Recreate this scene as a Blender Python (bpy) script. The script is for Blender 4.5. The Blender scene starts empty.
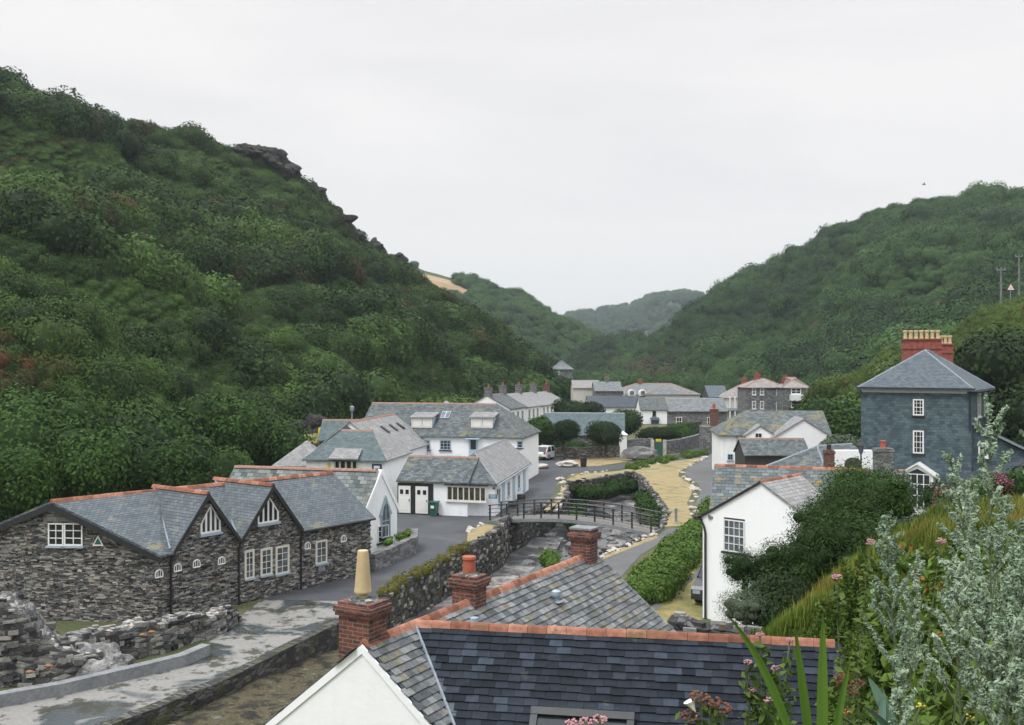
import bpy, bmesh, math, random
import numpy as np
from mathutils import Vector, noise
from mathutils.geometry import delaunay_2d_cdt
random.seed(7)
R = math.radians
scene = bpy.context.scene
COL = scene.collection
CAMZ, F, CX, CY = 11.0, 995.0, 512.0, 362.5
def W(px, py, d):                       # measured point at depth d
    return Vector(((px-CX)/F*d, d, CAMZ-(py-CY)/F*d))
def G(px, py, z=0.0):                   # measured point on a level at height z
    d = (CAMZ-z)*F/(py-CY)
    return Vector(((px-CX)/F*d, d, z))
def G2(px, py, z=0.0):
    g = G(px, py, z); return (g.x, g.y)
def hit(px, py, A, B):                  # on the vertical plane through A, B
    kx, kz = (px-CX)/F, -(py-CY)/F
    ax, ay, bx, by = A[0], A[1], B[0], B[1]
    dx, dy = bx-ax, by-ay
    den = kx*dy - dx
    t = (ax*dy - ay*dx)/den
    return Vector((kx*t, t, CAMZ+kz*t))
ORG = {}
def tag(o, label=None, cat=None, group=None, kind=None):
    if label: o['label'] = label
    if cat: o['category'] = cat
    if group: o['group'] = group
    if kind: o['kind'] = kind
    return o
def thing(name, label, cat, loc=(0,0,0), group=None):
    o = bpy.data.objects.new(name, None); COL.objects.link(o)
    o.empty_display_size = .3
    o.location = loc; ORG[o.name] = Vector(loc)
    return tag(o, label, cat, group)
# ------------------------------------------------------------- materials
def nt(name):
    m = bpy.data.materials.new(name); m.use_nodes = True
    t = m.node_tree
    return m, t, t.nodes['Principled BSDF']
def N(t, typ, **kw):
    n = t.nodes.new(typ)
    for k, v in kw.items():
        if k in n.inputs.keys(): n.inputs[k].default_value = v
        else: setattr(n, k, v)
    return n
def rgb(c): return (c[0], c[1], c[2], 1.0)
def coords(t, kind='UV', scale=(1,1,1), rot=None):
    tc = N(t, 'ShaderNodeTexCoord'); mp = N(t, 'ShaderNodeMapping')
    mp.inputs['Scale'].default_value = scale
    if rot: mp.inputs['Rotation'].default_value = rot
    t.links.new(tc.outputs[kind], mp.inputs['Vector'])
    return mp.outputs['Vector']
def ramp(t, fac, stops, interp='LINEAR'):
    r = N(t, 'ShaderNodeValToRGB'); r.color_ramp.interpolation = interp
    el = r.color_ramp.elements
    while len(el) < len(stops): el.new(0.5)
    for e, (p, c) in zip(el, stops):
        e.position = p; e.color = rgb(c) if len(c) == 3 else c
    t.links.new(fac, r.inputs['Fac']); return r.outputs['Color']
def noise_n(t, vec, scale, detail=5, rough=.6, dist=0):
    n = N(t, 'ShaderNodeTexNoise'); n.inputs['Scale'].default_value = scale
    n.inputs['Detail'].default_value = detail; n.inputs['Roughness'].default_value = rough
    n.inputs['Distortion'].default_value = dist
    t.links.new(vec, n.inputs['Vector']); return n.outputs['Fac']
def mix(t, fac, a, b, mode='MIX'):
    m = N(t, 'ShaderNodeMix', data_type='RGBA', blend_type=mode)
    for s, v in ((m.inputs[0], fac), (m.inputs[6], a), (m.inputs[7], b)):
        if hasattr(v, 'links'): t.links.new(v, s)
        elif isinstance(v, (int, float)): s.default_value = v
        else: s.default_value = rgb(v)
    return m.outputs[2]
def bump(t, bs, h, strength=.5, dist=.03):
    b = N(t, 'ShaderNodeBump'); b.inputs['Strength'].default_value = strength
    b.inputs['Distance'].default_value = dist
    t.links.new(h, b.inputs['Height']); t.links.new(b.outputs['Normal'], bs.inputs['Normal'])
def lin(t, c, bs): t.links.new(c, bs.inputs['Base Color'])
def plain(name, c, rough=.6, metal=0, var=.15, scale=6):
    m, t, bs = nt(name)
    v = coords(t, 'Object')
    n = noise_n(t, v, scale)
    lo = [x*(1-var) for x in c]; hi = [min(1, x*(1+var)) for x in c]
    lin(t, ramp(t, n, [(.3, lo), (.7, hi)]), bs)
    bs.inputs['Roughness'].default_value = rough; bs.inputs['Metallic'].default_value = metal
    return m
def slate(name, c1, c2, w=.26, h=.17, lichen=0.0, rough=.5, patch=.5, mort=(.02,.024,.028), lcol=(.33,.26,.06), lscale=.55):
    m, t, bs = nt(name)
    v = coords(t, 'UV')
    b = N(t, 'ShaderNodeTexBrick'); t.links.new(v, b.inputs['Vector'])
    for k, x in (('Scale', 1.0), ('Brick Width', w), ('Row Height', h), ('Mortar Size', .009), ('Mortar Smooth', .3), ('Bias', 0.0)):
        b.inputs[k].default_value = x
    b.inputs['Color1'].default_value = rgb(c1); b.inputs['Color2'].default_value = rgb(c2); b.inputs['Mortar'].default_value = rgb(mort)
    n1 = noise_n(t, v, 1.1, 6, .7)
    c = mix(t, patch, b.outputs['Color'], ramp(t, n1, [(.3, (.35,.37,.38)), (.5, (.8,.82,.82)), (.72, (1.5,1.5,1.45))]), 'MULTIPLY')
    n2 = noise_n(t, v, 14, 4, .7)
    c = mix(t, .35, c, ramp(t, n2, [(.3, (.5,.5,.5)), (.7, (1.5,1.5,1.5))]), 'MULTIPLY')
    if lichen:
        n3 = noise_n(t, v, lscale, 6, .75)
        c = mix(t, ramp(t, n3, [(.60-.12*lichen, (0,0,0)), (.66-.10*lichen, (.8,.8,.8))]), c, lcol)
    lin(t, c, bs)
    # each course thickens towards its lower edge
    s = N(t, 'ShaderNodeSeparateXYZ'); t.links.new(v, s.inputs[0])
    d = N(t, 'ShaderNodeMath', operation='DIVIDE'); t.links.new(s.outputs[1], d.inputs[0]); d.inputs[1].default_value = h
    fr = N(t, 'ShaderNodeMath', operation='FRACT'); t.links.new(d.outputs[0], fr.inputs[0])
    sb = N(t, 'ShaderNodeMath', operation='SUBTRACT'); sb.inputs[0].default_value = 1.0; t.links.new(fr.outputs[0], sb.inputs[1])
    ml = N(t, 'ShaderNodeMath', operation='MULTIPLY_ADD'); t.links.new(b.outputs['Fac'], ml.inputs[0]); ml.inputs[1].default_value = -.6; t.links.new(sb.outputs[0], ml.inputs[2])
    bump(t, bs, ml.outputs[0], .8, .02)
    bs.inputs['Roughness'].default_value = min(.75, rough+.15); bs.inputs['Specular IOR Level'].default_value = .3
    return m
def rubble(name, cols, mort, sx=2.4, sy=8.0, gap=.06, moss=0.0, hb=1.0, rough=.85):
    m, t, bs = nt(name)
    v0 = coords(t, 'UV')
    nn = N(t, 'ShaderNodeTexNoise'); nn.inputs['Scale'].default_value = 1.6; t.links.new(v0, nn.inputs['Vector'])
    ad = N(t, 'ShaderNodeVectorMath', operation='MULTIPLY_ADD'); t.links.new(nn.outputs['Color'], ad.inputs[0]); ad.inputs[1].default_value = (.18,.10,0); t.links.new(v0, ad.inputs[2])
    sc = N(t, 'ShaderNodeVectorMath', operation='MULTIPLY'); t.links.new(ad.outputs[0], sc.inputs[0]); sc.inputs[1].default_value = (sx, sy, 1)
    vo = N(t, 'ShaderNodeTexVoronoi', feature='F1', voronoi_dimensions='2D'); t.links.new(sc.outputs[0], vo.inputs['Vector']); vo.inputs['Scale'].default_value = 1.0
    ve = N(t, 'ShaderNodeTexVoronoi', feature='DISTANCE_TO_EDGE', voronoi_dimensions='2D'); t.links.new(sc.outputs[0], ve.inputs['Vector']); ve.inputs['Scale'].default_value = 1.0
    sp = N(t, 'ShaderNodeSeparateColor'); t.links.new(vo.outputs['Color'], sp.inputs[0])
    k = len(cols)
    c = ramp(t, sp.outputs[0], [(i/k, cc) for i, cc in enumerate(cols)], 'CONSTANT')
    n2 = noise_n(t, v0, 9, 5, .7)
    c = mix(t, .55, c, ramp(t, n2, [(.3, (.45,.45,.45)), (.7, (1.5,1.5,1.5))]), 'MULTIPLY')
    edge = ramp(t, ve.outputs['Distance'], [(gap*.5, (0,0,0)), (gap*1.6, (1,1,1))])
    nm = noise_n(t, v0, 1.0, 4, .6)
    mc = mix(t, ramp(t, nm, [(.35, (0,0,0)), (.6, (1,1,1))]), [x*.45 for x in mort], mort)
    c = mix(t, edge, mc, c)
    if moss:
        n3 = noise_n(t, v0, .9, 6, .75)
        c = mix(t, ramp(t, n3, [(.58-.15*moss, (0,0,0)), (.68-.12*moss, (.85,.85,.85))]), c, (.075,.085,.022))
    lin(t, c, bs)
    bump(t, bs, edge, .9*hb, .05)
    bs.inputs['Roughness'].default_value = rough
    return m
def brickm(name, c1, c2, mort, w=.225, h=.075):
    m, t, bs = nt(name)
    v = coords(t, 'UV')
    b = N(t, 'ShaderNodeTexBrick'); t.links.new(v, b.inputs['Vector'])
    for k, x in (('Scale', 1.0), ('Brick Width', w), ('Row Height', h), ('Mortar Size', .009), ('Mortar Smooth', .2), ('Bias', 0.0)):
        b.inputs[k].default_value = x
    b.inputs['Color1'].default_value = rgb(c1); b.inputs['Color2'].default_value = rgb(c2); b.inputs['Mortar'].default_value = rgb(mort)
    n1 = noise_n(t, v, 5, 6, .75)
    c = mix(t, .8, b.outputs['Color'], ramp(t, n1, [(.28, (.18,.18,.17)), (.5, (.85,.85,.85)), (.7, (1.4,1.35,1.3))]), 'MULTIPLY')
    n3 = noise_n(t, v, 2.3, 5, .7)
    c = mix(t, ramp(t, n3, [(.56, (0,0,0)), (.7, (.6,.6,.6))]), c, (.07,.07,.03))
    lin(t, c, bs)
    iv = N(t, 'ShaderNodeMath', operation='SUBTRACT'); iv.inputs[0].default_value = 1; t.links.new(b.outputs['Fac'], iv.inputs[1])
    bump(t, bs, iv.outputs[0], .8, .015); bs.inputs['Roughness'].default_value = .85
    return m
def render_wall(name, c, dirt=.25):
    m, t, bs = nt(name)
    v = coords(t, 'UV')
    n1 = noise_n(t, coords(t, 'UV', (1.8, .35, 1)), 1.6, 6, .7)
    n2 = noise_n(t, v, 5, 5, .7)
    c1 = mix(t, dirt, c, ramp(t, n1, [(.35, (.55,.56,.54)), (.55, (1,1,1))]), 'MULTIPLY')
    c1 = mix(t, dirt*.6, c1, ramp(t, n2, [(.3, (.6,.6,.6)), (.6, (1,1,1))]), 'MULTIPLY')
    lin(t, c1, bs); bump(t, bs, n2, .35, .02); bs.inputs['Roughness'].default_value = .9
    return m
def mottled(name, stops, scale=.6, scale2=7, amt=.5, rough=.95, b=.4, bd=.05, kind='Object'):
    m, t, bs = nt(name)
    v = coords(t, kind)
    n1 = noise_n(t, v, scale, 7, .65, .4)
    n2 = noise_n(t, v, scale2, 5, .7)
    c = ramp(t, n1, stops)
    c = mix(t, amt, c, ramp(t, n2, [(.3, (.4,.4,.4)), (.7, (1.6,1.6,1.6))]), 'MULTIPLY')
    lin(t, c, bs); bump(t, bs, n2, b, bd); bs.inputs['Roughness'].default_value = rough
    return m
def leafmat(name, dark, light, src='OBJ', autumn=None, amin=.0):
    m, t, bs = nt(name)
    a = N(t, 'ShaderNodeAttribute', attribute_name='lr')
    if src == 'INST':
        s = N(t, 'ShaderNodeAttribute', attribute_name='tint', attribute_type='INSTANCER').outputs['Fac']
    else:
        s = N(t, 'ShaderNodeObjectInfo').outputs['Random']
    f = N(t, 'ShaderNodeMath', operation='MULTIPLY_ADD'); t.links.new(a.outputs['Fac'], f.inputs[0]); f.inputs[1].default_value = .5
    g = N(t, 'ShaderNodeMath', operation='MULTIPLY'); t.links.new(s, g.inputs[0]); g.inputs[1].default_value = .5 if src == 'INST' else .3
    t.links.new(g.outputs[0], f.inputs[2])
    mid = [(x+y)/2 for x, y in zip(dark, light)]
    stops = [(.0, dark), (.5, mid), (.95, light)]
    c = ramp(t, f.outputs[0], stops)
    if autumn is not None:
        tt = N(t, 'ShaderNodeAttribute', attribute_name='brown', attribute_type='INSTANCER').outputs['Fac']
        c = mix(t, tt, c, autumn)
    lin(t, c, bs)
    bs.inputs['Roughness'].default_value = .65
    bs.inputs['Specular IOR Level'].default_value = .12
    tr = N(t, 'ShaderNodeBsdfTranslucent'); t.links.new(c, tr.inputs['Color'])
    ms = N(t, 'ShaderNodeMixShader'); ms.inputs[0].default_value = .12
    out = t.nodes['Material Output']
    t.links.new(bs.outputs[0], ms.inputs[1]); t.links.new(tr.outputs[0], ms.inputs[2]); t.links.new(ms.outputs[0], out.inputs['Surface'])
    return m
def attrmat(name, stops, rough=.5, extra=.35, lichen=0, moss=(.10,.10,.03), nscale=10):
    """colour chosen per piece by the face attribute 'pc'"""
    m, t, bs = nt(name)
    a = N(t, 'ShaderNodeAttribute', attribute_name='pc')
    c = ramp(t, a.outputs['Fac'], stops)
    v = coords(t, 'Object')
    n2 = noise_n(t, v, nscale, 5, .7)
    c = mix(t, extra, c, ramp(t, n2, [(.3, (.45,.45,.45)), (.7, (1.5,1.5,1.5))]), 'MULTIPLY')
    if lichen:
        n3 = noise_n(t, v, 1.3, 7, .8)
        c = mix(t, ramp(t, n3, [(.66-.12*lichen, (0,0,0)), (.72-.12*lichen, (.8,.8,.8))]), c, moss)
    lin(t, c, bs); bump(t, bs, n2, .3, .01); bs.inputs['Roughness'].default_value = rough; bs.inputs['Specular IOR Level'].default_value = .14
    return m
M = {}
M['slate_old'] = slate('slate_old', (.060,.074,.078), (.15,.17,.172), .3, .2, lichen=.2, rough=.55, lcol=(.17,.15,.06))
M['slate_lichen'] = slate('slate_lichen', (.070,.088,.095), (.155,.18,.185), .34, .2, lichen=.42, lcol=(.25,.17,.03), lscale=1.9)
M['slate_pale'] = slate('slate_pale', (.20,.20,.20), (.30,.295,.29), .3, .2, rough=.45, patch=.35, mort=(.12,.12,.12))  # pale slate, also used as painted sky sheen on shop and cafe roofs
M['slate_blue'] = slate('slate_blue', (.062,.082,.098), (.11,.136,.155), .25, .17, rough=.42, patch=.3)
M['slate_nt'] = slate('slate_new', (.075,.092,.105), (.125,.148,.166), .24, .15, lichen=.2, rough=.4, patch=.35, lcol=(.2,.18,.1))
M['slate_green'] = slate('slate_green', (.068,.10,.106), (.112,.152,.158), .3, .22, rough=.5, patch=.4)
M['slate_dark'] = slate('slate_dark', (.035,.045,.06), (.07,.085,.105), .3, .2, rough=.4, patch=.4)
M['slate_mottled'] = slate('slate_mottled', (.07,.088,.092), (.25,.28,.27), .42, .26, lichen=.5, patch=.7, lcol=(.13,.11,.07))
M['slate_hung'] = slate('slate_hung', (.048,.077,.090), (.098,.142,.160), .34, .2, rough=.6, patch=.45, mort=(.05,.062,.072))
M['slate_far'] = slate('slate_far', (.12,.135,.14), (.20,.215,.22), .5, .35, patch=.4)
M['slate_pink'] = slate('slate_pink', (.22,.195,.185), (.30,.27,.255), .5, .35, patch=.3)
M['rubble'] = rubble('rubble_stone', [(.026,.026,.029), (.07,.07,.075), (.14,.14,.14), (.045,.04,.036), (.26,.25,.225), (.11,.08,.055), (.05,.052,.058), (.36,.34,.30)], (.36,.34,.31), 3.2, 12, .07)
M['rubble_dark'] = rubble('rubble_dark', [(.02,.021,.022), (.045,.046,.048), (.08,.08,.08), (.03,.028,.026), (.12,.115,.105)], (.03,.03,.03), moss=.5)
M['rubble_grey'] = rubble('rubble_grey', [(.12,.125,.13), (.17,.175,.18), (.23,.235,.24), (.10,.10,.10)], (.26,.26,.25), 2.2, 6, .05)
M['ruin'] = rubble('ruin_stone', [(.06,.06,.062), (.13,.13,.13), (.20,.20,.195), (.05,.05,.05), (.32,.31,.28)], (.20,.20,.19), 2.3, 6.5, .06, moss=.2)
M['bedding'] = rubble('slate_bedding', [(.03,.031,.033), (.06,.06,.063), (.10,.10,.105), (.15,.15,.15), (.02,.02,.02)], (.02,.02,.02), 1.5, 6, .05, moss=.2)
M['white'] = render_wall('white_render', (.90,.91,.92), .06)
M['knob'] = attrmat('proud_stones', [(0, (.022,.022,.025)), (.25, (.065,.066,.07)), (.42, (.13,.13,.128)), (.55, (.27,.265,.25)), (.66, (.055,.05,.047)), (.8, (.38,.37,.35)), (.92, (.15,.12,.095)), (1, (.46,.45,.42))], .85, .7, 0)
M['slate_lichen_patch'] = slate('slate_lichen_patch', (.060,.076,.08), (.14,.16,.165), .4, .26, lichen=.62, lcol=(.22,.17,.03), lscale=.5)
M['white2'] = render_wall('white_limewash', (.88,.89,.89), .25)
M['white_brick'] = render_wall('white_stone', (.88,.90,.92), .2)
M['cream'] = render_wall('cream_render', (.62,.60,.54), .3)
M['pink'] = render_wall('pink_render', (.62,.46,.50), .25)
M['wpaint'] = plain('white_paint', (.74,.74,.72), .5, var=.05)
M['gpaint'] = plain('grey_blue_paint', (.32,.39,.45), .5, var=.1)
M['cpaint'] = plain('cream_paint', (.62,.60,.52), .5, var=.08)
M['bpaint'] = plain('pale_blue_paint', (.42,.53,.60), .5, var=.1)
M['black'] = plain('black_metal', (.02,.021,.024), .45, var=.3)
M['lead'] = plain('lead', (.20,.235,.27), .45, var=.25)
M['leadlight'] = plain('galvanised', (.34,.42,.48), .35, .3, var=.2)
M['glass'] = plain('window_glass', (.02,.024,.028), .08, var=.3)
M['glass_pale'] = plain('curtained_glass', (.10,.12,.14), .15, var=.7, scale=1.5)
M['glass_warm'] = plain('cafe_glass', (.05,.045,.035), .12, var=.8, scale=2)
M['blind'] = plain('cream_blind', (.72,.70,.64), .7, var=.04)
M['terracotta'] = attrmat('terracotta', [(0, (.17,.075,.05)), (.5, (.30,.135,.09)), (1, (.40,.20,.14))], .9, .7, .7, (.13,.11,.05), 7)
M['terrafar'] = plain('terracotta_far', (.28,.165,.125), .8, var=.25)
M['brick'] = brickm('red_brick', (.09,.028,.022), (.22,.065,.042), (.20,.185,.165))
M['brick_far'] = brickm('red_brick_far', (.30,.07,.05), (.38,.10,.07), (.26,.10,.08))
M['pot_buff'] = plain('buff_clay', (.52,.40,.23), .7, var=.12, scale=4)
M['pot_red'] = plain('red_clay', (.36,.095,.05), .7, var=.25)
M['asphalt'] = mottled('asphalt', [(.36, (.036,.039,.045)), (.48, (.058,.062,.068)), (.52, (.050,.054,.06)), (.7, (.082,.086,.092))], .3, 14, .45, .85, .3, .01)
M['tarpath'] = mottled('tar_path', [(.3, (.085,.086,.088)), (.7, (.125,.125,.126))], .4, 14, .35, .9, .3, .01)
def concrete_wet():
    m, t, bs = nt('wet_concrete')
    v = coords(t, 'Object')
    n1 = noise_n(t, v, .35, 7, .6, .6); n2 = noise_n(t, v, 7, 6, .7)
    f = ramp(t, n1, [(.44, (0,0,0)), (.50, (1,1,1))])
    c = mix(t, f, (.055,.068,.072), (.22,.215,.20))
    n3 = noise_n(t, v, .8, 7, .7)
    c = mix(t, ramp(t, n3, [(.52, (0,0,0)), (.56, (.9,.9,.9))]), c, (.035,.036,.02))
    c = mix(t, .4, c, ramp(t, n2, [(.3, (.5,.5,.5)), (.7, (1.4,1.4,1.4))]), 'MULTIPLY')
    lin(t, c, bs); r = ramp(t, n1, [(.44, (.25,.25,.25)), (.5, (.75,.75,.75))]); t.links.new(r, bs.inputs['Roughness'])
    bump(t, bs, n2, .3, .02); return m
M['concrete'] = concrete_wet()
M['kerb'] = mottled('kerb_concrete', [(.3, (.15,.16,.17)), (.7, (.25,.26,.265))], .8, 8, .4)
M['ground'] = mottled('ground_turf', [(.3, (.035,.06,.018)), (.5, (.07,.08,.028)), (.7, (.15,.125,.055))], .12, 5, .5, b=.6)
M['drygrass'] = mottled('dry_grass', [(.32, (.11,.115,.04)), (.42, (.23,.185,.085)), (.52, (.30,.235,.12)), (.60, (.22,.185,.08)), (.66, (.08,.10,.03))], .45, 9, .35, b=.5)
M['drygrass2'] = mottled('rough_grass', [(.30, (.06,.09,.025)), (.48, (.14,.14,.045)), (.62, (.30,.22,.085)), (.75, (.10,.12,.035))], .35, 9, .45, b=.5)
M['bank'] = mottled('bank_grass', [(.25, (.03,.06,.010)), (.45, (.08,.12,.02)), (.62, (.14,.16,.03)), (.8, (.18,.14,.035))], .5, 12, .6, b=.8)
M['mudmoss'] = mottled('mossy_mud', [(.36, (.012,.013,.012)), (.44, (.035,.03,.016)), (.52, (.11,.09,.05)), (.58, (.045,.05,.016)), (.68, (.19,.175,.14))], 1.6, 11, .9, b=1, bd=.1)
M['bed'] = mottled('river_bed', [(.34, (.018,.020,.023)), (.47, (.055,.058,.062)), (.54, (.15,.145,.135)), (.60, (.32,.30,.28)), (.70, (.05,.052,.055))], .32, 4.5, .9, .7, 1, .12)
M['rockpale'] = mottled('pale_stone', [(.3, (.22,.20,.17)), (.55, (.50,.47,.42)), (.8, (.30,.23,.14))], 2, 9, .3)
M['rockgrey'] = mottled('grey_stone', [(.3, (.07,.072,.075)), (.6, (.20,.20,.19)), (.8, (.33,.32,.30))], 1.2, 9, .5)
M['rocksmooth'] = mottled('weathered_stone', [(.3, (.10,.10,.10)), (.5, (.24,.24,.235)), (.65, (.42,.41,.39)), (.8, (.14,.14,.13))], 1.6, 7, .6, b=1, bd=.12)
M['rockdark'] = mottled('dark_cliff', [(.3, (.018,.017,.017)), (.6, (.05,.045,.04)), (.8, (.10,.085,.07))], .25, 2, .6, b=1, bd=.4)
M['hill'] = mottled('hill_turf', [(.28, (.012,.028,.007)), (.45, (.026,.052,.012)), (.60, (.045,.075,.018)), (.74, (.085,.065,.022)), (.84, (.03,.05,.014))], .035, 1.2, .6, b=.8, bd=.5)
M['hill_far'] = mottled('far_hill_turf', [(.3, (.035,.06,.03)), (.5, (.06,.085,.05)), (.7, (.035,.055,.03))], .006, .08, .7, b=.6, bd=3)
M['field'] = mottled('bare_field', [(.3, (.26,.18,.10)), (.7, (.34,.25,.15))], .05, .8, .2)
M['bark'] = plain('bark', (.06,.045,.032), .9, var=.4)
M['deck'] = plain('bridge_deck', (.15,.14,.125), .8, var=.25)
M['wood'] = plain('dark_timber', (.045,.04,.038), .7, var=.3)
M['green_paint'] = plain('green_paint', (.02,.10,.07), .5)
M['yellow_paint'] = plain('yellow_paint', (.62,.48,.03), .5)
M['red_paint'] = plain('red_paint', (.5,.03,.02), .5)
M['navy'] = plain('navy_paint', (.02,.04,.14), .5)
M['teal'] = plain('teal_sign_paint', (.05,.16,.22), .5)
M['carwhite'] = plain('white_car_paint', (.75,.76,.77), .25, var=.02)
M['carblack'] = plain('black_car_paint', (.03,.032,.036), .2, var=.05)
M['tyre'] = plain('tyre', (.015,.015,.015), .9)
M['lampred'] = plain('tail_lamp', (.45,.02,.02), .3)
M['twig'] = plain('twig', (.10,.075,.05), .9, var=.3)
# ------------------------------------------------------------- mesh builder
class MB:
    def __init__(s): s.v = []; s.f = []; s.pc = []; s.fuv = {}
    def face(s, pts, pc=None, uv=None):
        b = len(s.v)
        if uv: s.fuv[len(s.f)] = uv
        s.v += [tuple(p) for p in pts]; s.f.append(tuple(range(b, b+len(pts)))); s.pc.append(random.random() if pc is None else pc)
    def prism(s, poly, ext, pc=None):
        """poly: list of 3D points, ext: extrusion vector"""
        n = len(poly); ext = Vector(ext); pc = random.random() if pc is None else pc
        b = len(s.v); P = [Vector(p) for p in poly]
        nrm = Vector((0,0,0))
        for i in range(n): nrm += (P[i]-P[0]).cross(P[(i+1) % n]-P[0])
        if nrm.dot(ext) > 0: P.reverse()
        s.v += [tuple(p) for p in P] + [tuple(p+ext) for p in P]
        s.f.append(tuple(b+i for i in range(n))); s.pc.append(pc)
        s.f.append(tuple(b+n+i for i in reversed(range(n)))); s.pc.append(pc)
        for i in range(n):
            j = (i+1) % n
            s.f.append((b+i, b+n+i, b+n+j, b+j)); s.pc.append(pc)
    def box(s, c, u, w, d, h, pc=None, up=(0,0,1), nrm=None):
        """box centred at c: size w along u, d along nrm, h along up"""
        u = Vector(u).normalized(); up = Vector(up).normalized()
        n = Vector(nrm).normalized() if nrm is not None else u.cross(up).normalized()
        c = Vector(c)
        poly = [c-u*w/2-n*d/2-up*h/2, c+u*w/2-n*d/2-up*h/2, c+u*w/2+n*d/2-up*h/2, c-u*w/2+n*d/2-up*h/2]
        s.prism(poly, up*h, pc)
    def tube(s, p0, p1, r0, r1, n=8, pc=None):
        p0, p1 = Vector(p0), Vector(p1); a = (p1-p0)
        if a.length < 1e-6: return
        a.normalize(); t = Vector((0,0,1)) if abs(a.z) < .9 else Vector((1,0,0))
        x = a.cross(t).normalized(); y = a.cross(x)
        pc = random.random() if pc is None else pc
        b = len(s.v)
        for p, r in ((p0, r0), (p1, r1)):
            for i in range(n):
                k = 2*math.pi*i/n; s.v.append(tuple(p+x*math.cos(k)*r+y*math.sin(k)*r))
        for i in range(n):
            j = (i+1) % n; s.f.append((b+i, b+j, b+n+j, b+n+i)); s.pc.append(pc)
        s.f.append(tuple(b+i for i in reversed(range(n)))); s.pc.append(pc)
        s.f.append(tuple(b+n+i for i in range(n))); s.pc.append(pc)
    def path(s, pts, r, n=6):
        for a, b in zip(pts, pts[1:]): s.tube(a, b, r, r, n)
    def lathe(s, c, prof, n=16, pc=None):
        c = Vector(c); b = len(s.v); pc = random.random() if pc is None else pc
        for r, z in prof:
            for i in range(n):
                k = 2*math.pi*i/n; s.v.append((c.x+r*math.cos(k), c.y+r*math.sin(k), c.z+z))
        for q in range(len(prof)-1):
            for i in range(n):
                j = (i+1) % n; s.f.append((b+q*n+i, b+q*n+j, b+(q+1)*n+j, b+(q+1)*n+i)); s.pc.append(pc)
        s.f.append(tuple(b+i for i in reversed(range(n)))); s.pc.append(pc)
        q = len(prof)-1; s.f.append(tuple(b+q*n+i for i in range(n))); s.pc.append(pc)
    def knobs(s, O, u, n_, L, z0, z1, num, ok=None, sw=(.12,.42), sh_=(.04,.12), pr=(.015,.05), pale=0):
        for _ in range(num):
            a = random.uniform(0, L); z = random.uniform(z0, z1(a/L) if callable(z1) else z1); p = O+u*a+Vector((0,0,z))
            if ok and not ok(p): continue
            w_, h_ = random.uniform(*sw), random.uniform(*sh_)
            s.box(p+n_*random.uniform(*pr)-n_*.05, (u+Vector((0,0,random.uniform(-.06,.06)))), w_, .1, h_, nrm=n_)
    def build(s, name, mat, parent=None, label=None, cat=None, group=None, kind=None, smooth=False, uv=True):
        org = ORG[parent.name] if parent is not None else Vector((0,0,0))
        me = bpy.data.meshes.new(name)
        V = [(x-org.x, y-org.y, z-org.z) for x, y, z in s.v]
        me.from_pydata(V, [], s.f)
        me.materials.append(mat)
        a = me.attributes.new('pc', 'FLOAT', 'FACE'); a.data.foreach_set('value', s.pc)
        me.update()
        if uv:
            lay = me.uv_layers.new(name='UVMap')
            ks = (0.0, 0.0)
            for p in me.polygons:
                if p.index in s.fuv:
                    for li, q in zip(p.loop_indices, s.fuv[p.index]): lay.data[li].uv = q
                    continue
                n = p.normal
                if abs(n.z) > .985: u, w = Vector((1,0,0)), Vector((0,1,0))
                else:
                    u = Vector((-n.y, n.x, 0)).normalized(); w = n.cross(u)
                for li in p.loop_indices:
                    q = Vector(s.v[me.loops[li].vertex_index]); lay.data[li].uv = (q.dot(u), q.dot(w))
        if smooth:
            for p in me.polygons: p.use_smooth = True
        o = bpy.data.objects.new(name, me); COL.objects.link(o)
        ORG[o.name] = org
        if parent is not None: o.parent = parent
        return tag(o, label, cat, group, kind)
def np_mesh(name, V, Fq, mat, parent=None, lr=None, origin=None):
    """numpy vertices (n,3) and quads (m,4)"""
    me = bpy.data.meshes.new(name)
    me.vertices.add(len(V)); me.vertices.foreach_set('co', np.asarray(V, dtype=np.float32).ravel())
    k = Fq.shape[1]
    me.loops.add(Fq.size); me.loops.foreach_set('vertex_index', Fq.astype(np.int32).ravel())
    me.polygons.add(len(Fq)); me.polygons.foreach_set('loop_start', np.arange(0, Fq.size, k, dtype=np.int32))
    me.polygons.foreach_set('loop_total', np.full(len(Fq), k, dtype=np.int32))
    if lr is not None:
        a = me.attributes.new('lr', 'FLOAT', 'POINT'); a.data.foreach_set('value', lr.astype(np.float32))
    me.materials.append(mat); me.update(calc_edges=True); me.validate()
    return me
def mesh_obj(name, me, loc=(0,0,0), parent=None, label=None, cat=None, group=None, kind=None, link=True):
    o = bpy.data.objects.new(name, me); o.location = loc
    if link: COL.objects.link(o)
    if parent is not None: o.parent = parent
    return tag(o, label, cat, group, kind)
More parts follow.
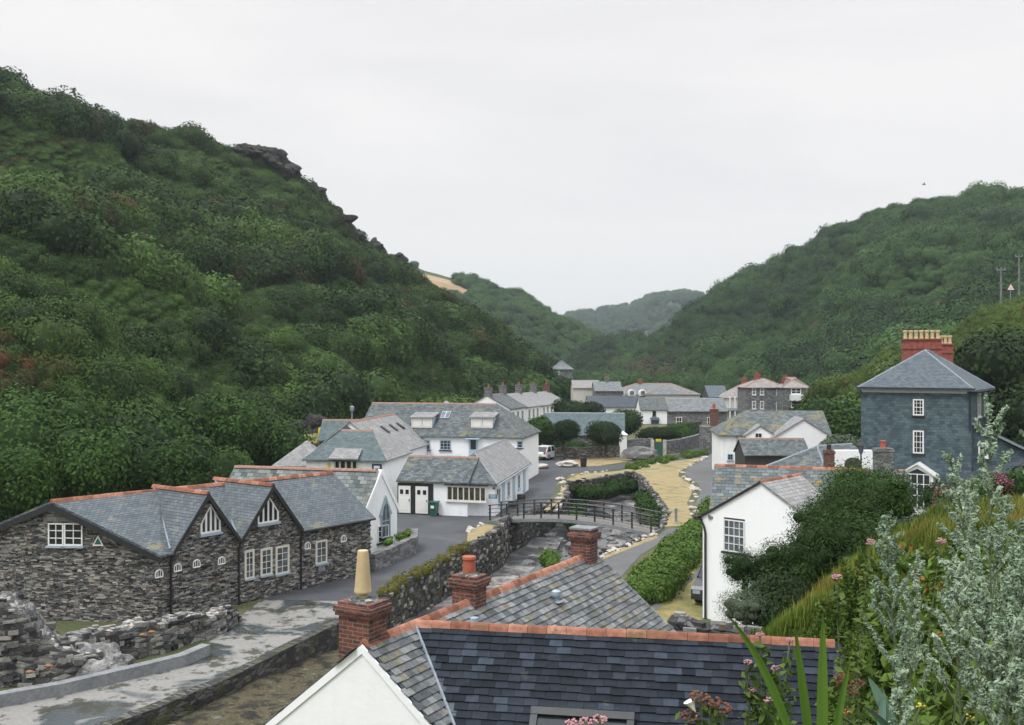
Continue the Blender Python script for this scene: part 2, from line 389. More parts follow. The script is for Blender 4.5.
# ------------------------------------------------------------- world, camera, light
w = bpy.data.worlds.new('World'); scene.world = w; w.use_nodes = True
t = w.node_tree; bg = t.nodes['Background']
SUN_EL, SUN_AZ = 60, -130
sky = N(t, 'ShaderNodeTexSky', sky_type='NISHITA'); sky.sun_disc = False
sky.sun_elevation = R(SUN_EL); sky.sun_rotation = R(SUN_AZ)
tc = N(t, 'ShaderNodeTexCoord'); sp = N(t, 'ShaderNodeSeparateXYZ'); t.links.new(tc.outputs['Generated'], sp.inputs[0])
mp = N(t, 'ShaderNodeMapping'); mp.inputs['Scale'].default_value = (1, 1, 5); t.links.new(tc.outputs['Generated'], mp.inputs[0])
cn = noise_n(t, mp.outputs[0], 1.3, 5, .55, .3)
grad = ramp(t, sp.outputs[2], [(0.0, (5.8,5.68,5.64)), (.14, (6.2,6.06,6.0)), (.34, (6.7,6.54,6.46)), (.6, (11.5,11.6,11.9)), (1.0, (18,18.3,18.9))])
cl = mix(t, 1.0, grad, ramp(t, cn, [(.34, (.90,.905,.92)), (.62, (1.05,1.045,1.04))]), 'MULTIPLY')
fin = mix(t, .94, sky.outputs[0], cl)      # overcast: thick cloud over a little blue sky
t.links.new(fin, bg.inputs['Color']); bg.inputs['Strength'].default_value = .1
sl = bpy.data.lights.new('sun', 'SUN'); sl.energy = 1.45; sl.angle = R(20); sl.color = (1, .98, .95)
so = bpy.data.objects.new('sun', sl); COL.objects.link(so)
az, el = R(SUN_AZ), R(SUN_EL)
sd = Vector((math.sin(az)*math.cos(el), math.cos(az)*math.cos(el), math.sin(el)))
so.rotation_euler = (-sd).to_track_quat('-Z', 'Y').to_euler(); so.location = (0, 0, 60)
cam = bpy.data.cameras.new('camera'); co = bpy.data.objects.new('camera', cam); COL.objects.link(co)
co.location = (0, 0, CAMZ); co.rotation_euler = (R(90), 0, 0)
cam.sensor_width = 36; cam.lens = F/1024*36; cam.clip_end = 6000; cam.clip_start = .05
scene.camera = co
scene.view_settings.view_transform = 'Standard'; scene.view_settings.look = 'None'
scene.view_settings.exposure = 0.52; scene.view_settings.gamma = 1
c = scene.cycles
c.use_denoising = True; c.max_bounces = 5; c.diffuse_bounces = 2; c.glossy_bounces = 2; c.transmission_bounces = 3; c.volume_bounces = 0
c.use_adaptive_sampling = True; c.adaptive_threshold = .02
try: c.denoiser = 'OPENIMAGEDENOISE'
except Exception: pass
# ------------------------------------------------------------- air
HZ = .0002
mh = bpy.data.materials.new('haze_air'); mh.use_nodes = True; t = mh.node_tree; t.nodes.clear()
out = N(t, 'ShaderNodeOutputMaterial'); pv = N(t, 'ShaderNodeVolumePrincipled')
pv.inputs['Color'].default_value = (.80,.91,1,1); pv.inputs['Density'].default_value = HZ; pv.inputs['Anisotropy'].default_value = .2
t.links.new(pv.outputs[0], out.inputs['Volume'])
mb = MB(); mb.prism([(-1500,-60,-7), (1500,-60,-7), (1500,2300,-7), (-1500,2300,-7)], (0,0,187))
mb.build('haze', mh, kind='stuff', uv=False, label='pale valley haze over the far hills')
# ------------------------------------------------------------- ground sheet with the river cut out
def flat(name, polys, z, mat, holes=(), label=None, kind='structure', grid=None):
    """flat sheet from xy polygons, holes removed"""
    vs, es = [], []
    outer = [tuple(p) for p in polys]
    allp = [outer] + [list(h) for h in holes]
    for poly in allp:
        b = len(vs); vs += [Vector((p[0], p[1])) for p in poly]
        es += [(b+i, b+(i+1) % len(poly)) for i in range(len(poly))]
    r = delaunay_2d_cdt(vs, es, [], 1 if not holes else 0, 1e-5)
    V, T = r[0], r[2]
    def inside(x, y, poly):
        c = False; j = len(poly)-1
        for i in range(len(poly)):
            xi, yi = poly[i][0], poly[i][1]; xj, yj = poly[j][0], poly[j][1]
            if (yi > y) != (yj > y) and x < (xj-xi)*(y-yi)/(yj-yi)+xi: c = not c
            j = i
        return c
    mb = MB()
    for f in T:
        cx = sum(V[i][0] for i in f)/len(f); cy = sum(V[i][1] for i in f)/len(f)
        if not inside(cx, cy, outer): continue
        if any(inside(cx, cy, h) for h in holes): continue
        pts = [(V[i][0], V[i][1], z) for i in f]
        n = (Vector(pts[1])-Vector(pts[0])).cross(Vector(pts[2])-Vector(pts[0]))
        if n.z < 0: pts.reverse()
        mb.face(pts)
    return mb.build(name, mat, kind=kind, label=label)
LB = [G2(60,742), G2(150,708), G2(220,680), G2(290,645), G2(340,620), G2(385,607), G2(405,592), G2(440,571), G2(480,548), G2(497,537), G2(508,523)]
LB2 = [G2(545,505), G2(566,496), G2(566,483)]          # left bank above the bridge
FARB = [G2(600,478), G2(632,472), G2(640,476)]
RB2 = [G2(647,485), G2(657,497), G2(667,512), G2(661,528)]
RB = [G2(655,534), G2(625,546), G2(601,555), (1.8,50), (-.5,44), (-3.2,38), (-4.6,32), (-5.3,26), (-5.6,15), (-30,13)]
RIVER = LB + LB2 + FARB + RB2 + RB
flat('ground', [(-2500,-60), (2500,-60), (2500,2250), (-2500,2250)], 0, M['ground'], holes=[RIVER])
def bed_z(x, y):
    k = min(1, max(0, (y-34)/30))
    return -.55 - 1.5*k + .22*noise.fractal(Vector((x*.35, y*.35, 3)), 1, 2, 5)
mb = MB(); nx, ny = 150, 220
for j in range(ny+1):
    for i in range(nx+1):
        x = -32+56*i/nx; y = 14+104*j/ny; mb.v.append((x, y, bed_z(x, y)))
nearf, farf = [], []
for j in range(ny):
    for i in range(nx):
        b = j*(nx+1)+i; y = 14+104*j/ny
        (nearf if y < 44 else farf).append((b, b+1, b+nx+2, b+nx+1))
for nm, fs, mt in (('mud_bank', nearf, M['mudmoss']), ('river_bed', farf, M['bed'])):
    q = MB(); used = sorted({i for f in fs for i in f}); mp_ = {o: n for n, o in enumerate(used)}
    q.v = [mb.v[i] for i in used]; q.f = [tuple(mp_[i] for i in f) for f in fs]; q.pc = [0]*len(q.f)
    q.build(nm, mt, kind='structure', smooth=True)
# water threads in the bed
M['water'] = plain('stream_water', (.03,.035,.038), .12, var=.3)
flat('stream_water', [(-1,46), (1.5,52), (4.2,60), (7,72), (8.5,84), (6.6,93), (3.8,90), (4.6,80), (3,68), (0,58), (-3.5,48)], -1.93, M['water'])
# quay, roads, paths
flat('quay_apron', [G2(-40,735), G2(-40,712), G2(0,705), G2(60,695), G2(185,664), G2(225,628), G2(262,600), G2(300,588), G2(372,570), G2(352,597), G2(385,607), G2(340,620), G2(290,645), G2(220,680), G2(150,708), G2(60,742)], .01, M['concrete'])
flat('road', [G2(262,600), G2(300,584), G2(372,570), G2(410,556), G2(392,520), G2(392,506), G2(488,512), G2(500,500), G2(526,470), G2(520,460), G2(560,454), G2(600,462), G2(560,466), G2(610,466), G2(660,458), G2(700,448), G2(742,432), G2(790,420), G2(790,428), G2(745,441), G2(705,457), G2(662,463), G2(612,470), G2(575,473), G2(558,480), G2(556,492), G2(540,508), G2(495,521), G2(468,531), G2(466,545), G2(440,565), G2(404,589), G2(384,602)], .018, M['asphalt'])
flat('riverside_path', [G2(668,529), G2(690,527), G2(662,542), G2(640,556), G2(615,584), G2(606,610), G2(560,640), G2(560,600), G2(585,580), G2(604,560), G2(628,550), G2(652,540)], .022, M['tarpath'])
flat('lane', [G2(750,440), G2(722,447), G2(708,456), G2(688,468), G2(684,474), G2(698,484), G2(700,493), G2(696,503), G2(700,518), G2(703,530), G2(760,530), G2(760,447)], .022, M['tarpath'])
flat('garden_track', [G2(703,566), G2(702,572), G2(655,612), G2(645,612), G2(680,585)], .022, M['tarpath'])
flat('dry_lawn', [G2(634,471), G2(668,459), G2(700,453), G2(708,456), G2(690,466), G2(680,471), G2(678,476), G2(690,484), G2(692,493), G2(687,503), G2(692,518), G2(682,526), G2(662,527), G2(669,512), G2(659,497), G2(648,484), G2(641,475)], .014, M['drygrass'])
flat('roadside_grass', [G2(566,480), G2(575,475), G2(620,471), G2(650,464), G2(632,471), G2(600,477), G2(572,481)], .014, M['drygrass'])
flat('river_corner_grass', [G2(544,510), G2(560,496), G2(561,486), G2(567,484), G2(566,497), G2(547,512)], .024, M['drygrass'])
flat('parking_verge', [G2(571,460), G2(600,453), G2(630,455), G2(632,461), G2(600,466), G2(580,467)], .024, M['drygrass'])
flat('bridge_verge', [G2(468,531), G2(486,524), G2(500,527), G2(497,537), G2(480,547), G2(466,548)], .026, M['drygrass'])
flat('path_edge_grass', [G2(601,556), G2(655,535), G2(658,538), G2(630,549), G2(603,560)], .026, M['drygrass'])
flat('garden_grass', [G2(703,545), G2(703,620), G2(645,625), G2(655,605)], .014, M['drygrass2'])
# ------------------------------------------------------------- hills
def interp_poly(pts, n):
    P = [Vector(p) for p in pts]; L = [0]
    for a, b in zip(P, P[1:]): L.append(L[-1]+(b-a).length)
    out = []
    for i in range(n):
        s = L[-1]*i/(n-1); k = 0
        while k < len(P)-2 and L[k+1] < s: k += 1
        f = (s-L[k])/(L[k+1]-L[k]) if L[k+1] > L[k] else 0
        out.append(P[k].lerp(P[k+1], f))
    return out
class Hill:
    def __init__(s, name, foot, crest, nu, nv, mat, amp=2.0, freq=.03, back=.35, prof=1.0, seed=0, exp=1.0, crestamp=.35):
        s.f = interp_poly([(a, b, 0) for a, b in foot], nu); s.c = interp_poly([W(*p) for p in crest], nu)
        s.nu, s.nv, s.amp, s.freq, s.seed, s.exp, s.crestamp = nu, nv, amp, freq, seed, exp, crestamp
        s.back = back
        nvb = nv + max(3, int(nv*.3))
        V = []
        for j in range(nvb+1):
            v = j/nv
            for i in range(nu): V.append(s.raw(i, v))
        s.V = V; s.rows = nvb+1
        mb = MB(); mb.v = [tuple(p) for p in V]
        for j in range(nvb):
            for i in range(nu-1):
                a = j*nu+i; mb.f.append((a, a+1, a+nu+1, a+nu)); mb.pc.append(0)
        s.obj = mb.build(name, mat, kind='structure', smooth=True, uv=False)
    def raw(s, i, v):
        f, c = s.f[i], s.c[i]
        if v <= 1:
            p = f.lerp(c, v); p.z = c.z*(v**s.exp) - .4*(1-v)
            k = math.sin(math.pi*min(1, v))**.6*(1-s.crestamp)+s.crestamp*min(1, v*4)
        else:
            o = (c-f); o.z = 0
            p = c + o*(v-1)*1.2; p.z = c.z*(1-(v-1)*2.2) ; k = s.crestamp
        q = Vector((p.x*s.freq, p.y*s.freq, s.seed))
        h = noise.fractal(q, .9, 2.1, 5)
        p.z += s.amp*h*k
        return p
    def at(s, u, v):
        """u 0..1 along, v 0..1 up"""
        x = u*(s.nu-1); y = v*s.nv; i, j = min(s.nu-2, int(x)), min(s.rows-2, int(y)); fx, fy = x-i, y-j
        g = lambda a, b: s.V[b*s.nu+a]
        return g(i,j).lerp(g(i+1,j), fx).lerp(g(i,j+1).lerp(g(i+1,j+1), fx), fy)
LH = Hill('hillside', [(-95,20), (-62,40), (-42,56), (-31,70), (-27,84), (-24,100), (-17,122), (-9,150), (0,190), (8,225), (16,262)],
  [(-420,30,130), (-150,58,150), (0,86,170), (120,128,190), (200,150,198), (262,166,205), (300,199,210), (345,243,216), (372,257,221), (400,270,226), (440,296,236), (490,333,246), (530,362,255), (548,376,262), (562,386,268)],
  170, 60, M['hill'], amp=7, freq=.03, seed=1, exp=.92, crestamp=.10)
RH = Hill('wooded_hill', [(75,70), (66,110), (62,150), (64,200), (62,260), (52,330), (40,400), (24,450)],
  [(1400,240,300), (1150,205,320), (1024,208,340), (935,210,360), (880,224,370), (800,264,390), (720,310,420), (690,331,435), (640,348,455), (600,364,470), (575,382,480)],
  130, 50, M['hill'], amp=9, freq=.018, seed=5, exp=.95, crestamp=.12)
NH = Hill('near_spur', [(62,45), (50,70), (45,95), (44,110), (46,128), (50,145), (54,160)],
  [(1250,285,115), (1100,300,118), (1010,306,122), (985,316,124), (940,350,126), (895,362,130), (860,382,136), (835,398,146), (815,418,160)],
  70, 26, M['hill'], amp=3.5, freq=.05, seed=9, exp=.8, crestamp=.3)
BH = Hill('back_hill', [(-80,330), (-30,350), (10,400), (35,440), (50,500)],
  [(300,250,560), (400,262,560), (438,272,560), (475,283,560), (520,303,560), (560,322,560), (592,343,560), (606,372,560)],
  80, 30, M['hill'], amp=12, freq=.014, seed=12, exp=.95, crestamp=.15)
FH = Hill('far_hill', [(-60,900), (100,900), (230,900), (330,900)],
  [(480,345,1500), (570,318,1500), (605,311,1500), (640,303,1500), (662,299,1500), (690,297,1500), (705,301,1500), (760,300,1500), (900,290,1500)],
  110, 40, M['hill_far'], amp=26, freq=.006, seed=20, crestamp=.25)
# tawny field on the back hill
def patch_on(h, u0, u1, v0, v1, name, mat, n=10):
    mb = MB()
    for j in range(n):
        for i in range(n):
            q = [(u0+(u1-u0)*(i+a)/n, v0+(v1-v0)*(j+b)/n) for a, b in ((0,0),(1,0),(1,1),(0,1))]
            mb.face([h.at(a, b)+Vector((0,-.6,.5)) for a, b in q])
    return mb.build(name, mat, kind='structure', uv=False)
# bank on the right, below the viewpoint
def bank_z(x, y):
    k = min(1, max(0, (y-18.5)/2.0)); sl = 2.3*(1-k)+.72*k
    h = 7.7 - sl*max(0, .43*y-x) - .62*max(0, y-22) + .10*max(0, x-.43*y)
    h = max(h, 9.2-1.25*max(0, y))
    h = min(h, 9.4)
    return max(-4, h) + .25*noise.fractal(Vector((x*.4, y*.4, 8)), 1, 2, 4)*min(1, max(0, h))
mb = MB(); nx, ny = 100, 90
for j in range(ny+1):
    for i in range(nx+1):
        x = -10+50*i/nx; y = -8+52*j/ny; mb.v.append((x, y, bank_z(x, y)))
for j in range(ny):
    for i in range(nx):
        b = j*(nx+1)+i; mb.f.append((b, b+1, b+nx+2, b+nx+1)); mb.pc.append(0)
mb.build('grass_bank', M['bank'], kind='structure', smooth=True)
# ------------------------------------------------------------- building kit
def V2(p): return Vector((p[0], p[1], 0))
def ridge_tiles(name, p0, p1, r, parent, mat, step=.45, label=None):
    p0, p1 = Vector(p0), Vector(p1); L = (p1-p0).length; n = max(1, int(L/step)); a = (p1-p0)/n
    u = a.normalized(); side = u.cross(Vector((0,0,1))).normalized(); up = side.cross(u).normalized()
    if up.z < 0: up = -up
    mb = MB()
    for i in range(n):
        q0 = p0+a*i; q1 = p0+a*(i+1)*1.0 - a*.02; r0 = r*1.05
        j = random.uniform(-.006, .006)
        prof = [(-1.15, -.75), (-.62, .15), (-.25, .5), (.25, .5), (.62, .15), (1.15, -.75)]
        poly = [q0+side*(x*r0)+up*(y*r0+j) for x, y in prof]
        mb.prism(poly, q1-q0)
    return mb.build(name, mat, parent, label=label)
def slab(mb, pts, th=.1, pc=None):
    pts = [Vector(p) for p in pts]
    mb.prism(pts, (0,0,-th), pc)
def house(root, A, B, wl, wr, z0, ze, zr, wall, roof, ridge=None, hipA=0, hipB=0, ov=.25, gv=.12, rr=.1, th=.1, gutter=None, hiptiles=True, roofname='roof', hipmat=None):
    """ridge runs A->B; wl / wr half widths left and right of it. Returns the corners."""
    A, B = V2(A), V2(B); a = (B-A).normalized(); n = Vector((a.y, -a.x, 0))
    cs = dict(AR=A+n*wr, AL=A-n*wl, BR=B+n*wr, BL=B-n*wl, a=a, n=n)
    mb = MB(); U = Vector((0,0,1))
    RA, RB = A+a*hipA+U*zr, B-a*hipB+U*zr
    g = lambda k, z: cs[k]+U*z
    mb.face([g('AR',z0), g('BR',z0), g('BR',ze), g('AR',ze)])
    mb.face([g('BL',z0), g('AL',z0), g('AL',ze), g('BL',ze)])
    mb.face([g('AL',z0), g('AR',z0), g('AR',ze)] + ([] if hipA else [A+U*zr]) + [g('AL',ze)])
    mb.face([g('BR',z0), g('BL',z0), g('BL',ze)] + ([] if hipB else [B+U*zr]) + [g('BR',ze)])
    mb.face([g('AL',z0), g('BL',z0), g('BR',z0), g('AR',z0)])
    wallo = mb.build('wall', wall, root)
    sr, sL = (zr-ze)/wr, (zr-ze)/wl
    rb = MB(); e = U*(th+.012)
    oA = -a*(ov if hipA else gv); oB = a*(ov if hipB else gv)
    def cor(base, side, w_, s_, o):      # eave corner pushed out along its slope
        return base + side*ov + o + U*(ze - s_*ov)
    P_AR = cor(cs['AR'], n, wr, sr, oA); P_BR = cor(cs['BR'], n, wr, sr, oB)
    P_AL = cor(cs['AL'], -n, wl, sL, oA); P_BL = cor(cs['BL'], -n, wl, sL, oB)
    QA = RA + (Vector((0,0,0)) if hipA else oA); QB = RB + (Vector((0,0,0)) if hipB else oB)
    slab(rb, [P_AR+e, P_BR+e, QB+e, QA+e], th)
    slab(rb, [P_BL+e, P_AL+e, QA+e, QB+e], th)
    hb_ = rb if hipmat is None else MB()
    if hipA: slab(hb_, [P_AL+e, P_AR+e, QA+e], th)
    if hipB: slab(hb_, [P_BR+e, P_BL+e, QB+e], th)
    if hipmat is not None and (hipA or hipB): hb_.build('hip_slope', hipmat, root)
    ro = rb.build(roofname, roof, root)
    if ridge is not None:
        ridge_tiles('ridge_tiles', QA+e, QB+e, rr, root, ridge)
        if hiptiles:
            if hipA:
                for p in (P_AR, P_AL): ridge_tiles('hip_tiles', p+e, QA+e, rr*.85, root, ridge)
            if hipB:
                for p in (P_BR, P_BL): ridge_tiles('hip_tiles', p+e, QB+e, rr*.85, root, ridge)
    if gutter:
        g_ = MB()
        g_.path([P_AR+n*.05+U*(-.02), P_BR+n*.05+U*(-.02)], .055)
        g_.build('gutter', gutter, root)
    cs.update(QA=QA, QB=QB, P_AR=P_AR, P_AL=P_AL, P_BR=P_BR, P_BL=P_BL, wall=wallo, roof=ro)
    return cs
def window(root, c, u, n, w, h, cols=3, rows=4, frame=None, glass=None, sill=True, arch=0, fr=.06, mul=.028, name='window', sash=False, sillmat=None, casing=0, depth=.05):
    """window mesh with its pane (and sill) as children; c centre on the wall face, u along, n outward"""
    frame = frame or M['wpaint']; glass = glass or M['glass']
    c, u, n = Vector(c), Vector(u).normalized(), Vector(n).normalized(); U = Vector((0,0,1))
    mb = MB(); d = depth
    if casing:
        for s in (-1, 1): mb.box(c+u*s*(w/2+casing/2)+n*.02, u, casing, .06, h+2*casing, nrm=n)
        for s in (-1, 1): mb.box(c+U*s*(h/2+casing/2)+n*.023, u, w, .06, casing, nrm=n)
    for s in (-1, 1): mb.box(c+u*s*(w/2-fr/2)+n*.03, u, fr, d, h, nrm=n)
    mb.box(c-U*(h/2-fr/2)+n*.03, u, w-2*fr, d, fr, nrm=n)
    mb.box(c+U*(h/2-fr/2)+n*.03, u, w-2*fr, d, fr, nrm=n)
    for i in range(1, cols): mb.box(c+u*(w*i/cols-w/2)+n*.028, u, mul, d*.7, h-2*fr, nrm=n)
    for i in range(1, rows):
        k = mul*1.7 if (sash and i*2 == rows) else mul
        mb.box(c+U*(h*i/rows-h/2)+n*.026, u, w-2*fr, d*.6, k, nrm=n)
    f = mb.build(name, frame, root)
    g = MB(); g.box(c+n*.008, u, w-fr, .016, h-fr, nrm=n); g.build('pane', glass, f)
    if sill:
        s_ = MB(); s_.box(c-U*(h/2+.05)+n*.06, u, w+.16, .14, .08, nrm=n); s_.build('sill', sillmat or frame, f)
    return f
def face_cam(u, c):
    n = Vector((u.y, -u.x, 0))
    if n.dot(Vector((0,0,CAMZ))-Vector(c)) < 0: n = -n
    return n
def win_px(root, x0, y0, x1, y1, A, B, **k):
    p, q = hit(x0, (y0+y1)/2, A, B), hit(x1, (y0+y1)/2, A, B)
    m = (p+q)/2; xm = (x0+x1)/2
    t, b = hit(xm, y0, A, B), hit(xm, y1, A, B)
    u = (q-p).normalized(); u.z = 0; c = Vector((m.x, m.y, (t.z+b.z)/2)); n = face_cam(u, c)
    w_ = (Vector((q.x,q.y,0))-Vector((p.x,p.y,0))).length
    return window(root, c, u, n, w_, t.z-b.z, **k)
def box_part(root, name, c, u, w, d, h, mat, nrm=None):
    mb = MB(); mb.box(c, u, w, d, h, nrm=nrm); return mb.build(name, mat, root)
def chimney(root, c, u, w, d, z0, z1, mat, pots=1, pot=M['pot_red'], poth=.45, potr=.11, cap=M['kerb'], name='chimney'):
    u = Vector(u).normalized(); c = Vector((c[0], c[1], 0)); U = Vector((0,0,1))
    mb = MB(); mb.box(c+U*(z0+z1-.2)/2, u, w, d, z1-.2-z0)
    mb.box(c+U*(z1-.15), u, w+.1, d+.1, .1)
    mb.box(c+U*(z1-.05), u, w+.02, d+.02, .1)
    o = mb.build(name, mat, root)
    for i in range(pots):
        x = (i-(pots-1)/2)*min(.36, w/max(1, pots))
        p = MB(); p.lathe(c+u*x+U*z1, [(potr*1.15, 0), (potr*1.1, .04), (potr*.95, .06), (potr*.85, poth*.8), (potr*1.05, poth*.84), (potr*1.0, poth)], 12)
        p.build('chimney_pot', pot, o, smooth=False)
    return o
def poly_wall(name, pts, h, th, mat, label, cat='wall', z=0, top=None, jit=.05, step=.5, rag=.05, knob=0):
    """free-standing stone wall along xy points"""
    P = interp_poly([(p[0], p[1], 0) for p in pts], max(2, int(sum((V2(a)-V2(b)).length for a, b in zip(pts, pts[1:]))/step)))
    mb = MB(); L, Rr, HT = [], [], []
    for i, p in enumerate(P):
        a = (P[min(i+1, len(P)-1)]-P[max(i-1, 0)]).normalized(); n = Vector((a.y, -a.x, 0))
        hh = (h(i/(len(P)-1)) if callable(h) else h) + random.uniform(-rag, rag)
        tt = th/2*(1+random.uniform(-jit, jit))
        L.append(p-n*tt); Rr.append(p+n*tt); HT.append(hh)
    zz = z
    D_ = [0.0]; E_ = [0.0]
    for i_ in range(len(P)-1): E_.append(E_[-1]+math.hypot((P[i_+1]-P[i_]).length, HT[i_+1]-HT[i_]))
    for a, b in zip(P, P[1:]): D_.append(D_[-1]+(b-a).length)
    for i in range(len(P)-1):
        U = Vector((0,0,1)); l0, l1, r0, r1 = L[i], L[i+1], Rr[i], Rr[i+1]; a, b = D_[i], D_[i+1]; h0, h1 = HT[i], HT[i+1]
        mb.face([r0+U*zz, r1+U*zz, r1+U*h1, r0+U*h0], uv=[(a,zz),(b,zz),(b,h1),(a,h0)]); mb.face([l1+U*zz, l0+U*zz, l0+U*h0, l1+U*h1], uv=[(b,zz),(a,zz),(a,h0),(b,h1)])
        mb.face([r0+U*h0, r1+U*h1, l1+U*h1, l0+U*h0], uv=[(0,E_[i]),(0,E_[i+1]),(th,E_[i+1]),(th,E_[i])])
    for i, fl in ((0, 0), (len(P)-1, 1)):
        f = [L[i]+U*zz, Rr[i]+U*zz, Rr[i]+U*HT[i], L[i]+U*HT[i]]
        if fl: f.reverse()
        mb.face(f)
    o = mb.build(name, mat, label=label, cat=cat)
    if knob:
        kb = MB()
        for i in range(len(P)-1):
            a = (P[i+1]-P[i]); ln = a.length; a.normalize(); n = Vector((a.y, -a.x, 0)); zb = max(z, -1.9)
            kb.knobs(Rr[i], a, n, ln, zb, min(HT[i], HT[i+1])-.02, int(knob*ln*(HT[i]-zb)), sw=(.12,.5), sh_=(.06,.2), pr=(.02,.09))
            kb.knobs(L[i], a, -n, ln, zb, min(HT[i], HT[i+1])-.02, int(knob*ln*(HT[i]-zb)), sw=(.12,.5), sh_=(.06,.2), pr=(.02,.09))
            for _ in range(int(knob*ln*.5)): kb.box(L[i].lerp(Rr[i], random.random())+a*random.uniform(0, ln)+Vector((0,0,(HT[i]+HT[i+1])/2+random.uniform(-.03,.05))), a+n*random.uniform(-.5,.5), random.uniform(.15,.4), random.uniform(.12,.3), random.uniform(.08,.2))
        ORG[o.name] = Vector((0,0,0)); kb.build('stonework', M['knob'], o)
    return o
# ------------------------------------------------------------- slates laid one by one on the near roofs
def lay_slates(name, root, O, ux, up, L, H, inside, mat, w=.26, g=.19, th=.012, lift=.03, seed=0):
    """O eave origin, ux along the eave, up unit vector up the slope; inside(x,y) -> bool"""
    rg = random.Random(seed); mb = MB(); O = Vector(O); ux = Vector(ux).normalized(); up = Vector(up).normalized(); nn = ux.cross(up).normalized()
    if nn.z < 0: nn = -nn
    rows = int(H/g)+1
    for r in range(rows):
        y = r*g; x = -(w/2 if r % 2 else 0) - w*.3
        while x < L+w:
            ww = w*rg.uniform(.82, 1.12); xc = x+ww/2
            if inside(xc, y+g*.5):
                t0 = lift + rg.uniform(.0, .007); j = rg.uniform(-.006, .008)
                a = O+ux*(x+.003)+up*(y+j)+nn*(t0+th); b = O+ux*(x+ww-.003)+up*(y+j+rg.uniform(-.005,.005))+nn*(t0+th+rg.uniform(-.003,.005))
                c = O+ux*(x+ww-.003)+up*(y+g*1.25)+nn*(lift-.012); d = O+ux*(x+.003)+up*(y+g*1.25)+nn*(lift-.012)
                pc = rg.random()
                if rg.random() < .04: pc = 1.0
                mb.prism([a, b, c, d], nn*(-th), pc)
            x += ww
    return mb.build(name, mat, root)
# ------------------------------------------------------------- rocks
def rock_mesh(name, seed, mat, sub=2, sq=(1,.8,.6), amp=.35):
    bm = bmesh.new(); bmesh.ops.create_icosphere(bm, subdivisions=sub, radius=1)
    for v in bm.verts:
        q = v.co.normalized(); k = 1+amp*noise.fractal(q*1.3+Vector((seed*7.1, 0, 0)), 1, 2, 4)
        v.co = Vector((q.x*sq[0]*k, q.y*sq[1]*k, q.z*sq[2]*k))
    me = bpy.data.meshes.new(name); bm.to_mesh(me); bm.free(); me.materials.append(mat); return me
ROCKP = [rock_mesh('boulder', i, M['rockpale']) for i in range(5)]
def boulder_row(pts, n, label, group, rmin=.16, rmax=.4, meshes=None, spread=.25, z=0.0, name='boulder', cat='boulder'):
    P = interp_poly([(p[0], p[1], 0) for p in pts], n)
    for p in P:
        if random.random() < .32: continue
        o = bpy.data.objects.new(name, random.choice(meshes or ROCKP)); COL.objects.link(o)
        r = rmin+(rmax-rmin)*random.random()**1.6
        o.location = (p.x+random.uniform(-spread, spread), p.y+random.uniform(-spread, spread), z+r*.15)
        o.scale = (r, r*random.uniform(.7, 1.1), r*random.uniform(.7, 1)); o.rotation_euler = (random.uniform(-.2,.2), random.uniform(-.2,.2), random.uniform(0, 6.3))
        tag(o, label, cat, group)
# ============================================================= long stone building on the quay (left)
U = Vector((0,0,1))
C0, C1 = Vector((-14.9,42,0)), Vector((-7.4,52,0))
uF = (C1-C0).normalized(); vB = Vector((-uF.y, uF.x, 0))
ZE, ZR, ZG = 2.87, 5.0, 5.16
A0 = Vector((-19.6,42.45,0)); A1 = Vector((-9.75,53.4,0)); AL = Vector((-24.4,42.9,0)); AB = Vector((-12.4,55.0,0))
sb = thing('stone_building', 'long dark slate-stone building with two steep gables facing the quay and road', 'building', (-15,47,0))
S = lambda s, z=0: C0+uF*s+U*z
g1a, g1b, g2b, LEN = .53, 4.06, 7.72, 12.5
m1, m2 = (g1a+g1b)/2, (g1b+g2b)/2
mb = MB()
mb.face([S(0,-1), S(g1a,-1), S(g1a,ZE), S(0,ZE)])
mb.face([S(g1a,-1), S(g1b,-1), S(g1b,ZE), S(m1,ZG), S(g1a,ZE)])
mb.face([S(g1b,-1), S(g2b,-1), S(g2b,ZE), S(m2,ZG), S(g1b,ZE)])
mb.face([S(g2b,-1), S(LEN,-1), S(LEN,ZE), S(g2b,ZE)])
mb.face([AL-U, C0-U, C0+U*ZE, A0+U*(ZR), AL+U*3.05])
mb.face([C1-U, AB-U, AB+U*2.9, A1+U*(ZR-.05), C1+U*ZE])
mb.face([AB-U, AL-U, AL+U*3.05, AB+U*2.9])
mb.build('wall', M['rubble'], sb)
e = U*.115
rb = MB()
nG = Vector((uF.y, -uF.x, 0))                     # out of the long front
ga = (A0-C0).normalized(); out0 = Vector((.12,-.99,0))*.22
E0 = C0+U*ZE+nG*.22-U*.1; E1 = C1+U*ZE+nG*.22-U*.1+uF*.15
X0 = C0+U*ZE+out0+nG*.2-U*.06; R0 = A0+U*ZR+out0; R1 = A1+U*(ZR-.03)+uF*.15
def mainz(s):  # ridge point above the front at fraction
    return R0.lerp(R1, max(0, min(1, s)))
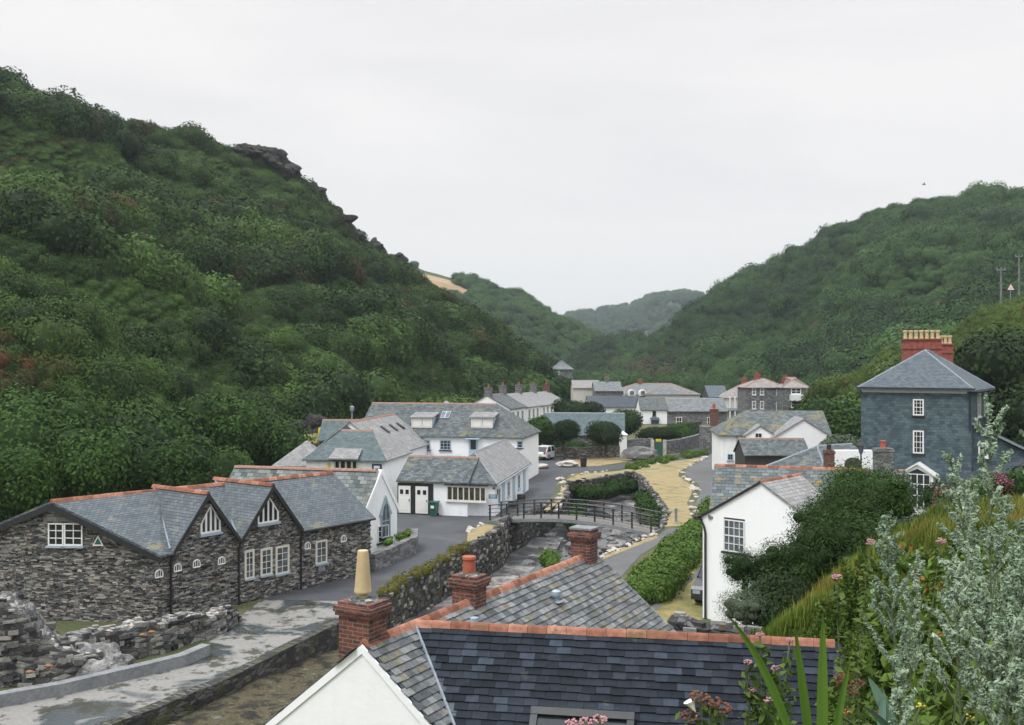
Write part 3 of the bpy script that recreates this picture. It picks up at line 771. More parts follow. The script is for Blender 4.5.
# front slope as fan pieces: near part, far part (cross gables stand over the middle)
rid = lambda k: (A0+U*ZR).lerp(A1+U*(ZR-.03), k)
bk1, bk2 = S(m1)-nG*3.44+U*ZR, S(m2)-nG*3.3+U*ZR
slab(rb, [X0+e, S(g1a)+U*(ZE-.1)+nG*.2+e, bk1+e, R0+e], .1)
slab(rb, [S(g1b)+U*ZE-nG*.02+e, bk2+e, bk1+e], .1)
slab(rb, [S(g2b)+U*(ZE-.1)+nG*.2+e, E1+e, R1+e, bk2+e], .1)
slab(rb, [R0+e, R1+e, AB+U*2.75-nG*.2+e, AL+U*2.95-nG*.2+out0+e], .1)
rb.build('roof', M['slate_nt'], sb)
ridge_tiles('ridge_tiles', R0+e+U*.02, R1+e+U*.02, .12, sb, M['terracotta'])
bg_ = MB()
bg_.prism([R0+out0*.1+U*.02, X0+U*.02, X0-U*.22, R0+out0*.1-U*.26], Vector((.0,-.05,0)))
bg_.prism([R0+out0*.1+U*.02, AL+out0+U*3.02, AL+out0+U*2.8, R0+out0*.1-U*.26], Vector((0,-.05,0)))
bg_.build('bargeboard', M['black'], sb)
for (a, b, m, lng) in ((g1a, g1b, m1, 3.9), (g1b, g2b, m2, 4.2)):
    ap = S(m, ZG)+nG*.25; bk = S(m, ZG)-nG*lng
    la, lb = S(a, ZE)+nG*.25, S(b, ZE)+nG*.25
    # slopes run back until they die into the main roof
    ba, bb = S(a, ZE)-nG*.0, S(b, ZE)-nG*.0
    r2 = MB()
    slab(r2, [la+e*1.1, ap+e*1.1, bk+e*1.1, ba+e*1.1], .1)
    slab(r2, [ap+e*1.1, lb+e*1.1, bb+e*1.1, bk+e*1.1], .1)
    r2.build('gable_roof', M['slate_nt'], sb)
    ridge_tiles('ridge_tiles', ap+e*1.2, bk+e*1.2, .11, sb, M['terracotta'])
    bb_ = MB()
    bb_.prism([la+U*.1, ap+U*.13, ap-U*.17, la-U*.12], nG*.04); bb_.prism([lb+U*.1, ap+U*.13, ap-U*.17, lb-U*.12], nG*.04)
    bb_.build('bargeboard', M['black'], sb)
    lv = MB()
    for q in (ba, bb): lv.tube(q+e*1.5, bk+e*1.3, .05, .05, 6)
    lv.build('lead_valley', M['lead'], sb)
g_ = MB(); g_.path([S(0,ZE-.03)+nG*.22, S(g1a,ZE-.03)+nG*.26], .06); g_.build('gutter', M['black'], sb); g_ = MB(); g_.path([S(g2b,ZE-.03)+nG*.26, S(LEN+.1,ZE-.03)+nG*.26], .06); g_.build('gutter', M['black'], sb)
for s in (g1a, g1b, g2b):
    g_ = MB(); g_.path([S(s,ZE)+nG*.2, S(s,ZE-.3)+nG*.09, S(s,0)+nG*.09], .05); g_.build('downpipe', M['black'], sb)
# windows
GA, GB = (C0.x, C0.y), (AL.x, AL.y)
HOLES = [(46,519,85,549),(92,533,105,549),(198,500,222,538),(255,492,280,528),(242,546,290,584),(313,538,329,573)]+[(x-7,y-8,x+7,y+7) for x, y in ((158.5,574),(177,568),(196,564),(221,561),(307,546),(343,539))]
def clear_of_windows(p):
    x, y = CX+p.x/p.y*F, CY-(p.z-CAMZ)/p.y*F
    return not any(a < x < c and b < y < d for a, b, c, d in HOLES)
kb = MB()
def front_top(k):
    s = k*12.5
    for a, b in ((.53, 4.06), (4.06, 7.72)):
        if a < s < b: return ZE+(ZG-ZE)*(1-abs(s-(a+b)/2)/((b-a)/2))-.35
    return ZE-.15
kb.knobs(C0, uF, nG, 12.5, -.1, front_top, 2300, clear_of_windows, sw=(.10,.32), sh_=(.03,.085), pr=(.008,.035))
gu, gn_ = (AL-C0).normalized(), Vector(((AL-C0).y, -(AL-C0).x, 0)).normalized()
if gn_.y > 0: gn_ = -gn_
GL_ = (AL-C0).length
kb.knobs(C0, gu, gn_, GL_, -.1, lambda k: ZE+(ZR-ZE)*(1-abs(2*k-1))-.3, 1700, clear_of_windows, sw=(.10,.32), sh_=(.03,.085), pr=(.008,.035))
kb.build('stonework', M['knob'], sb)
for x0, x1 in ((48.5,64), (64.5,83)):
    win_px(sb, x0, 523, x1, 545.5, GA, GB, cols=2, rows=3, sillmat=M['gpaint'], fr=.06, mul=.035)
ln = MB(); p = hit(66, 519, GA, GB); ln.box(p+Vector((0,-.03,0)), (A0-C0), 1.75, .08, .2); ln.build('lintel', M['rockgrey'], sb)
sp_ = hit(98.5, 541, GA, GB); ns = Vector((-.12,-.99,0)).normalized(); us = Vector((.99,-.12,0)).normalized()
mb = MB(); sp_ += ns*.03
mb.prism([sp_-us*.25-U*.2, sp_+us*.25-U*.2, sp_+U*.26], ns*.02); sg = mb.build('triangle_sign', M['wpaint'], sb)
mb = MB(); q = sp_+ns*.022; mb.prism([q-us*.16-U*.13, q+us*.16-U*.13, q+U*.14], ns*.01); mb.build('emblem', M['green_paint'], sg)
FA, FB = (C0.x, C0.y), (C1.x, C1.y)
def gable_light(x0, x1, yb, yt, m):
    """big window following the gable slope"""
    p, q = hit(x0, yb, FA, FB), hit(x1, yb, FA, FB); u = uF; w_ = (V2(q)-V2(p)).length; c = (p+q)/2; hb = p.z
    top = hit((x0+x1)/2, yt, FA, FB).z; Hh = top-hb
    mb = MB(); n = 4; off = nG*.02
    f = lambda x: hb + Hh*(1-abs(2*x-1)*.62)
    for i in range(n+1):
        x = i/n; P = V2(p).lerp(V2(q), x)+off; mb.prism([P-u*.045+U*hb, P+u*.045+U*hb, P+u*.045+U*f(x), P-u*.045+U*f(x)], nG*.06)
    for x_, y_ in ((0,.5), (.5,1)):
        P, Q = V2(p).lerp(V2(q), x_)+off, V2(p).lerp(V2(q), y_)+off
        mb.prism([P+U*(f(x_)-.08), Q+U*(f(y_)-.08), Q+U*f(y_), P+U*f(x_)], nG*.065)
    mb.box(c.xy.to_3d()+U*(hb+.03)+nG*.055, u, w_+.09, .07, .08)
    o = mb.build('gable_window', M['wpaint'], sb)
    g = MB(); P, Q = V2(p)+nG*.03, V2(q)+nG*.03; mm = (P+Q)/2
    g.prism([P+U*hb, Q+U*hb, Q+U*f(1), mm+U*f(.5), P+U*f(0)], nG*.012); g.build('pane', M['glass'], o)
    s_ = MB(); s_.box(c.xy.to_3d()+U*(hb-.07)+nG*.09, u, w_+.2, .16, .1); s_.build('sill', M['gpaint'], o)
gable_light(200.5, 219, 534, 504, m1); gable_light(257.5, 277, 524, 495, m2)
for x0, x1, y0, y1 in ((245,253,551,578), (261,271,549,574.5), (276,288,546.5,573)):
    win_px(sb, x0, y0, x1, y1, FA, FB, cols=2, rows=4, frame=M['cpaint'], glass=M['glass_pale'], sillmat=M['gpaint'], casing=.05, fr=.05)
win_px(sb, 316, 541, 326, 563, FA, FB, cols=2, rows=3, frame=M['cpaint'], glass=M['glass_pale'], sillmat=M['gpaint'], casing=.05, fr=.05)
def arched(x, y, w_=.34, h=.27):
    c = hit(x, y, FA, FB)+nG*.01; mb = MB()
    arc = [(math.cos(k)*w_/2, h*.15+math.sin(k)*h*.5) for k in [math.pi*i/8 for i in range(9)]]
    out = [(w_/2, -h/2)]+arc+[(-w_/2, -h/2)]
    for (a, b), (c_, d) in zip(out, out[1:]+out[:1]):
        P, Q = c+uF*a+U*b, c+uF*c_+U*d; mb.tube(P+nG*.03, Q+nG*.03, .035, .035, 4)
    for k in (-.17, .17): mb.box(c+uF*w_*k+nG*.03, uF, .035, .04, h*.95)
    o = mb.build('arched_window', M['wpaint'], sb)
    g = MB(); g.prism([c+uF*a+U*b for a, b in out], nG*.02); g.build('pane', M['glass'], o)
    v = MB()
    for k in range(7):
        a0 = math.pi*(k+.08)/7; a1 = math.pi*(k+.92)/7
        pts = [(math.cos(t)*r, h*.15+math.sin(t)*r*.8) for t, r in ((a0, w_*.62), (a1, w_*.62), (a1, w_*1.0), (a0, w_*1.0))]
        v.prism([c+uF*a+U*b-nG*.02 for a, b in pts], nG*.05)
    v.build('stone_arch', M['rubble_grey'], sb)
for x, y in ((158.5,574), (177,568), (196,564), (221,561), (307,546), (343,539)): arched(x, y)
vt = MB(); p = hit(321, 568, FA, FB)+nG*.03; vt.box(p, uF, .4, .06, .3); vt.build('wall_vent', M['lead'], sb)
# roof light pipe on the near slope and on the far slope
for x, y, d in ((154,531,43.6), (291,514,49.6)):
    p = W(x, y, d); mb = MB(); mb.tube(p-U*.5, p+U*.35, .05, .05, 8); mb.box(p-U*.3, (1,0,0), .25, .25, .12); mb.build('vent_pipe', M['leadlight'], sb)
# ============================================================= white chapel gable behind
ch = thing('chapel', 'whitewashed gable-fronted chapel with pointed window behind the stone building', 'building', (-8,58.5,0))
GL, GR = Vector((-8.4,56.8,0)), Vector((-6.85,59.3,0)); gm = (GL+GR)/2
far = Vector((-9.2,2.35,0)); ap = gm+U*4.6; zl = 2.5
mb = MB()
mb.face([GL-U, GR-U, GR+U*zl, ap, GL+U*zl]); mb.face([GR-U, GR+far-U, GR+far+U*zl, GR+U*zl]); mb.face([GL+far-U, GL-U, GL+U*zl, GL+far+U*zl])
mb.face([GR+far-U, GL+far-U, GL+far+U*zl, ap+far, GR+far+U*zl]); mb.build('wall', M['white_brick'], ch)
gd = (GR-GL).normalized(); gn = Vector((gd.y, -gd.x, 0)); fo = far.normalized()*-.1
rb = MB(); slab(rb, [GL+U*(zl-.15)-gd*.2+e, GL+far+U*(zl-.15)-gd*.2+e, ap+far+e, ap+fo*0+e], .1); slab(rb, [GR+far+U*(zl-.15)+gd*.2+e, GR+U*(zl-.15)+gd*.2+e, ap+e, ap+far+e], .1)
rb.build('roof', M['slate_mottled'], ch); ridge_tiles('ridge_tiles', ap+e+far.normalized()*.3, ap+far+e, .11, ch, M['terrafar'])
cp = MB(); w0 = gn*.06
cp.prism([GL+U*(zl-.1)-gd*.15+w0, ap+U*.16+w0, ap-U*.14+w0, GL+U*(zl-.42)-gd*.15+w0], -gn*.3); cp.prism([GR+U*(zl-.1)+gd*.15+w0, ap+U*.16+w0, ap-U*.14+w0, GR+U*(zl-.42)+gd*.15+w0], -gn*.3); cp.build('gable_coping', M['white'], ch)
# pointed window
c = hit(385, 519, GL, GR)+gn*.03; mb = MB(); ww, hh = .75, 2.1
outp = [(-ww/2,-hh/2), (ww/2,-hh/2), (ww/2,hh*.1), (ww*.33,hh*.34), (0,hh*.52), (-ww*.33,hh*.34), (-ww/2,hh*.1)]
for (a, b), (a2, b2) in zip(outp, outp[1:]+outp[:1]): mb.tube(c+gd*a+U*b+gn*.03, c+gd*a2+U*b2+gn*.03, .05, .05, 5)
mb.box(c+gn*.03, gd, .05, .05, hh*.98); mb.box(c+gn*.03-U*.1, gd, ww, .05, .05)
o = mb.build('pointed_window', M['gpaint'], ch); g = MB(); g.prism([c+gd*a+U*b for a, b in outp], gn*.02); g.build('pane', M['glass_pale'], o)
s_ = MB(); s_.box(c-U*(hh/2+.08)+gn*.08, gd, ww+.3, .2, .09); s_.build('sill', M['black'], o)
hd = MB()
for s in (-1, 1):
    hd.prism([c+gd*s*(ww/2+.05)+U*hh*.1, c+gd*s*(ww/2+.2)+U*hh*.12, c+U*(hh*.52+.3), c+U*(hh*.52+.07)], gn*.06)
hd.build('hood_mould', M['gpaint'], ch)
win_px(ch, 377.5, 525, 388, 542, GL, GR, cols=3, rows=3, frame=M['wpaint'], sillmat=M['black'])
poly_wall('garden_wall', [G2(372,572), G2(414,553), G2(415,545)], .95, .4, M['rubble_grey'], 'low grey rubble wall with a flowerbed below the chapel gable', z=-.1)
# ============================================================= ruin wall, boulder and kerb in front
poly_wall('ruined_wall', [G2(55,676), G2(110,662), G2(160,650), G2(212,633), G2(229,622)], lambda k: 1.25-.75*k**2.5, .9, M['ruin'], 'ragged rubble wall capped with pale and rusty stones before the stone building', jit=.25, rag=.14, step=.35, knob=14)
def big_rock(name, c, s, seed, mat, label, cat='rock', amp=.4):
    me = rock_mesh(name, seed, mat, 5, (1,1,1), amp)
    o = mesh_obj(name, me, c); o.scale = s; return tag(o, label, cat)
poly_wall('ruin_stump', [(-19.5,33.4), (-18.2,34.2), (-16.8,34.6), (-15.7,34.9), (-14.6,35.4)], lambda k: .9+2.0*math.exp(-((k-.42)/.26)**2), 1.5, M['ruin'], 'peaked stump of ruined stone wall at the left edge before the stone building', jit=.2, rag=.10, step=.3, knob=14)
big_rock('rock_mound', G(96,677)+Vector((0,.2,.1)), (1.15,.7,1.0), 5, M['rocksmooth'], 'smooth pale boulder leaning on the ragged rubble wall')
poly_wall('quay_kerb', [G2(-40,714), G2(0,706), G2(60,695), G2(120,681), G2(185,665), G2(206,655)], .42, .38, M['kerb'], 'low concrete kerb along the edge of the quay apron', 'kerb', rag=.008, jit=.02, step=1.2)
CP = [rock_mesh('capstone', 20+i, M['rockpale'], 2) for i in range(3)]
RUST = rock_mesh('rusty_stone', 31, plain('rusty_stone', (.22,.115,.05), .9, var=.5, scale=3), 2)
for k in range(15):
    f = .18+.8*k/15; P = interp_poly([(*G2(55,676),0), (*G2(110,662),0), (*G2(160,650),0), (*G2(212,633),0), (*G2(229,622),0)], 101)[int(f*100)]
    o = mesh_obj('capstone', random.choice(CP), (P.x+random.uniform(-.2,.2), P.y-random.uniform(.1,.4), 1.22-.75*f**2.5)); r = random.uniform(.13,.22); o.scale = (r, r*.8, r*.8); tag(o, 'pale rounded stone set along the top of the ragged rubble wall', 'stone', 'pale stones on the ragged wall')
for x, y, d in ((143,635,36.4), (152,632,36.5), (30,672,32.4), (49,666,32.8)):
    o = mesh_obj('rusty_stone', RUST, W(x, y, d)); o.scale = (.15,.12,.10); tag(o, 'rust-coloured stone in the ragged wall and rock mound', 'stone', 'rust-coloured stones')
# ============================================================= near house: white gable, grey range and dark wing
M['sl_old'] = attrmat('old_slates', [(0, (.07,.078,.082)), (.3, (.115,.125,.13)), (.6, (.155,.165,.17)), (.9, (.215,.225,.23)), (1, (.15,.14,.10))], .5, .75, .8, (.13,.12,.035), 7)
M['sl_dark'] = attrmat('dark_slates', [(0, (.010,.013,.019)), (.5, (.017,.022,.031)), (.9, (.026,.033,.045)), (.97, (.034,.043,.058)), (1, (.040,.052,.072))], .7, .45, .25, (.09,.10,.08), 9)
nh = thing('near_house', 'nearest house, white gable with grey slate range and dark slate wing', 'building', (0,19,0))
d1 = Vector((.490,.872,0)).normalized(); r1 = Vector((d1.y,-d1.x,0))
RP = Vector((-1.95,18.7,0)); K = .80; ZR1 = 6.0
P1 = lambda t, s=0: RP+d1*t+r1*s+U*(ZR1-K*abs(s))
T0, T1, WL, WR = -1.38, 8.15, 2.9, 2.9
zE = ZR1-K*2.9
mb = MB()
for s, fl in ((WR, 0), (-WL, 1)):
    f = [RP+d1*T0+r1*s-U*1, RP+d1*T1+r1*s-U*1, P1(T1, s), P1(T0, s)]
    if fl: f.reverse()
    mb.face(f)
mb.face([RP+d1*T0-r1*WL-U, RP+d1*T0+r1*WR-U, P1(T0,WR), P1(T0,0)+U*.0, P1(T0,-WL)])
mb.face([RP+d1*T1+r1*WR-U, RP+d1*T1-r1*WL-U, P1(T1,-WL), P1(T1,0), P1(T1,WR)])
mb.build('wall', M['white'], nh)
tt = .06
rb = MB(); ee = U*(tt+.01); oa, ob = T0+.02, T1+.18
slab(rb, [P1(oa,WR+.2)+ee, P1(ob,WR+.2)+ee, P1(ob)+ee, P1(oa)+ee], tt); slab(rb, [P1(ob,-WL-.2)+ee, P1(oa,-WL-.2)+ee, P1(oa)+ee, P1(ob)+ee], tt)
rb.build('roof', M['slate_dark'], nh)
ux2 = Vector((.985,-.175,0)).normalized(); f2 = Vector((-ux2.y*-1, -ux2.x, 0)); f2 = Vector((ux2.y, -ux2.x, 0))     # down-slope, towards the viewer
W0 = Vector((-1.9,18.85,0)); LW = 7.55; HW = 3.0
P2 = lambda x, s=0: W0+ux2*x+f2*s+U*(ZR1-K*abs(s))
upv = lambda r: (-r+U*K).normalized()
# main range, right-hand slope: outside the wing's footprint
def in_main(x, y):
    s = (WR+.2)-y/math.sqrt(1+K*K); p = RP+d1*(oa+x)+r1*s
    if s < .02 or x < 0 or x > (ob-oa): return False
    q = p-W0; sx, sf = q.dot(ux2), q.dot(f2)
    return not (sx > 0 and (ZR1-K*abs(sf)) > (ZR1-K*s)+.0)
lay_slates('slates', nh, P1(oa,WR+.2)+ee, d1, upv(r1), ob-oa, (WR+.2)*math.sqrt(1+K*K), in_main, M['sl_old'], .2, .15, lift=0.016, seed=3)
def in_left(x, y):
    s = (WL+.2)-y/math.sqrt(1+K*K); return s > .02 and 0 <= x <= ob-oa
lay_slates('slates', nh, P1(ob,-WL-.2)+ee, -d1, upv(-r1), ob-oa, (WL+.2)*math.sqrt(1+K*K), in_left, M['sl_old'], .25, .18, lift=0.016, seed=4)
# wing
mb = MB(); z0 = -1
for s in (HW, -HW):
    f = [W0+ux2*1.5+f2*s+U*z0, W0+ux2*LW+f2*s+U*z0, P2(LW,s), P2(1.5,s)]
    if s < 0: f.reverse()
    mb.face(f)
mb.face([W0+ux2*LW+f2*HW+U*z0, W0+ux2*LW-f2*HW+U*z0, P2(LW,-HW), P2(LW,0), P2(LW,HW)])
mb.build('wing_wall', M['white'], nh)
rb = MB()
# front slope starts at the valley with the range
def valley_x(s):
    # point on the wing at down-slope s where it meets the range's slope: |distance from range ridge| = s
    for k in range(-40, 200):
        x = k*.05; p = W0+ux2*x+f2*s; q = (p-RP).dot(r1)
        if q >= s: return x
    return 0
v0, v1 = valley_x(0.0), valley_x(HW+.2)
slab(rb, [P2(v1,HW+.2)+ee, P2(LW+.15,HW+.2)+ee, P2(LW+.15)+ee, P2(v0)+ee], tt)
slab(rb, [P2(LW+.15,-HW-.2)+ee, P2(1.2,-HW-.2)+ee, P2(-.1)+ee, P2(LW+.15)+ee], tt)
rb.build('wing_roof', M['slate_dark'], nh)
sq = math.sqrt(1+K*K)
def in_wing(x, y):
    s = (HW+.2)-y/sq; return s > .02 and x+(-2) >= valley_x(s)+.02 and x-2 <= LW+.15
lay_slates('wing_slates', nh, P2(-2,HW+.2)+ee, ux2, upv(f2), LW+2.2, (HW+.2)*sq, in_wing, M['sl_dark'], .26, .155, lift=.016, seed=5)
vm = MB(); a_, b_ = P2(v0)+ee, P2(v1,HW+.2)+ee; vm.tube(a_+U*.01, b_+U*.01, .035, .035, 6); vm.build('lead_valley', M['lead'], nh)
ridge_tiles('ridge_tiles', P1(oa)+ee, P1(ob)+ee, .095, nh, M['terracotta'], .33)
ridge_tiles('ridge_tiles', P2(.05)+ee*1.2, P2(LW+.15)+ee*1.2, .088, nh, M['terracotta'], .36)
for s_ in (-1, 1):
    vg = MB(); q0, q1 = RP+d1*T0+U*(ZR1+.045), RP+d1*T0+r1*s_*(WL+.2)+U*(ZR1-K*(WL+.2)+.045); vg.prism([q0, q1, q1-U*.16, q0-U*.16], -d1*.03); vg.build('gable_verge', M['white'], nh)
vg = MB(); vg.prism([P1(ob)+ee, P1(ob,WR+.2)+ee, P1(ob,WR+.2)+ee-U*.14, P1(ob)+ee-U*.14], d1*.04); vg.build('verge', M['lead'], nh)
def stack(t, px_w, ztop, zbot, w, dd, pots, label, pot, poth, potr, taper=False):
    c = RP+d1*t+r1*px_w; mb = MB(); z = zbot
    mb.box(c+U*(zbot+ztop-.24)/2, r1, w, dd, ztop-.24-zbot)
    mb.box(c+U*(ztop-.205), r1, w+.10, dd+.10, .07); mb.box(c+U*(ztop-.12), r1, w+.15, dd+.15, .1); mb.box(c+U*(ztop-.035), r1, w+.03, dd+.03, .07)
    o = mb.build('chimney', M['brick'], nh, label=label)
    fl = MB(); fl.lathe(c+U*(ztop), [(w*.42, 0), (w*.36, .03), (w*.2, .06)], 10); fl.build('mortar_flaunching', M['ruin'], o)
    pt = MB()
    if taper: pt.lathe(c+U*(ztop+.0), [(.085,0), (.085,.13), (.15,.14), (.158,.17), (.15,.24), (.098,.88), (.092,.90), (.07,.90)], 20)
    elif poth: pt.lathe(c+U*ztop, [(potr*1.1,0), (potr,.05), (potr*.88,poth*.82), (potr*1.08,poth*.86), (potr*1.02,poth)], 16)
    if poth or taper: pt.build('chimney_pot', pot, o)
    ap = MB(); ap.box(c+U*(zbot+.33), r1, w+.05, dd+.05, .16); ap.build('lead_apron', M['lead'], o)
    return o
stack(T0+.33, -.25, 6.72, 5.0, .68, .52, 1, 'red brick chimney with a tall tapering buff pot on the white gable', M['pot_buff'], .9, .15, True)
s2 = stack(2.3, -.08, 6.58, 5.2, .56, .44, 1, 'red brick chimney with a short red pot', M['pot_red'], .38, .14)
s3 = stack(7.75, .0, 6.72, 5.1, .54, .46, 0, 'red brick chimney without a pot at the far gable', None, 0, 0)
cpm = MB(); cpm.box(RP+d1*7.75+U*6.77, r1, .62, .5, .05); cpm.build('cap_slab', M['kerb'], s3)
# cowl on the range slope, skylight on the wing, bits of flashing
p = W(553, 597, 21.6)
def on_slope1(px, py, lift=.06):
    kx, kz = (px-CX)/F, -(py-CY)/F
    for i in range(1500):
        d = 14+i*.01; q = Vector((kx*d, d, CAMZ+kz*d)); s = (q-RP).dot(r1)
        if q.z <= ZR1-K*abs(s)+.09: return q
    return q
q = on_slope1(556, 600); mb = MB(); mb.lathe(q-U*.1, [(.07,0), (.07,.16), (.10,.17), (.115,.22), (.105,.30), (.06,.33)], 14); mb.box(q+Vector((0,-.05,-.02)), r1, .3, .25, .02, up=(-r1*-1*.6+U*.8)); mb.build('vent_cowl', M['leadlight'], nh)
q = on_slope1(474, 622); mb = MB(); mb.lathe(q-U*.06, [(.07,0), (.07,.06), (.10,.07), (.09,.15), (.04,.17)], 12); mb.build('vent_cowl', M['leadlight'], nh)
# roof light near the bottom edge
def on_slope2(px, py):
    kx, kz = (px-CX)/F, -(py-CY)/F
    for i in range(1000):
        d = 14+i*.006; q = Vector((kx*d, d, CAMZ+kz*d)); s = (q-W0).dot(f2)
        if s > 0 and q.z <= ZR1-K*abs(s)+.09: return q
    return q
cA = on_slope2(583, 716); up2 = upv(f2); nn2 = ux2.cross(up2); nn2 = nn2 if nn2.z > 0 else -nn2
cA = cA-up2*.5+nn2*.02
mb = MB(); wd, hd_ = 1.75, 1.05
for s in (-1, 1): mb.box(cA+ux2*s*(wd/2-.06)+nn2*.06, ux2, .12, .16, hd_, up=up2, nrm=nn2)
for s in (-1, 1): mb.box(cA+up2*s*(hd_/2-.07)+nn2*.062, ux2, wd, .18, .14, up=up2, nrm=nn2)
rl = mb.build('roof_light', M['black'], nh); g = MB(); g.box(cA+nn2*.07, ux2, wd-.2, .03, hd_-.2, up=up2, nrm=nn2); g.build('pane', M['glass'], rl)
# downpipe and white window past the wing's end
q = P2(LW+.15, .25); mb = MB(); mb.path([q+ux2*.12+U*.02, q+ux2*.12-U*2.2], .045); mb.build('downpipe', M['black'], nh)
# slate-topped rubble pile wall behind the ridge
poly_wall('slate_pile_wall', [(4.1,25.9), (5.0,25.6), (6.1,25.0)], 4.3, .8, M['bedding'], 'rough wall of stacked dark slates behind the near house ridge', rag=.1, jit=.2, step=.25, knob=10)
TF = M['terrafar']
# ============================================================= cottage on the right
ct = thing('cottage', 'white rendered cottage with black downpipe and lichened slate roof beside the hedge', 'house', (9,43,0))
k_ = .95
A_ = Vector((10.8*k_,43.2*k_,0)); a_ = Vector((.67,.74,0)).normalized(); n_ = Vector((a_.y,-a_.x,0))
cs = house(ct, A_, A_+a_*7.2, 2.75, 2.75, -.3, 4.35, 6.0, M['white'], M['slate_pale'], M['terracotta'], ov=.12, gv=.06, rr=.09, roofname='front_roof')
rA = Vector((9.3,45.1,0)); rB = Vector((15.4,43.2,0)); ra = (rB-rA).normalized(); rn = Vector((ra.y,-ra.x,0))
cs2 = house(ct, rA, rB, 2.2, 2.5, -.3, 4.4, 6.25, M['white'], M['slate_lichen'], M['terracotta'], ov=.15, gv=.12, rr=.085, roofname='rear_roof')
CL, CR = cs['AL'], cs['AR']
win_px(ct, 724, 520, 745, 552, CL, CR, cols=4, rows=4, frame=M['wpaint'], glass=M['glass_pale'], fr=.05, sillmat=M['black'], sash=True)
wc_ = (hit(723.6, 536, CL, CR)+hit(745.4, 536, CL, CR))/2; wu_ = (CR-CL).normalized(); wn_ = face_cam(wu_, wc_); hh_ = hit(734, 519, CL, CR).z-hit(734, 553, CL, CR).z; mb = MB(); mb.box(wc_+wn_*.004, wu_, .98, .012, hh_+.06, nrm=wn_); mb.build('window_surround', M['black'], ct)  # flat black surround plate behind the window frame
q = Vector((CL.x,CL.y,0)); gnn = face_cam((CR-CL).normalized(), CL); cd = (CR-CL).normalized()
mb = MB(); mb.path([CL+U*4.28-cd*.12+gnn*.05, CL+U*4.2+cd*.0+gnn*.1, CL+U*3.95+cd*.12+gnn*.1, CL+U*3.7+cd*.17+gnn*.08, CL+U*-.1+cd*.17+gnn*.08], .05); mb.build('downpipe', M['black'], ct)
mb = MB(); mb.box(CL+U*4.34-cd*.16+gnn*-.3, a_, 1.4, .12, .12); mb.build('gutter', M['black'], ct)
bgm = MB(); bgm.prism([cs['P_AL']+e, cs['QA']+e, cs['QA']+e-U*.1, cs['P_AL']+e-U*.1], gnn*.03); bgm.build('verge', M['black'], ct)
an = thing('garden_annexe', 'low white outbuilding with dark window under the dark shrubs', 'shed', (9.5,34,0))
A2 = W(772, 590, 36); A2.z = 0; house(an, A2, A2+Vector((3.2,.3,0)), 1.2, 1.2, 0, 3.3, 3.9, M['white'], M['slate_dark'], ov=.1)
win_px(an, 797, 591, 808, 606, A2+Vector((.1,-1.2,0)), A2+Vector((3.3,-.9,0)), cols=2, rows=1, frame=M['wpaint'])
# ============================================================= big slate house
sh = thing('slate_house', 'tall slate-hung house with hipped roof and red chimney of buff pots', 'house', (28.5,74,0))
A_ = Vector((29.1,75.9,0)); D_ = Vector((.30,.95,0)).normalized()
fL, fR = Vector((25.2,72,0)), Vector((33.2,72,0)); fd = Vector((1,0,0))
dp = Vector((.02,1,0)).normalized()
# front at y=72, 8.05 wide, 8.5 deep, hips all round
A_ = Vector((29.15,72.05,0)); B_ = A_+Vector((.55,.835,0))*8.2
cs = house(sh, A_, B_, 3.78, 3.78, 0, 9.2, 11.85, M['slate_hung'], M['slate_blue'], M['lead'], hipA=3.6, hipB=3.2, ov=.35, rr=.07, gutter=M['black'])
fL, fR = cs['AL'], cs['AR']; fu = (fR-fL).normalized(); fn = face_cam(fu, fL)
mb = MB(); mb.box((fL+fR)/2+U*8.93+fn*.04-fu*.1, fu, 7.2, .1, .26, nrm=fn); mb.build('fascia', M['cream'], sh)
mb = MB(); mb.box((fL+fR)/2+U*9.13+fn*.3, fu, 8.2, .12, .12, nrm=fn); mb.build('gutter', M['black'], sh)
win_px(sh, 913, 399, 924, 415.5, fL, fR, cols=3, rows=4, sash=True, sillmat=M['black'], fr=.1)
win_px(sh, 913, 430.5, 924, 453.5, fL, fR, cols=3, rows=4, sash=True, sillmat=M['black'], fr=.1)
# sides show at the right: bays
sA, sB = cs['AR'], cs['BR']; su = (sB-sA).normalized(); sn = Vector((su.y,-su.x,0))
for i, zz in enumerate((7.9,)):
    window(sh, sA+su*3.2+U*zz+sn*.02, su, sn, 1.3, 1.7, cols=2, rows=2)
    window(sh, sA+su*6.2+U*zz+sn*.02, su, sn, 1.3, 1.7, cols=2, rows=2)
g_ = MB(); g_.path([fR+U*9.0+fn*.1, fR+U*8.6+fn*.08-fu*.1, fR+U*6.3+fn*.08-fu*.1], .06); g_.build('downpipe', M['black'], sh)
cc = (cs['QA']+cs['QB'])/2
def bigstack(c, u, w, d, z0, z1, nrow, ncol, label):
    mb = MB(); u = Vector(u).normalized(); c = V2(c)
    mb.box(c+U*(z0+z1-.7)/2, u, w, d, z1-.7-z0); mb.box(c+U*(z1-.62), u, w+.12, d+.12, .16); mb.box(c+U*(z1-.27), u, w+.02, d+.02, .54); 
    mb.box(c+U*(z1+.03), u, w+.2, d+.2, .08)
    o = mb.build('chimney', M['brick_far'], sh, label=label); n = Vector((u.y,-u.x,0))
    for i in range(ncol):
        for j in range(nrow):
            q = c+u*((i-(ncol-1)/2)*w/ncol)+n*((j-(nrow-1)/2)*d/max(1,nrow))+U*(z1+.05)
            p = MB(); p.lathe(q, [(.15,0), (.17,.1), (.13,.14), (.13,.5), (.17,.55), (.17,.68), (.14,.7)], 10); p.build('chimney_pot', M['pot_buff'], o)
    return o
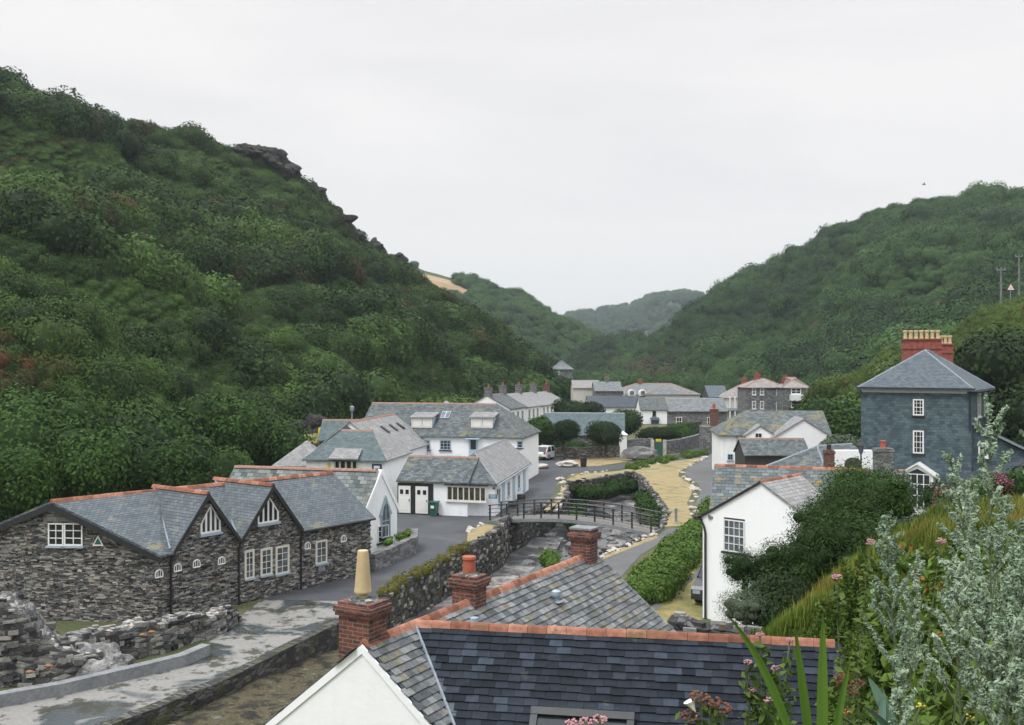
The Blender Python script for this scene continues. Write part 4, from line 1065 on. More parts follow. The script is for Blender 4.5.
bigstack(W(921.5,350,77.0), (.97,-.22,0), 2.75, .8, 9.9, 12.75, 1, 7, 'broad red brick chimney carrying a row of buff pots')
bigstack(W(945.5,352,81.5), (.97,-.22,0), 1.0, .8, 10.4, 12.45, 1, 3, 'narrow red brick chimney behind the broad one')
# wing to the right with sloping roof, and gabled porch window
w0 = fR+Vector((.12,.5,0)); ww_ = 4.1
mb = MB(); P = lambda x, y, z: w0+Vector((x,y,z))
mb.prism([P(0,0,0), P(ww_,0,0), P(ww_,0,4.6), P(0,0,6.6)], Vector((0,6,0))); mb.build('side_wing', M['slate_hung'], sh)
mb = MB(); slab(mb, [P(-.05,-.25,6.85), P(ww_+.3,-.25,4.72), P(ww_+.3,6.2,4.72), P(-.05,6.2,6.85)], .12); mb.build('side_wing_roof', M['slate_blue'], sh)
mb = MB(); mb.prism([P(-.02,-.3,6.62), P(ww_+.3,-.3,4.5), P(ww_+.3,-.3,4.68), P(-.02,-.3,6.82)], (0,.05,0)); mb.build('bargeboard', M['lead'], sh)
win_px(sh, 978, 442.5, 988, 457.5, w0, w0+Vector((1,0,0)), cols=2, rows=2, fr=.12)
# gabled stair window
pu = fu; c0 = hit(920, 497, fL, fR)+fn*.9; zb = c0.z-1.2; hw = 1.05; ze_ = hit(920,473,fL,fR).z; zt = hit(920,464,fL,fR).z
po = MB(); q = c0.copy(); q.z = 0
po.prism([q-pu*hw+U*zb, q+pu*hw+U*zb, q+pu*hw+U*ze_, q+U*zt, q-pu*hw+U*ze_], -fn*.9); po.build('porch', M['white'], sh)
rb = MB(); slab(rb, [q-pu*(hw+.25)+U*(ze_-.05)+fn*.15, q+U*(zt+.18)+fn*.15, q+U*(zt+.18)-fn*.9, q-pu*(hw+.25)+U*(ze_-.05)-fn*.9], .14); slab(rb, [q+pu*(hw+.25)+U*(ze_-.05)+fn*.15, q+U*(zt+.18)+fn*.15, q+U*(zt+.18)-fn*.9, q+pu*(hw+.25)+U*(ze_-.05)-fn*.9], .14); rb.build('porch_roof', M['wpaint'], sh)
g = MB(); g.prism([q-pu*.85+U*(zb+.6)+fn*.02, q+pu*.85+U*(zb+.6)+fn*.02, q+pu*.85+U*(ze_-.05)+fn*.02, q+U*(zt-.25)+fn*.02, q-pu*.85+U*(ze_-.05)+fn*.02], fn*.02)
pf = MB()
for x in (-.85,-.43,0,.43,.85): pf.box(q+pu*x+U*((zb+.6+ze_)/2)+fn*.06, pu, .06, .05, ze_-zb-.6, nrm=fn)
for z in (0,.35,.7,1.0): pf.box(q+U*(zb+.6+(ze_-zb-.6)*z)+fn*.058, pu, 1.72, .045, .06, nrm=fn)
pw = pf.build('porch_window', M['wpaint'], sh); g.build('pane', M['glass'], pw)
# lean-to roof lower right
lt = thing('lean_to', 'low dark slate lean-to roof at the right of the tall slate house', 'shed', (33,66,0))
mb = MB(); l0 = W(975, 481, 66); l0.z = 0
mb.prism([l0+U*0, l0+Vector((5,0,0)), l0+Vector((5,0,3.7)), l0+Vector((0,0,2.4))], (0,4,0)); mb.build('wall', M['slate_hung'], lt)
mb = MB(); slab(mb, [l0+Vector((-.3,-.3,2.4)), l0+Vector((5.2,-.3,3.9)), l0+Vector((5.2,4.2,4.3)), l0+Vector((-.3,4.2,2.8))], .12); mb.build('roof', M['slate_dark'], lt)
# rubble chimney in front of it, left of centre (on a hidden outhouse)
oh = thing('outhouse', 'small rubble outhouse chimney with red pot before the tall slate house', 'shed', (22.5,60,0))
q = W(883, 460, 60); q.z = 0
house(oh, q+Vector((-3.6,0,0)), q+Vector((1.2,0,0)), 1.5, 1.5, 0, 3.6, 4.4, M['rubble_grey'], M['slate_old'], TF, ov=.1)
chimney(oh, q, (1,0,0), 1.0, .7, 3.5, 11-(448-362.5)/F*60, M['rubble_grey'], 1, M['pot_red'], .45, .17)
# ============================================================= left cluster
hw_ = thing('hipped_shop', 'white building with blue-grey hipped slate roof and small porch behind the chapel', 'building', (-12,78,0))
cs = house(hw_, (-14.9,78.2), (-8.9,77.2), 3.4, 3.4, 0, 3.75, 5.6, M['white2'], M['slate_green'], TF, hipA=1.6, hipB=2.0, ov=.25, rr=.13, hiptiles=False, hipmat=M['slate_pale'])  # hips in paler slate: sky sheen put into the colour
fA, fB = cs['AR'], cs['BR']
if fA.y > cs['AL'].y: fA, fB = cs['AL'], cs['BL']
win_px(hw_, 334, 460, 358, 470.5, fA, fB, cols=4, rows=1, frame=M['cpaint'], glass=M['glass'], fr=.12, mul=.15)
pc_ = hit(345, 459, fA, fB); n0 = face_cam((fB-fA).normalized(), fA); u0 = (fB-fA).normalized()
rb = MB(); slab(rb, [pc_+u0*-1.15+n0*.5+U*.08, pc_+u0*1.15+n0*.5+U*.08, pc_+u0*1.05-n0*.9+U*.72, pc_+u0*-1.05-n0*.9+U*.72], .1); rb.build('porch_roof', M['slate_pale'], hw_)
p = hit(377, 467, fA, fB)+n0*.03; mb = MB(); mb.box(p, u0, .75, .05, .45, nrm=n0); s_ = mb.build('wall_sign', M['navy'], hw_)
mb = MB(); mb.box(p+n0*.03, u0, .45, .02, .2, nrm=n0); mb.build('sign_face', M['wpaint'], s_)
p = hit(329, 465, fA, fB)+n0*.03; mb = MB(); mb.box(p, u0, .22, .05, .3, nrm=n0); mb.build('notice_plate', M['yellow_paint'], hw_)
gd_ = thing('gabled_hall', 'white hall with pale slate roof, three roof lights and slate-hung gable', 'building', (-11,88,0))
cs = house(gd_, (-13.3,81.6), (-11.1,93.5), 3.3, 3.5, 0, 3.55, 6.05, M['white'], M['slate_pale'], TF, ov=.25, rr=.12)
gl, gr = cs['AL'], cs['AR']; gn0 = face_cam((gr-gl).normalized(), gl); gu0 = (gr-gl).normalized()
mb = MB(); mid = V2((gl+gr)/2)-gu0*.35
mb.prism([mid-gu0*2.2+U*4.3+gn0*.05, mid+gu0*2.3+U*4.3+gn0*.05, mid+U*5.85+gn0*.05], gn0*.04); mb.build('gable_cladding', M['slate_hung'], gd_)
mb = MB(); mb.prism([mid-gu0*.9+U*4.55+gn0*.1, mid-gu0*.15+U*4.55+gn0*.1, mid-gu0*.15+U*5.3+gn0*.1], gn0*.02); mb.prism([mid+gu0*.9+U*4.55+gn0*.1, mid+gu0*.15+U*4.55+gn0*.1, mid+gu0*.15+U*5.3+gn0*.1], gn0*.02); mb.build('gable_window', M['glass'], gd_)
def on_house_slope(cs, side, f, g, ze, zr, w_, lift=.14):
    """point a fraction f along and g up one slope, with the slope frame"""
    a, n = cs['a'], cs['n']*side; 
    base = cs['AR' if side > 0 else 'AL']; L = (cs['BR']-cs['AR']).length
    p = base + a*L*f - n*w_*g + U*(ze+(zr-ze)*g)
    up = (-n*w_+U*(zr-ze)).normalized(); nn = (n*(zr-ze)+U*w_).normalized()
    return p+nn*lift, a, up, nn
for f in (.42, .62, .80):
    p, a, up, nn = on_house_slope(cs, 1, f, .62, 3.55, 6.05, 3.5)
    mb = MB(); mb.box(p, a, .55, .1, .9, up=up, nrm=nn); o = mb.build('roof_light', M['black'], gd_); g = MB(); g.box(p+nn*.055, a, .42, .02, .75, up=up, nrm=nn); g.build('pane', M['glass'], o)
cw = thing('covered_store', 'low white link block with grey bin store between the hall and the large inn', 'building', (-7,86,0))
mb = MB(); mb.box((-6.2,87,1.2), (1,0,0), 4.4, 4.5, 2.4); mb.build('wall', M['bpaint'], cw)
mb = MB(); mb.box((-6.2,87,2.46), (1,0,0), 4.7, 4.8, .12); mb.build('roof', M['lead'], cw)
mb = MB(); mb.box((-5.0,85.6,2.75), (1,0,0), 1.2, .8, .5); mb.build('vent_unit', M['leadlight'], cw)
sr = thing('slate_store', 'small dark slate store with red ridge and yellow barrel beside the hall', 'shed', (-17.5,92,0))
cs = house(sr, (-17.4,92), (-11.6,92), 2.2, 2.2, 0, 4.0, 5.6, M['wood'], M['slate_green'], TF, ov=.2)
p = W(322, 434, 92.5); mb = MB(); mb.lathe(p-U*.6, [(.3,0),(.38,.4),(.38,.9),(.3,1.2)], 14); mb.build('tank', M['yellow_paint'], sr)
mb = MB(); p = W(352, 421, 88); mb.path([p-U*2, p+U*1.35], .07); mb.lathe(p+U*.85, [(.12,0),(.2,.1),(.2,.4),(.1,.5)], 8); mb.build('flue', M['lead'], sr)
kh = thing('kiosk', 'small hipped kiosk with half-pale slate roof at the foot of the left hillside', 'shed', (-17,80,0))
cs = house(kh, (-18.6,80.5), (-15.0,80.5), 2.1, 2.1, 0, 3.0, 4.6, M['white2'], M['slate_pale'], None, hipA=2.0, hipB=1.6, ov=.3)
window(kh, Vector((-16.6,78.4,2.2)), Vector((1,0,0)), Vector((0,-1,0)), 2.2, 1.2, cols=3, rows=1, frame=M['black'])
# front block with doors and the wing running back
cf = thing('cafe', 'white single-storey cafe with double doors, wide window and L-shaped slate roof', 'building', (-4,74,0))
qA, qB = Vector((-8.25,72.4,0)), Vector((-1.35,70.5,0)); qd = (qB-qA).normalized(); qn = Vector((-qd.y,qd.x,0))
cs = house(cf, qA+qn*2.4, qB-qd*1.9+qn*2.4, 2.4, 2.4, -.1, 2.45, 3.9, M['white_brick'], M['slate_old'], TF, ov=.22, rr=.1)
wd_ = Vector((2.75,15.2,0)).normalized(); wn = Vector((wd_.y,-wd_.x,0)); wc = qB-wn*2.05+wd_*.62
cs3 = house(cf, wc, wc+wd_*15.0, 2.05, 2.05, -.1, 2.45, 4.25, M['white_brick'], M['slate_pale'], M['lead'], hipA=2.6, hipB=0, ov=.22, rr=.07, gutter=M['gpaint'], roofname='wing_roof', hipmat=M['slate_old'])  # pale side slopes carry sky sheen as colour, front hip stays darker
fu_ = qd; fn_ = face_cam(qd, qA)
# front wall flush strip joins both blocks
fA, fB = qA, qB
mb = MB(); c_ = (hit(398, 500, fA, fB)+hit(433, 500, fA, fB))/2; c_.z = 1.12; mb.box(c_+fn_*.03, fu_, 2.75, .06, 2.3, nrm=fn_); mb.build('door_surround', M['black'], cf)
for x0, x1 in ((399,411), (416,428.5)):
    p, q = hit(x0, 500, fA, fB), hit(x1, 500, fA, fB); c_ = (p+q)/2; c_.z = 1.08; wv = (V2(q)-V2(p)).length
    mb = MB(); mb.box(c_+fn_*.09, fu_, wv, .06, 1.95, nrm=fn_); mb.box(c_+fn_*.125-U*.35, fu_, wv*.8, .02, .9, nrm=fn_); d_ = mb.build('door', M['wpaint'], cf)
    for s in (-1, 1): g = MB(); g.box(c_+fn_*.125+fu_*s*wv*.23+U*.55, fu_, wv*.26, .02, .32, nrm=fn_); g.build('pane', M['glass'], d_)
    g = MB(); g.box(c_+fn_*.15+fu_*wv*.4-U*.05, fu_, .05, .05, .14, nrm=fn_); g.build('handle', M['black'], d_)
win_px(cf, 447, 486.5, 486, 501, fA, fB, cols=7, rows=1, frame=M['cpaint'], glass=M['glass_warm'], fr=.07, mul=.09, sillmat=M['wpaint'])
mb = MB(); p = (hit(446, 484.5, fA, fB)+hit(487, 484.5, fA, fB))/2+fn_*.08; mb.box(p, fu_, 3.2, .18, .12, nrm=fn_); mb.build('lintel', M['black'], cf)
p = hit(494.5, 496.5, fA, fB+qd)+fn_*.05; mb = MB(); mb.box(p-fu_*.1, fu_, .62, .05, .3, nrm=fn_); s_ = mb.build('wall_sign', M['teal'], cf)
mb = MB(); mb.box(p-fu_*.1+fn_*.03+U*.05, fu_, .45, .012, .035, nrm=fn_); mb.box(p-fu_*.1+fn_*.03-U*.04, fu_, .36, .012, .03, nrm=fn_); mb.build('sign_lines', M['wpaint'], s_)
# right side wall: doors and windows in blue
sA, sB = wc+wn*2.05, wc+wn*2.05+wd_*15
for s, wq, hq, zq, nm in ((1.6,.7,1.1,1.25,'w'), (3.2,.8,1.9,1.05,'d'), (5.4,.8,1.1,1.3,'w'), (7.6,.8,1.9,1.05,'d'), (10,.8,1.1,1.3,'w'), (12.6,.8,1.9,1.05,'d')):
    c_ = sA+wd_*s+U*zq
    if nm == 'w': window(cf, c_, wd_, wn, wq, hq, cols=2, rows=3, frame=M['bpaint'])
    else:
        mb = MB(); mb.box(c_+wn*.04, wd_, wq, .08, hq, nrm=wn); mb.build('door', M['bpaint'], cf)
p = sA+wd_*.9+U*1.65; mb = MB(); mb.box(p+wn*.05, wd_, .25, .05, .42, nrm=wn); mb.build('notice_plate', M['terrafar'], cf)
mb = MB(); p = sA+U*2.2+wn*.1-wd_*.1; mb.path([p, p+fn_*.35+U*.12, p+fn_*.45], .03); mb.lathe(p+fn_*.45-U*.2, [(.12,0),(.07,.14),(.03,.2)], 10); mb.build('wall_lamp', M['black'], cf)
for s, lab in ((4.4, 'nearer dark half-barrel planter against the cafe side wall'), (8.4, 'farther dark half-barrel planter against the cafe side wall')):
    p = sA+wd_*s+wn*.5; mb = MB(); mb.lathe(p, [(.28,0),(.36,.25),(.34,.5),(.3,.5)], 12); mb.build('planter', M['wood'], label=lab, cat='planter', group='barrel planters by the cafe')
b_ = thing('wheelie_bin', 'dark green wheelie bin beside the cafe double doors', 'bin', tuple(V2(hit(436, 513, fA, fB)+fn_*.45)))
bo = V2(hit(436, 513, fA, fB)+fn_*.45); mb = MB(); P_ = [bo+fu_*x*.24+fn_*y*.28 for x, y in ((-1,-1),(1,-1),(1,1),(-1,1))]
mb.face([bo+(p-bo)*1.15+U*.98 for p in P_]); P0 = [bo+(p-bo)*.85+U*.06 for p in P_]; P1_ = [bo+(p-bo)*1.15+U*.98 for p in P_]
for i in range(4): mb.face([P0[i], P0[(i+1)%4], P1_[(i+1)%4], P1_[i]])
mb.build('body', M['green_paint'], b_); mb = MB(); mb.box(bo+U*1.03, fu_, .64, .72, .08); mb.build('lid', M['green_paint'], b_)
mb = MB(); mb.box(bo+U*.7+fn_*.33, fu_, .24, .02, .2, nrm=fn_); mb.build('label_plate', M['wpaint'], b_)
for s in (-1, 1): mb = MB(); q = bo+fu_*s*.27-fn_*.2+U*.1; mb.tube(q-fu_*.03, q+fu_*.03, .1, .1, 12); mb.build('wheel', M['tyre'], b_)
# large inn
inn = thing('inn', 'large white inn with long grey slate roof and two white dormers', 'building', (-6,97,0))
cs = house(inn, (-13.6,97.5), (1.75,94.3), 4.3, 4.3, -.1, 4.25, 6.95, M['white'], M['slate_old'], TF, hipB=3.2, ov=.25, rr=.1, hiptiles=False)
fA, fB = cs['AR'], cs['BR']; un = (fB-fA).normalized(); fn0 = face_cam(un, fA)
for x0, x1, y0, y1, c_, r_, fm in ((421,430,440,450,2,2,M['gpaint']), (440,451,440,450,3,3,M['gpaint']), (517,523,441,448,1,2,M['gpaint']), (381,389,441,449,2,2,M['gpaint'])):
    win_px(inn, x0, y0, x1, y1, fA, fB, cols=c_, rows=r_, frame=fm, fr=.1, mul=.05, sillmat=M['black'])
p = hit(473.5, 447, fA, fB); mb = MB(); mb.box(p+fn0*.05-U*.1, un, .85, .1, 1.9, nrm=fn0); d_ = mb.build('door', M['bpaint'], inn); g = MB(); g.box(p+fn0*.11+U*.25, un, .5, .03, .9, nrm=fn0); g.build('pane', M['glass'], d_)
mb = MB(); mb.box(hit(473.5, 438.5, fA, fB)+fn0*.3, un, 1.3, .6, .08, nrm=fn0); mb.build('door_hood', M['bpaint'], inn)
def dormer(x0, x1, y0, y1, lab):
    # vertical face where the slope passes
    xm = (x0+x1)/2; kx = (xm-CX)/F
    off = fn0*-.85; pl, pr = fA+off, fB+off
    p, q = hit(x0, (y0+y1)/2, pl, pr), hit(x1, (y0+y1)/2, pl, pr); c_ = (p+q)/2; t_, b__ = hit(xm, y0, pl, pr).z, hit(xm, y1, pl, pr).z; wv = (V2(q)-V2(p)).length
    mb = MB(); z_ = (t_+b__)/2; mb.prism([V2(p)+U*(b__-.3), V2(q)+U*(b__-.3), V2(q)+U*t_, V2(p)+U*t_], -fn0*2.2); o = mb.build('dormer', M['bpaint'], inn, label=lab)
    for s in (-.25, .25):
        g = MB(); g.box(V2(c_)+U*z_+un*wv*s+fn0*.04, un, wv*.42, .03, (t_-b__)*.78, nrm=fn0); g.build('window', M['blind'], o)
    mb = MB(); slab(mb, [V2(p)-un*.2+U*(t_+.06)+fn0*.2, V2(q)+un*.2+U*(t_+.06)+fn0*.2, V2(q)+un*.2+U*(t_+.42)-fn0*1.9, V2(p)-un*.2+U*(t_+.42)-fn0*1.9], .1); mb.build('dormer_roof', M['slate_pale'], o)
    mb = MB()
    for s in (-.5, 0, .5): mb.box(V2(c_)+U*z_+un*wv*s*.98+fn0*.05, un, .08, .08, t_-b__, nrm=fn0)
    for z in (b__+.04, t_-.04): mb.box(V2(c_)+U*z+fn0*.045, un, wv, .07, .08, nrm=fn0)
    mb.build('frame', M['wpaint'], o)
dormer(412, 432, 417.5, 427.5, 'left white dormer with drawn blinds'); dormer(471.5, 492.5, 417.5, 427.5, 'right white dormer with drawn blinds')
L_ = (fB-fA).length; p, a, up, nn = on_house_slope(cs, 1 if cs['AR'].y < cs['AL'].y else -1, .5, .62, 4.25, 6.95, 4.3)
mb = MB(); mb.box(p, a, .85, .12, 1.1, up=up, nrm=nn); o = mb.build('roof_light', M['gpaint'], inn); g = MB()
for s in (-.22, .22): g.box(p+a*s+nn*.065, a, .33, .02, .9, up=up, nrm=nn)
g.build('pane', M['glass_pale'], o)
hb = thing('hipped_cottage', 'grey hipped roof peeping over the ridge of the large inn', 'house', (-7,112,0))
house(hb, (-9.6,112), (-5.2,112), 3, 3, 0, 4.4, 6.6, M['white2'], M['slate_pale'], None, hipA=2.1, hipB=2.1)
# ============================================================= terrace beyond
TR = [(475,498,393.5,'left white terrace house with gable end facing the river', M['white']), (498,523,394,'middle white terrace house with slate roof and chimney', M['white']), (523,546,396.5,'right white terrace house next to the pink one', M['white']), (545,575,398,'pink terrace house with grey roof', M['pink'])]
td = Vector((.30,.95,0)).normalized()
dd = 140
T0_ = W(487, 400, 138); T0_.z = 0
axis = Vector((8.5,26,0)); un_ = axis.normalized(); nn_ = Vector((un_.y,-un_.x,0))
for i, (x0, x1, yr, lab, wm) in enumerate(TR):
    p0 = T0_+un_*i*7.6; z0_ = -.3*i
    tr = thing('terrace_house', lab, 'house', tuple(p0), 'terrace houses beyond the inn')
    cs = house(tr, p0, p0+un_*(7.5), 3.3, 3.3, -.5, 4.6+z0_*.3, 6.4+z0_*.3, wm, M['slate_old'] if i == 0 else M['slate_pale'], TF if i == 0 else None, ov=.2)
    chimney(tr, p0+un_*6.9, un_, .6, 1.0, 5.6, 7.7+z0_*.3, M['rubble_grey'] if i < 3 else M['brick'], 2, M['pot_red'])
    if i == 0: chimney(tr, p0+un_*.6, un_, .6, 1.0, 5.6, 7.5, M['rubble_grey'], 1, M['pot_red'])
    for s in (1.6, 3.7, 5.8):
        for z in (3.5, 1.4): window(tr, cs['AR']+un_*s+U*z, un_, cs['n'], .9, 1.3, cols=2, rows=2, sillmat=M['black'], fr=.08)
# low dark-green slate roof behind the round bushes
bn = thing('long_barn', 'long low building with blue-green slate roof behind two round bushes', 'building', (7,118,0))
house(bn, (4.0,122), (13.6,121), 3.4, 3.4, 0, 2.4, 4.75, M['rubble_grey'], M['slate_green'], M['lead'], ov=.2, rr=.07)
# ============================================================= far village
def fbox(name, label, x0, x1, d, yr, ye, yb, wall, roof, ridge=None, hA=0, hB=0, half=3.5, ang=0, cat='house', wins=(), chims=(), wmat=None):
    XA, XB = (x0-CX)/F*d, (x1-CX)/F*d
    ze = CAMZ-(ye-CY)/F*d; zr = CAMZ-(yr-CY)/F*(d+half)
    tt_ = thing(name, label, cat, ((XA+XB)/2, d+half, 0))
    A, B = Vector((XA, d+half, 0)), Vector((XB, d+half+ang, 0))
    cs = house(tt_, A, B, half, half, -1, ze, zr, wall, roof, ridge, hipA=hA, hipB=hB, ov=.25, rr=.16, hiptiles=ridge is not None)
    for (wx0, wy0, wx1, wy1) in wins: win_px(tt_, wx0, wy0, wx1, wy1, cs['AR'], cs['BR'], cols=2, rows=2, fr=.12, mul=.07, frame=wmat or M['wpaint'])
    for (cx_, top, cm) in chims:
        p = W(cx_, top, d+half); chimney(tt_, p, (1,0,0), .9, .7, zr-1.2, p.z, cm, 2, M['pot_red'])
    return tt_, cs
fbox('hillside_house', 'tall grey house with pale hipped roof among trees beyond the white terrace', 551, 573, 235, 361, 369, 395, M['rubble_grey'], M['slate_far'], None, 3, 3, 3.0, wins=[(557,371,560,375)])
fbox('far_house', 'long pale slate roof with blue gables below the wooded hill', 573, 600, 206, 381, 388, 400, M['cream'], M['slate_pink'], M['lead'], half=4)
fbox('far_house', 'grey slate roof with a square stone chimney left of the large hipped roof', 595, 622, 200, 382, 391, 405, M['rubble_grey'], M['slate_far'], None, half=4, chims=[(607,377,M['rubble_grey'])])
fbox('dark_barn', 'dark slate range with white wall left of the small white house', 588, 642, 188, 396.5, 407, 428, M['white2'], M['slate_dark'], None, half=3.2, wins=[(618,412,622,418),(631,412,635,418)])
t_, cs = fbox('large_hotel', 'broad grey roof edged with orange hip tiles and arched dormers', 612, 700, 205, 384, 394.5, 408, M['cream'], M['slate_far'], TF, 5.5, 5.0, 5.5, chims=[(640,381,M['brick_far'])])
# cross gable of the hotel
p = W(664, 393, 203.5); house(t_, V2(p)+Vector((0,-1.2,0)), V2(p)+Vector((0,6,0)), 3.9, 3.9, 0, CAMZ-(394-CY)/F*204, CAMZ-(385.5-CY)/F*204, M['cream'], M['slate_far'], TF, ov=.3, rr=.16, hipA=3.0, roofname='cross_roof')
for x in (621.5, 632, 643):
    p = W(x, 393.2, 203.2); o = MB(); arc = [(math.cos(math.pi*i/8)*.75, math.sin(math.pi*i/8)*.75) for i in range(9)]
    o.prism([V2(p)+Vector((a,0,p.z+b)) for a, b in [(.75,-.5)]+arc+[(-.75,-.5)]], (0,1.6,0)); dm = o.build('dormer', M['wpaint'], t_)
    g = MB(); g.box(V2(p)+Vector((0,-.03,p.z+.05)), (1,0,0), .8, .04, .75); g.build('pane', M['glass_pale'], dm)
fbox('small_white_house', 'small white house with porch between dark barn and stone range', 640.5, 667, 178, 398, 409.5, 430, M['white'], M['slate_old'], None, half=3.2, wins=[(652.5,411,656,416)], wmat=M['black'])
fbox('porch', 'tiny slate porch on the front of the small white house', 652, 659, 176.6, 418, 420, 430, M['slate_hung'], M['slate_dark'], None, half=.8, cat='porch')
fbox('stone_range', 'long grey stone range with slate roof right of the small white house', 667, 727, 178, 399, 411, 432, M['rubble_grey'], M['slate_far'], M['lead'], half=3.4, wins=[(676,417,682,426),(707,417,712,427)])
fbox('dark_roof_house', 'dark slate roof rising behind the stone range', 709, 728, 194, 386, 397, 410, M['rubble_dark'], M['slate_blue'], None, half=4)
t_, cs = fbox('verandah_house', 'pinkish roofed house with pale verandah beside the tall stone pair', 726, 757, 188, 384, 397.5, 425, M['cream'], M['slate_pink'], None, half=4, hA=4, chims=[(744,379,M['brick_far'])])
for x in (729, 734, 739, 744):
    p = hit(x, 405, cs['AR'], cs['BR'])+Vector((0,-.8,0)); p.z = 0; mb = MB(); mb.box(p+U*2.3, (1,0,0), .25, .25, 4.6); mb.build('post', M['wpaint'], t_)
p = hit(735, 409, cs['AR'], cs['BR'])+Vector((0,-.5,0)); mb = MB(); mb.box(p, (1,0,0), 4.2, 1.0, .5); mb.build('balcony', M['gpaint'], t_)
# tall stone pair
for nm, x0, x1, d, lab, ya, ch, ws in (('stone_villa', 746, 786, 170, 'left tall stone villa with pink hipped roof and bay windows', 379, (757,374), [(752,388,756,395),(760,388,764,395),(776,388,783,395.5),(752,401,756,409),(760,401,764,409),(776,402,783,410)]),
                              ('stone_villa', 783, 809, 166, 'right tall stone villa with white balcony under its gable', 378, (785,378), [(791,388,801,394),(791,401,801,407.5),(806,389,808.5,396)])):
    t_, cs = fbox(nm, lab, x0, x1, d, ya, 387.5, 430, M['rubble_grey'], M['slate_pink'], TF, 3.0, 3.0, 3.2, wins=ws, chims=[(ch[0], ch[1], M['brick_far'])])
    if x0 == 783:
        p = hit(796, 397.5, cs['AR'], cs['BR'])+Vector((0,-.5,0)); mb = MB(); mb.box(p, (1,0,0), 2.2, 1.0, 1.0); mb.build('balcony', M['wpaint'], t_)
# white house with lichened roof in the middle distance
wh = thing('lichened_house', 'white house with yellow lichen on its slate roof and two small gables', 'house', (24,97,0))
wd2 = 95
cs = house(wh, (20.3,99), (30.5,98), 4.0, 4.0, 0, 4.1, 6.15, M['white2'], M['slate_lichen_patch'], None, hipA=2.9, ov=.25)
fA, fB = cs['AR'], cs['BR']; un = (fB-fA).normalized(); fn0 = face_cam(un, fA)
for xc, yt, hwid, dep in ((759, 426.5, 1.35, .9), (800, 419, 3.2, 1.8)):
    p = hit(xc, 440, fA, fB); q = V2(p); zt_ = CAMZ-(yt-CY)/F*94; ze_ = zt_-hwid*.62
    g = MB(); g.prism([q-un*hwid+fn0*dep, q+un*hwid+fn0*dep, q+un*hwid+fn0*dep+U*ze_, q+fn0*dep+U*zt_, q-un*hwid+fn0*dep+U*ze_], -fn0*2.5); g.build('gable', M['white'], wh)
    g = MB()
    for s in (-1, 1): slab(g, [q+un*s*(hwid+.2)+fn0*(dep+.12)+U*(ze_-.02), q+fn0*(dep+.12)+U*(zt_+.14), q-fn0*2.6+U*(zt_+.14), q+un*s*(hwid+.2)-fn0*2.6+U*(ze_-.02)], .1)
    g.build('gable_roof', M['slate_pale'], wh)
win_px(wh, 755, 433, 762, 438, fA+fn0*.92, fB+fn0*.92, cols=2, rows=1, frame=M['cpaint'])
win_px(wh, 771, 433.5, 778, 437, fA, fB, cols=2, rows=1, frame=M['cpaint'])
win_px(wh, 727.5, 454, 733, 460, fA, fB, cols=2, rows=2, frame=M['gpaint'])
mb = MB(); p = hit(737, 440, fA, fB)+fn0*.08; mb.path([Vector((p.x,p.y,4.2)), Vector((p.x,p.y,0))], .07); mb.build('downpipe', M['gpaint'], wh)
sd_ = thing('dark_shed', 'dark weatherboarded shed with slate roof before the lichened white house', 'shed', (24,86,0))
p = W(748, 447, 84); q = W(813, 447, 84)
house(sd_, (p.x,87), (q.x,87), 1.9, 1.9, 0, 3.1, 4.25, M['wood'], M['slate_old'], TF, ov=.2)
gh = thing('grey_cottage', 'grey hipped slate roof with pale ridges just above the lichened ridge', 'house', (19,68,0))
house(gh, (19.2,67.5), (24,70.5), 2.8, 2.8, 0, 3.6, 5.15, M['white2'], M['slate_old'], M['lead'], hipA=2.2, ov=.2, rr=.08)
cf2 = thing('brick_chimney_stack', 'dark brick chimney on a flat outhouse beside the arched white wall', 'chimney', (19.6,62,0))
q = W(829, 460, 62); q.z = 0; mb = MB(); mb.box(q+U*2.2, (1,0,0), 3.0, 2.0, 4.4); mb.build('outhouse_wall', M['rubble_dark'], cf2); chimney(cf2, q, (1,0,0), .55, .5, 4.3, 5.55, M['brick'], 1, M['black'], .35, .15)
aw = thing('arched_wall', 'low white wall with an arched opening painted dark beside the brick chimney', 'wall', (22,64,0))
q = W(853, 460, 64); q.z = 0; mb = MB(); hw2 = 1.35; zb_ = 4.2; zt_ = 5.35
arc = [(math.cos(math.pi*i/8)*.55, 4.5+math.sin(math.pi*i/8)*.4) for i in range(9)]
mb.prism([q+Vector((x,0,z)) for x, z in [(-hw2,0),(-hw2,zt_),(hw2,zt_),(hw2,0)]], (0,.4,0)); wo = mb.build('wall', M['white'], aw)
mb = MB(); mb.prism([q+Vector((x,-.02,z)) for x, z in [(.55,4.2)]+arc+[(-.55,4.2)]], (0,.06,0)); mb.build('arch_shade_panel', M['wood'], aw)  # dark panel on the solid wall stands in for a shaded opening
# distant rooftop chimney before the stone range
rc = thing('roadside_chimney', 'tall red brick chimney standing before the grey stone range', 'chimney', (24,120,0))
q = W(714, 430, 122); q.z = 0; mb = MB(); mb.box(q+U*1.6, (1,0,0), 3.2, 2.4, 3.2); mb.build('outhouse_wall', M['rubble_grey'], rc); chimney(rc, q, (1,0,0), .9, .8, 3.1, CAMZ-(409-CY)/F*122, M['brick'], 1, M['pot_red'], .6, .2)
